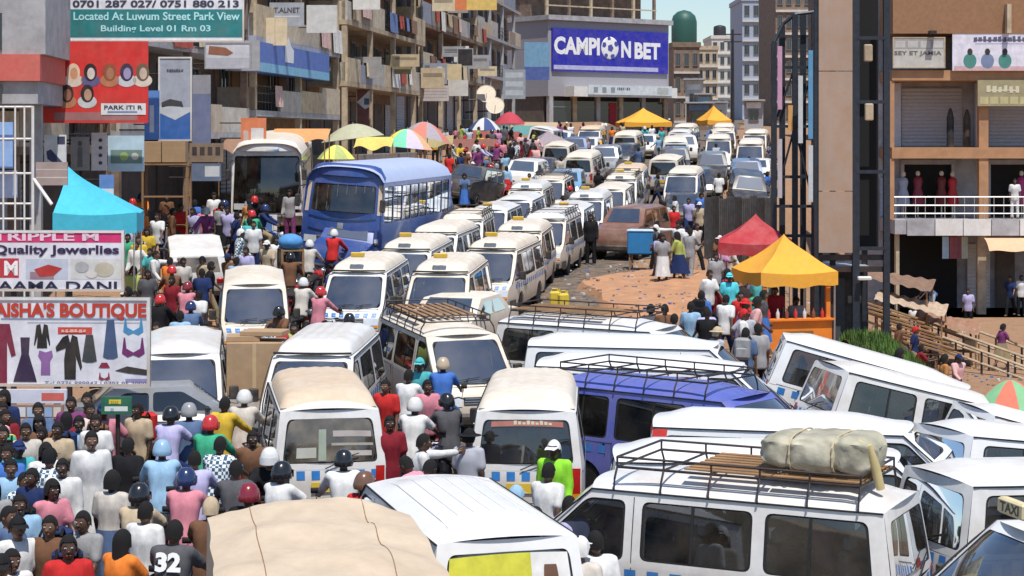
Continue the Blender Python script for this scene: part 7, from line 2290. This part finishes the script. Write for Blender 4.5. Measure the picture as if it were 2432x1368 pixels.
def lean_to(u, v, Y, w, dep, m, label, goods):
    """slanting sheet roof on poles with crates of goods below"""
    p = px(u, v, Y); g0 = gh(p.x, p.y); H = max(1.2, p.z - g0)
    r = empty('lean_to_stall', (p.x, p.y, g0 - .03), R(-18))
    t = MB(); t.grid(lambda a, b: Vector(((a - .5) * w, dep * (b - .5), H - .55 * a - .25 * (1 - b) + .03 * math.sin(a * 40) + .05 * math.sin(3 * a + 4 * b))), 44, 6); t.build('sheet_roof', m, r, smooth=60)
    for a in (.04, .96):
        for b in (.06, .94):
            t = MB(); x, y = (a - .5) * w, dep * (b - .5); z0 = gh(p.x + x, p.y + y) - g0
            t.tube([(x, y, min(z0, 0) - .1), (x, y, H - .55 * a - .25 * (1 - b) - .02)], .035, 6); t.build('pole', M_WOOD, r)
    part_box('bench', r, (0, -.1, .55), (w * .85, .6, .05), M_WOOD)
    for x in (-.36, .36): part_box('bench_leg', r, (x * w, -.1, .2), (.06, .5, .7), M_WOOD)
    tag(r, label, 'stall')
    for i in range(goods):
        t = MB(); hh = rg2.uniform(.2, .4); t.cbox((0, 0, hh / 2), (rg2.uniform(.3, .5), .35, hh), .02)
        cn, cc = rg2.choice(CL); x = -w * .34 + w * .68 * i / max(1, goods - 1)
        o = t.build('goods_box', printmat(cc), None, Matrix.Translation(r.location) @ Matrix.Rotation(R(-18), 4, 'Z') @ Vector((x, -.1, .577)), R(-18)); tag(o, '%s box of goods on the bench of the %s' % (cn, label.split(' stall')[0] + ' stall'), 'box', 'boxes on the slope stalls')
rg2 = random.Random(31)
lean_to(2115, 632, 50, 3.0, 2.2, mat('sheet_brown', (.20, .12, .08), .8, var=.25, dirt=(.35, .22, .14), dirt_amt=.5), 'brown roofed stall leaning beside the tower', 4)
lean_to(2165, 690, 49, 2.4, 1.8, mat('sheet_tan', (.48, .36, .26), .8, var=.25, dirt=(.25, .16, .1), dirt_amt=.5), 'tan roofed stall below the arcade', 4)
lean_to(2252, 735, 49.5, 2.2, 1.6, mat('sheet_rust', (.30, .15, .09), .8, var=.3, dirt=(.4, .3, .22), dirt_amt=.5), 'rusty roofed stall near the concrete steps', 3)
t = MB(); rg3 = random.Random(8)
for i in range(2600):
    x, y = rg3.uniform(-3, 18), rg3.uniform(44, 78)
    z = gh(x, y); q = rg3.uniform(.02, .09); a = rg3.uniform(0, 6.28)
    if abs(x - 5.1) < 3.2 and abs(y / KY - 36.2) < 4: z += .25
    t.box((x, y, z + q * .3), (q * rg3.uniform(.8, 2), q, q * .7), a, mi=rg3.choice([0, 0, 0, 1, 2]))
o = t.build('litter', [mat('stone_grey', (.25, .2, .16), .9), mat('litter_white', (.6, .58, .55), .8), mat('litter_blue', (.12, .2, .4), .7)], None); tag(o, 'stones and litter strewn over the trampled earth', 'litter', kind='stuff')
for i in range(9):
    A = px(2068 + i * 14, 735 + i * 12, 48.5 - i * .15)
    g0 = gh(A.x, A.y)
    t = MB(); t.box((0, 0, 0), (2.2, .16, .05)); o = t.build('plank', M_WOOD, None, (A.x + .6, A.y, max(g0 + .04, A.z)), R(-30 + 7 * (i % 3)))
    o.rotation_euler[1] = R(14); tag(o, 'weathered plank lying on the slope by the stair railings', 'plank', 'planks on the slope')
# grass bank
def bank(a, b):
    x = 9.4 + 3.4 * a; y = (36.8 + 4.2 * b) * KD
    return Vector((x, y, gh(x, y) + 2.2 * math.sin(math.pi * min(1, max(0, b))) ** .7 * max(0, math.sin(math.pi * (a * .85 + .12))) ** .5 * (1 - .5 * a) * (1 + .12 * noise.noise((x * 1.3, y * 1.3, 0))) - .05))
t = MB(); t.grid(bank, 30, 22)
o = t.build('grass_bank', mat('bank_soil', (.10, .11, .04), .95, var=.3), None, smooth=60); tag(o, kind='structure')
t = MB(); rg = random.Random(4)
for i in range(9000):
    p = bank(rg.random(), rg.random() * .9 + .05); a = rg.uniform(0, 6.28); h = rg.uniform(.10, .30); l = rg.uniform(.03, .12); w = .018
    dx, dy = math.cos(a), math.sin(a)
    t.add([(p.x - dy * w, p.y + dx * w, p.z - .02), (p.x + dy * w, p.y - dx * w, p.z - .02), (p.x + dx * l, p.y + dy * l, p.z + h)], [(0, 1, 2)])
o = t.build('grass', mat('grass_green', (.085, .17, .03), .7, var=.6, scale=1.2), None); tag(o, 'bright green grass covering the bank under the tower', 'grass', kind='stuff')

# ---- corrugated fence behind the red tent
r = empty('corrugated_fence', (0, 0, 0))
A = px(1672, 468, 52); Bp = px(1836, 468, 50)
for i in range(9):
    q0 = A.lerp(Bp, i / 9); q1 = A.lerp(Bp, (i + 1) / 9)
    zt = (q0.z + q1.z) / 2 + .05 * math.sin(i * 2.3); zb = min(gh(q0.x, q0.y), gh(q1.x, q1.y)) - .1
    t = MB(); t.grid(lambda a, b: Vector((q0.x + (q1.x - q0.x) * a, q0.y + (q1.y - q0.y) * a + .03 * math.sin(a * 50) + .02 * (i % 2), zb + (zt - zb) * b)), 36, 1); t.build('sheet', mat('zinc_%d' % (i % 3), [(.30, .30, .30), (.24, .23, .22), (.34, .33, .31)][i % 3], .5, .4, var=.25, dirt=(.2, .13, .08), dirt_amt=.5), r, smooth=60)
tag(r, 'grey corrugated sheet fence behind the red tent', 'fence')

# ---- carton, boxes, stools, bowls and other small goods
M_CARD = mat('cardboard', (.40, .27, .16), .9, var=.12, dirt=(.25, .16, .09), dirt_amt=.4)
p = hit(605, 795, 2.0)
Yc = p.y; s = F_PX / Yc; w = 132 / s
g0 = gh(p.x, Yc)
r = empty('handcart', (p.x, Yc + .3, g0), R(2))
part_box('deck', r, (0, 0, .72), (w * .95, 1.0, .08), M_WOOD)
for sg in (-1, 1):
    t = MB(); t.lathe([(.02, -.03), (.30, -.03), (.32, 0), (.30, .03), (.02, .03)], (sg * w * .42, 0, .33), 18, 'X'); t.build('wheel', M_RUB, r, smooth=40)
    part_box('shaft', r, (sg * w * .3, -.6, .70), (.05, .8, .05), M_WOOD); part_box('strut', r, (sg * w * .3, .1, .38), (.06, .08, .64), M_WOOD)
tag(r, 'two wheeled wooden handcart under the large carton', 'handcart')
t = MB(); H = 2.0 - .78 - .12
t.cbox((0, 0, H / 2), (w, .95, H), .012)
o = t.build('carton', M_CARD, None, (p.x, Yc + .3, g0 + .765), R(2)); tag(o, 'very large tan carton standing on the handcart', 'carton')
part_box('tape', o, (0, -.479, H / 2), (.07, .004, H - .03), mat('tape_tan', (.52, .38, .22), .4))
for i, (dx, wd, hh) in enumerate([(-.25, .62, .10), (.15, .8, .09)]):
    t = MB(); t.cbox((0, 0, hh / 2), (wd, .6, hh), .008); q = t.build('flat_carton', M_CARD, None, (p.x + dx, Yc + .3, g0 + .767 + H + (.0 if i == 0 else .102)), R(6 - 14 * i)); tag(q, ['lower', 'upper'][i] + ' flattened carton lying on top of the very large carton', 'carton')
for i, (u0, v0, u1, v1) in enumerate([(342, 336, 382, 386), (384, 334, 440, 386)]):
    a = px(u0, v1, 43.5); b_ = px(u1, v0, 43.5); Y = a.y
    t = MB(); t.cbox(((b_.x - a.x) / 2, .3, (b_.z - a.z) / 2), (b_.x - a.x, .6, b_.z - a.z), .015); o = t.build('carton', M_CARD, None, (a.x, Y, a.z)); tag(o, ['narrow tan carton on the shelf beside the blue banner', 'wide tan carton on the shelf under the grey banner'][i], 'carton')
a = px(335, 388, 43.5); b_ = px(448, 388, 43.5)
r = empty('street_shelf', (a.x, a.y, gh(a.x, a.y))); w = b_.x - a.x; zt = a.z - gh(a.x, a.y)
part_box('shelf_board', r, (w / 2, .3, zt - .03), (w, .7, .05), M_WOOD)
for x in (.05, w - .05):
    for y in (0, .6): part_box('leg', r, (x, y, (zt - .06) / 2 - .02), (.06, .06, zt - .06), M_WOOD)
for k in (.35, .65): part_box('shelf_board', r, (w / 2, .3, zt * k), (w - .1, .6, .04), M_WOOD)
tag(r, 'tall wooden street shelf carrying two cartons', 'shelf')
# blue cool box carried by the man in white, wooden stool rack
p = hit(1527, 566, 1.1)
r = empty('cool_box', (p.x, p.y, gh(p.x, p.y)), R(-15))
t = MB(); t.cbox((0, 0, .95), (1.0, .6, .80), .05); t.build('tub', mat('cool_blue', (.03, .20, .45), .5), r, smooth=40)
t = MB(); t.cbox((0, 0, 1.37), (1.04, .64, .08), .03); t.build('lid', mat('cool_lid', (.45, .62, .75), .5), r, smooth=40)
for x in (-.42, .42):
    for y in (-.22, .22): part_box('leg', r, (x, y, .27), (.05, .05, .56), M_WOOD)
tag(r, 'large blue cool box on wooden legs beside the maroon car', 'cool box')
def chair_rack(u, v, lab):
    p = hit(u, v, 1.5); r = empty('wooden_rack', (p.x, p.y, gh(p.x, p.y)), R(20))
    for x in (-.3, .3):
        for y in (-.25, .25): part_box('upright', r, (x, y, .74), (.06, .06, 1.5), M_WOOD)
    for z in (.3, .7, 1.1, 1.45): part_box('shelf_board', r, (0, 0, z), (.56, .56, .04), M_WOOD)
    tag(r, lab, 'rack'); return r, p
rk, p = chair_rack(690, 590, 'wooden goods rack topped by a blue bundle beside the coach')
t = MB(); t.ell((0, 0, .22), (.36, .34, .24), 14, 9); o = t.build('blue_bundle', mat('bundle_blue', (.08, .27, .58), .8, var=.15, bump=.6, bscale=6), None, (p.x, p.y, gh(p.x, p.y) + 1.46), smooth=60); tag(o, 'round blue bundle on top of the wooden goods rack', 'bundle')
chair_rack(1248, 375, 'wooden stall rack by the mauve tent')
# yellow jerry cans on the earth mound
for i, (u, v) in enumerate([(1318, 700), (1338, 705)]):
    p = hit(u, v, .62)
    t = MB(); t.cbox((0, 0, .24), (.30, .20, .44), .05); t.tube([(-.10, 0, .45), (-.08, 0, .53), (.06, 0, .53), (.08, 0, .45)], .02, 6); t.lathe([(.03, .45), (.03, .52)], (.12, 0, 0), 8)
    o = t.build('jerrycan', mat('jerry_yellow', (.62, .46, .05), .5), None, (p.x, p.y, gh(p.x, p.y) + .26), R(30 * i), smooth=40); tag(o, ['mustard jerrycan standing at the near edge of the earth mound', 'mustard jerrycan tucked against its twin on the earth mound'][i], 'jerrycan')
# table with goods on the phone stall
r = empty('street_table', (px(60, 1000, 23).x, 23.2 * KD, 0), 0)
part_box('table_top', r, (0, 0, .88), (2.6, .8, .05), M_WOOD)
for x in (-1.2, 1.2):
    for y in (-.35, .35): part_box('leg', r, (x, y, .42), (.06, .06, .88), M_WOOD)
tag(r, 'wooden street table below the boutique sign', 'table')
# white number on the dark grey riding shirt
for o in list(COL.objects):
    if o.name.startswith('person') and 'numbered 32' in o.get('label', ''):
        sh = [c for c in o.children if c.name.startswith('shirt')][0]
        J = PROTO['riding']['J']
        t = text_mb('32', .19, .05, width=.26)
        t.xf(Matrix.Translation(J['chest'] + J['up'] * .02 - J['fw'] * .152) @ Matrix.Rotation(R(12), 4, 'Y') @ Matrix.Rotation(R(-90), 4, 'Z'))
        t.build('lettering', ink((.85, .85, .85)), sh)
# arcade people
for (u, v, f, ps, sh, lo, kw) in [(2300, 716, 200, 'standing', 'lavender', 'black', {}), (2215, 690, 250, 'bending', 'denim blue', 'light blue', {}), (2400, 702, 210, 'walking', 'navy', 'black', {}), (2425, 640, 180, 'standing', 'white', 'black', {})]:
    Y = AY - 2.6 if v > 712 else AY - 1.6
    z = azz(742) if v < 712 else azz(742) - .5
    person((u - U0) / F_PX * Y, Y, f, ps, shirt=sh, lower=lo, where=W6, z=z, **kw)
person(ax(2410) * (AY - .5) / AY, AY - .5, 190, 'standing', shirt='white', lower='white', where='on the balcony of the arcade', z=azz(519))
# ------------------------------------------------------------------ the rest of the crowd, scattered where there is room
rs = random.Random(99)
PEOPLE = [(o.location.x, o.location.y) for o in COL.objects if o.name.startswith(('person', 'motorcycle'))]
def free(x, y, pr=.48):
    for (cx, cy, hd) in OCC:
        dx, dy = x - cx, y - cy
        if dx * dx + dy * dy > 49: continue
        a = dx * math.cos(hd) + dy * math.sin(hd); b = -dx * math.sin(hd) + dy * math.cos(hd)
        if abs(a) < 2.65 and abs(b) < 1.18: return False
    for q in BUSES:
        dx, dy = x - q[0], y - q[1]
        a = dx * math.cos(q[2]) + dy * math.sin(q[2]); b = -dx * math.sin(q[2]) + dy * math.cos(q[2])
        if abs(a) < 5.5 and abs(b) < 1.6: return False
    return all((x - p) ** 2 + (y - q) ** 2 > pr * pr for p, q in PEOPLE)
TOPS = ['white', 'white', 'off white', 'dark grey', 'navy', 'brown', 'light blue', 'blue', 'navy', 'red', 'dark red', 'pink', 'yellow', 'orange', 'green', 'teal', 'grey', 'dark grey', 'black', 'black', 'lavender', 'beige', 'brown', 'plum', 'denim blue']
LOWS = ['black', 'dark grey', 'navy', 'denim blue', 'khaki', 'brown', 'grey', 'beige']
def scatter(n, gen, where, faces, pr=.5, bikes=0.0, tries=60):
    k = 0
    for _ in range(n):
        for _t in range(tries):
            x, y = gen()
            if free(x, y, pr): break
        else: continue
        PEOPLE.append((x, y))
        f = rs.choice(faces) + rs.uniform(-35, 35)
        female = rs.random() < .33
        if rs.random() < bikes:
            u = U0 + F_PX * x / y
            J = PROTO['riding']['J']; seat = .85 - (J['pel'].z - .13); z = gh(x, y)
            sh = rs.choice(TOPS); gc = rs.choice(['black', 'white', 'red', 'navy', 'grey', 'yellow'])
            person(x - math.cos(az(f)) * .12, y - math.sin(az(f)) * .12, f, 'riding', z=z + seat, where=where, shirt=sh, lower=rs.choice(LOWS), gear='helmet', gearcol=gc, sleeve=rs.choice(['tee', 'long']))
            motorcycle(x, y, f, 'motorcycle under a rider in %s with %s helmet %s' % (sh, gc, where))
        else:
            pt = rs.choice(PATS) if rs.random() < .3 else None
            person(x, y, f, rs.choice(['standing', 'walking', 'striding', 'walking', 'carrying', 'hand on hip']), shirt=rs.choice(TOPS), lower=rs.choice(LOWS + (['red', 'plum', 'orange', 'blue'] if female else [])), bottoms='skirt' if female and rs.random() < .7 else 'trousers',
                   gear=rs.choice(['afro', 'long_hair']) if female else rs.choice(['hair', 'hair', 'hair', 'cap', 'sun_hat']), gearcol=rs.choice(['white', 'black', 'red', 'beige', 'navy']), sleeve=rs.choice(['tee', 'tee', 'long']), where=where, scale=rs.uniform(.93, 1.05), smat=pt[1] if pt else None, sdesc=pt[0] if pt else None)
        k += 1
    return k
PATS = [('blue and white checked shirt', plaid()), ('red and white striped shirt', stripes('cloth_red_stripes', (.55, .05, .05), (.75, .7, .68), 20)), ('green and yellow striped shirt', stripes('cloth_gy_stripes', (.06, .3, .12), (.7, .55, .1), 14)),
        ('navy and white striped shirt', stripes('cloth_navy_stripes', (.03, .05, .15), (.72, .72, .72), 26)), ('brown and orange striped top', stripes('cloth_bo_stripes', (.2, .08, .04), (.7, .3, .08), 12)), ('purple and pink striped top', stripes('cloth_pp_stripes', (.2, .06, .25), (.7, .4, .5), 16))]
def px_zone(u0, u1, v0, v1, dz=1.7):
    def g():
        p = hit(rs.uniform(u0, u1), rs.uniform(v0, v1), dz); return p.x, p.y
    return g
scatter(26, px_zone(-20, 330, 940, 1330), 'packed together below the boutique sign', [170, 190, 150, 20], .5)
scatter(16, px_zone(300, 640, 930, 1180), 'squeezed between motorcycles', [0, 10, 180], .75, .6)
scatter(38, px_zone(300, 700, 455, 800), 'along the left pavement', [180, 0, 90, 200], .55, .22)
scatter(14, px_zone(640, 800, 560, 760), 'beside the coach and the queue', [0, 180, 20], .7, .45)
scatter(12, px_zone(850, 1120, 830, 1090), 'amid the stopped minibuses', [0, 180, 90], .6, .4)
scatter(24, px_zone(1060, 1330, 330, 420), 'before the brown tenement', [180, 0, 100], .6, .1)
scatter(26, px_zone(1330, 1830, 290, 460), 'in the far jam', [180, 0, 90], .6, .1)
scatter(20, px_zone(1550, 1830, 455, 560), 'along the corrugated fence', [180, 0, 270], .55)
scatter(14, px_zone(1650, 1830, 580, 790), 'beside the kiosk', [180, 0, 90], .5)
scatter(10, px_zone(2080, 2425, 700, 850), 'on the slope below the arcade', [180, 270, 90], .8)
scatter(34, px_zone(1000, 1330, 296, 350), 'under the tenement awnings', [180, 0, 90], .6, .08)
scatter(20, px_zone(1290, 1620, 282, 318), 'before the betting shop', [180, 0, 90], .6)
# travellers sitting in the nearest minibuses
def passenger(van, x, y, **kw):
    bpy.context.view_layer.update()
    M = van.matrix_world
    p = M @ Vector((x, y, .555))
    hd = math.degrees(math.atan2(M[0][0], M[1][0]))
    return person(p.x, p.y, hd, 'sitting', z=p.z, scale=.93, **kw)
for i, (x, y, c) in enumerate([(.95, .36, 'dark red'), (.12, .38, 'navy'), (-.72, .36, 'beige'), (-1.5, .36, 'pink'), (.12, -.2, 'black'), (-1.5, -.3, 'grey')]):
    passenger(V_RACK, x, y, shirt=c, lower='black', where='inside the minibus with the tarpaulin bundle')
for i, (x, y, c) in enumerate([(.95, -.36, 'white'), (-.7, -.36, 'blue'), (-1.5, -.36, 'orange')]):
    passenger(V_PUR, x, y, shirt=c, lower='black', where='inside the violet blue minibus')
for i, (x, y, c) in enumerate([(.95, -.36, 'grey'), (.12, -.36, 'yellow'), (-1.5, -.36, 'white')]):
    passenger(V_REDS, x, y, shirt=c, lower='black', where='inside the minibus with the red band')

# backpacks worn in the near crowd
bp = MB(); bp.cbox((0, 0, 0), (.17, .31, .44), .05); bp.cbox((-.10, 0, -.08), (.08, .24, .22), .03)
BPM = bp.mesh('backpack', [M_RUB], 40)
st = MB()
for sg in (-1, 1): st.tube([(.08, sg * .10, .16), (.17, sg * .11, .24), (.26, sg * .12, .18)], .016, 5)
st.tube([(.08, -.10, .16), (.08, .10, .16)], .016, 5)
STM = st.mesh('strap', [M_RUB])
near = [o for o in COL.objects if o.name.startswith('person') and o.parent is None and o.location.y < 60 and 'standing' in o.get('label', '') + ' walking' and 'robe' not in o.get('label', '') and ('standing' in o['label'] or 'walking' in o['label'] or 'riding' in o['label'])]
rs.shuffle(near)
for i, o in enumerate(near[:18]):
    pose = 'riding' if 'riding' in o['label'] else ('standing' if 'standing' in o['label'] else 'walking')
    J = PROTO[pose]['J']; c = ['black', 'navy', 'red', 'grey', 'brown', 'green'][i % 6]
    w = o.matrix_basis @ (J['chest'] - J['fw'] * .26 + J['up'] * .02)
    b_ = put('backpack', BPM, None, w, o.rotation_euler[2], mat=cloth(c)); b_.rotation_euler[1] = R(POSES[pose][0])
    put('strap', STM, b_, mat=cloth('black'))
    d = o['label'].replace('person in ', '').split(' and ')[0].split(' standing')[0].split(' walking')[0].split(' riding')[0]
    tag(b_, '%s backpack on the back of the person in %s' % (c, d), 'backpack', 'backpacks in the crowd')
# reflections painted as pale strips on one rear pane, printed sticker on another
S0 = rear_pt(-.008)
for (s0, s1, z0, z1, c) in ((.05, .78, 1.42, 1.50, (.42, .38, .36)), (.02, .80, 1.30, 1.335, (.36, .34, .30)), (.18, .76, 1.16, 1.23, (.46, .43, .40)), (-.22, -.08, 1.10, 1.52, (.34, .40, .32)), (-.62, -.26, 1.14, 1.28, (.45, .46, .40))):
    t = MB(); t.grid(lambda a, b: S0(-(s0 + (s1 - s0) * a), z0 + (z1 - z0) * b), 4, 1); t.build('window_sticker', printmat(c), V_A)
t = MB(); S = rear_pt(.004)
t.grid(lambda a, b: S(-.72 + 1.4 * a, 1.58 + .07 * b), 6, 1); t.build('window_sticker', printmat((.45, .16, .12)), V_B)
S0 = rear_pt(.008)
for k in range(9):
    t = MB(); t.grid(lambda a, b: S0(-.5 + .085 * k + .06 * a, 1.60 + (.03 + .012 * (k % 3)) * b), 1, 1); t.build('worn_print', ink((.62, .56, .42)), V_B)
t = MB(); t.cbox((1.35, 0, 2.06), (.12, .50, .16), .02); q = t.build('taxi_sign', mat('taxi_cream', (.66, .56, .34), .6), V_R6)
t = text_mb('TAXI', .10, .03, width=.36); t.build('lettering', ink((.1, .08, .06)), q, (1.414, 0, 2.06)).rotation_euler = (0, 0, R(90))
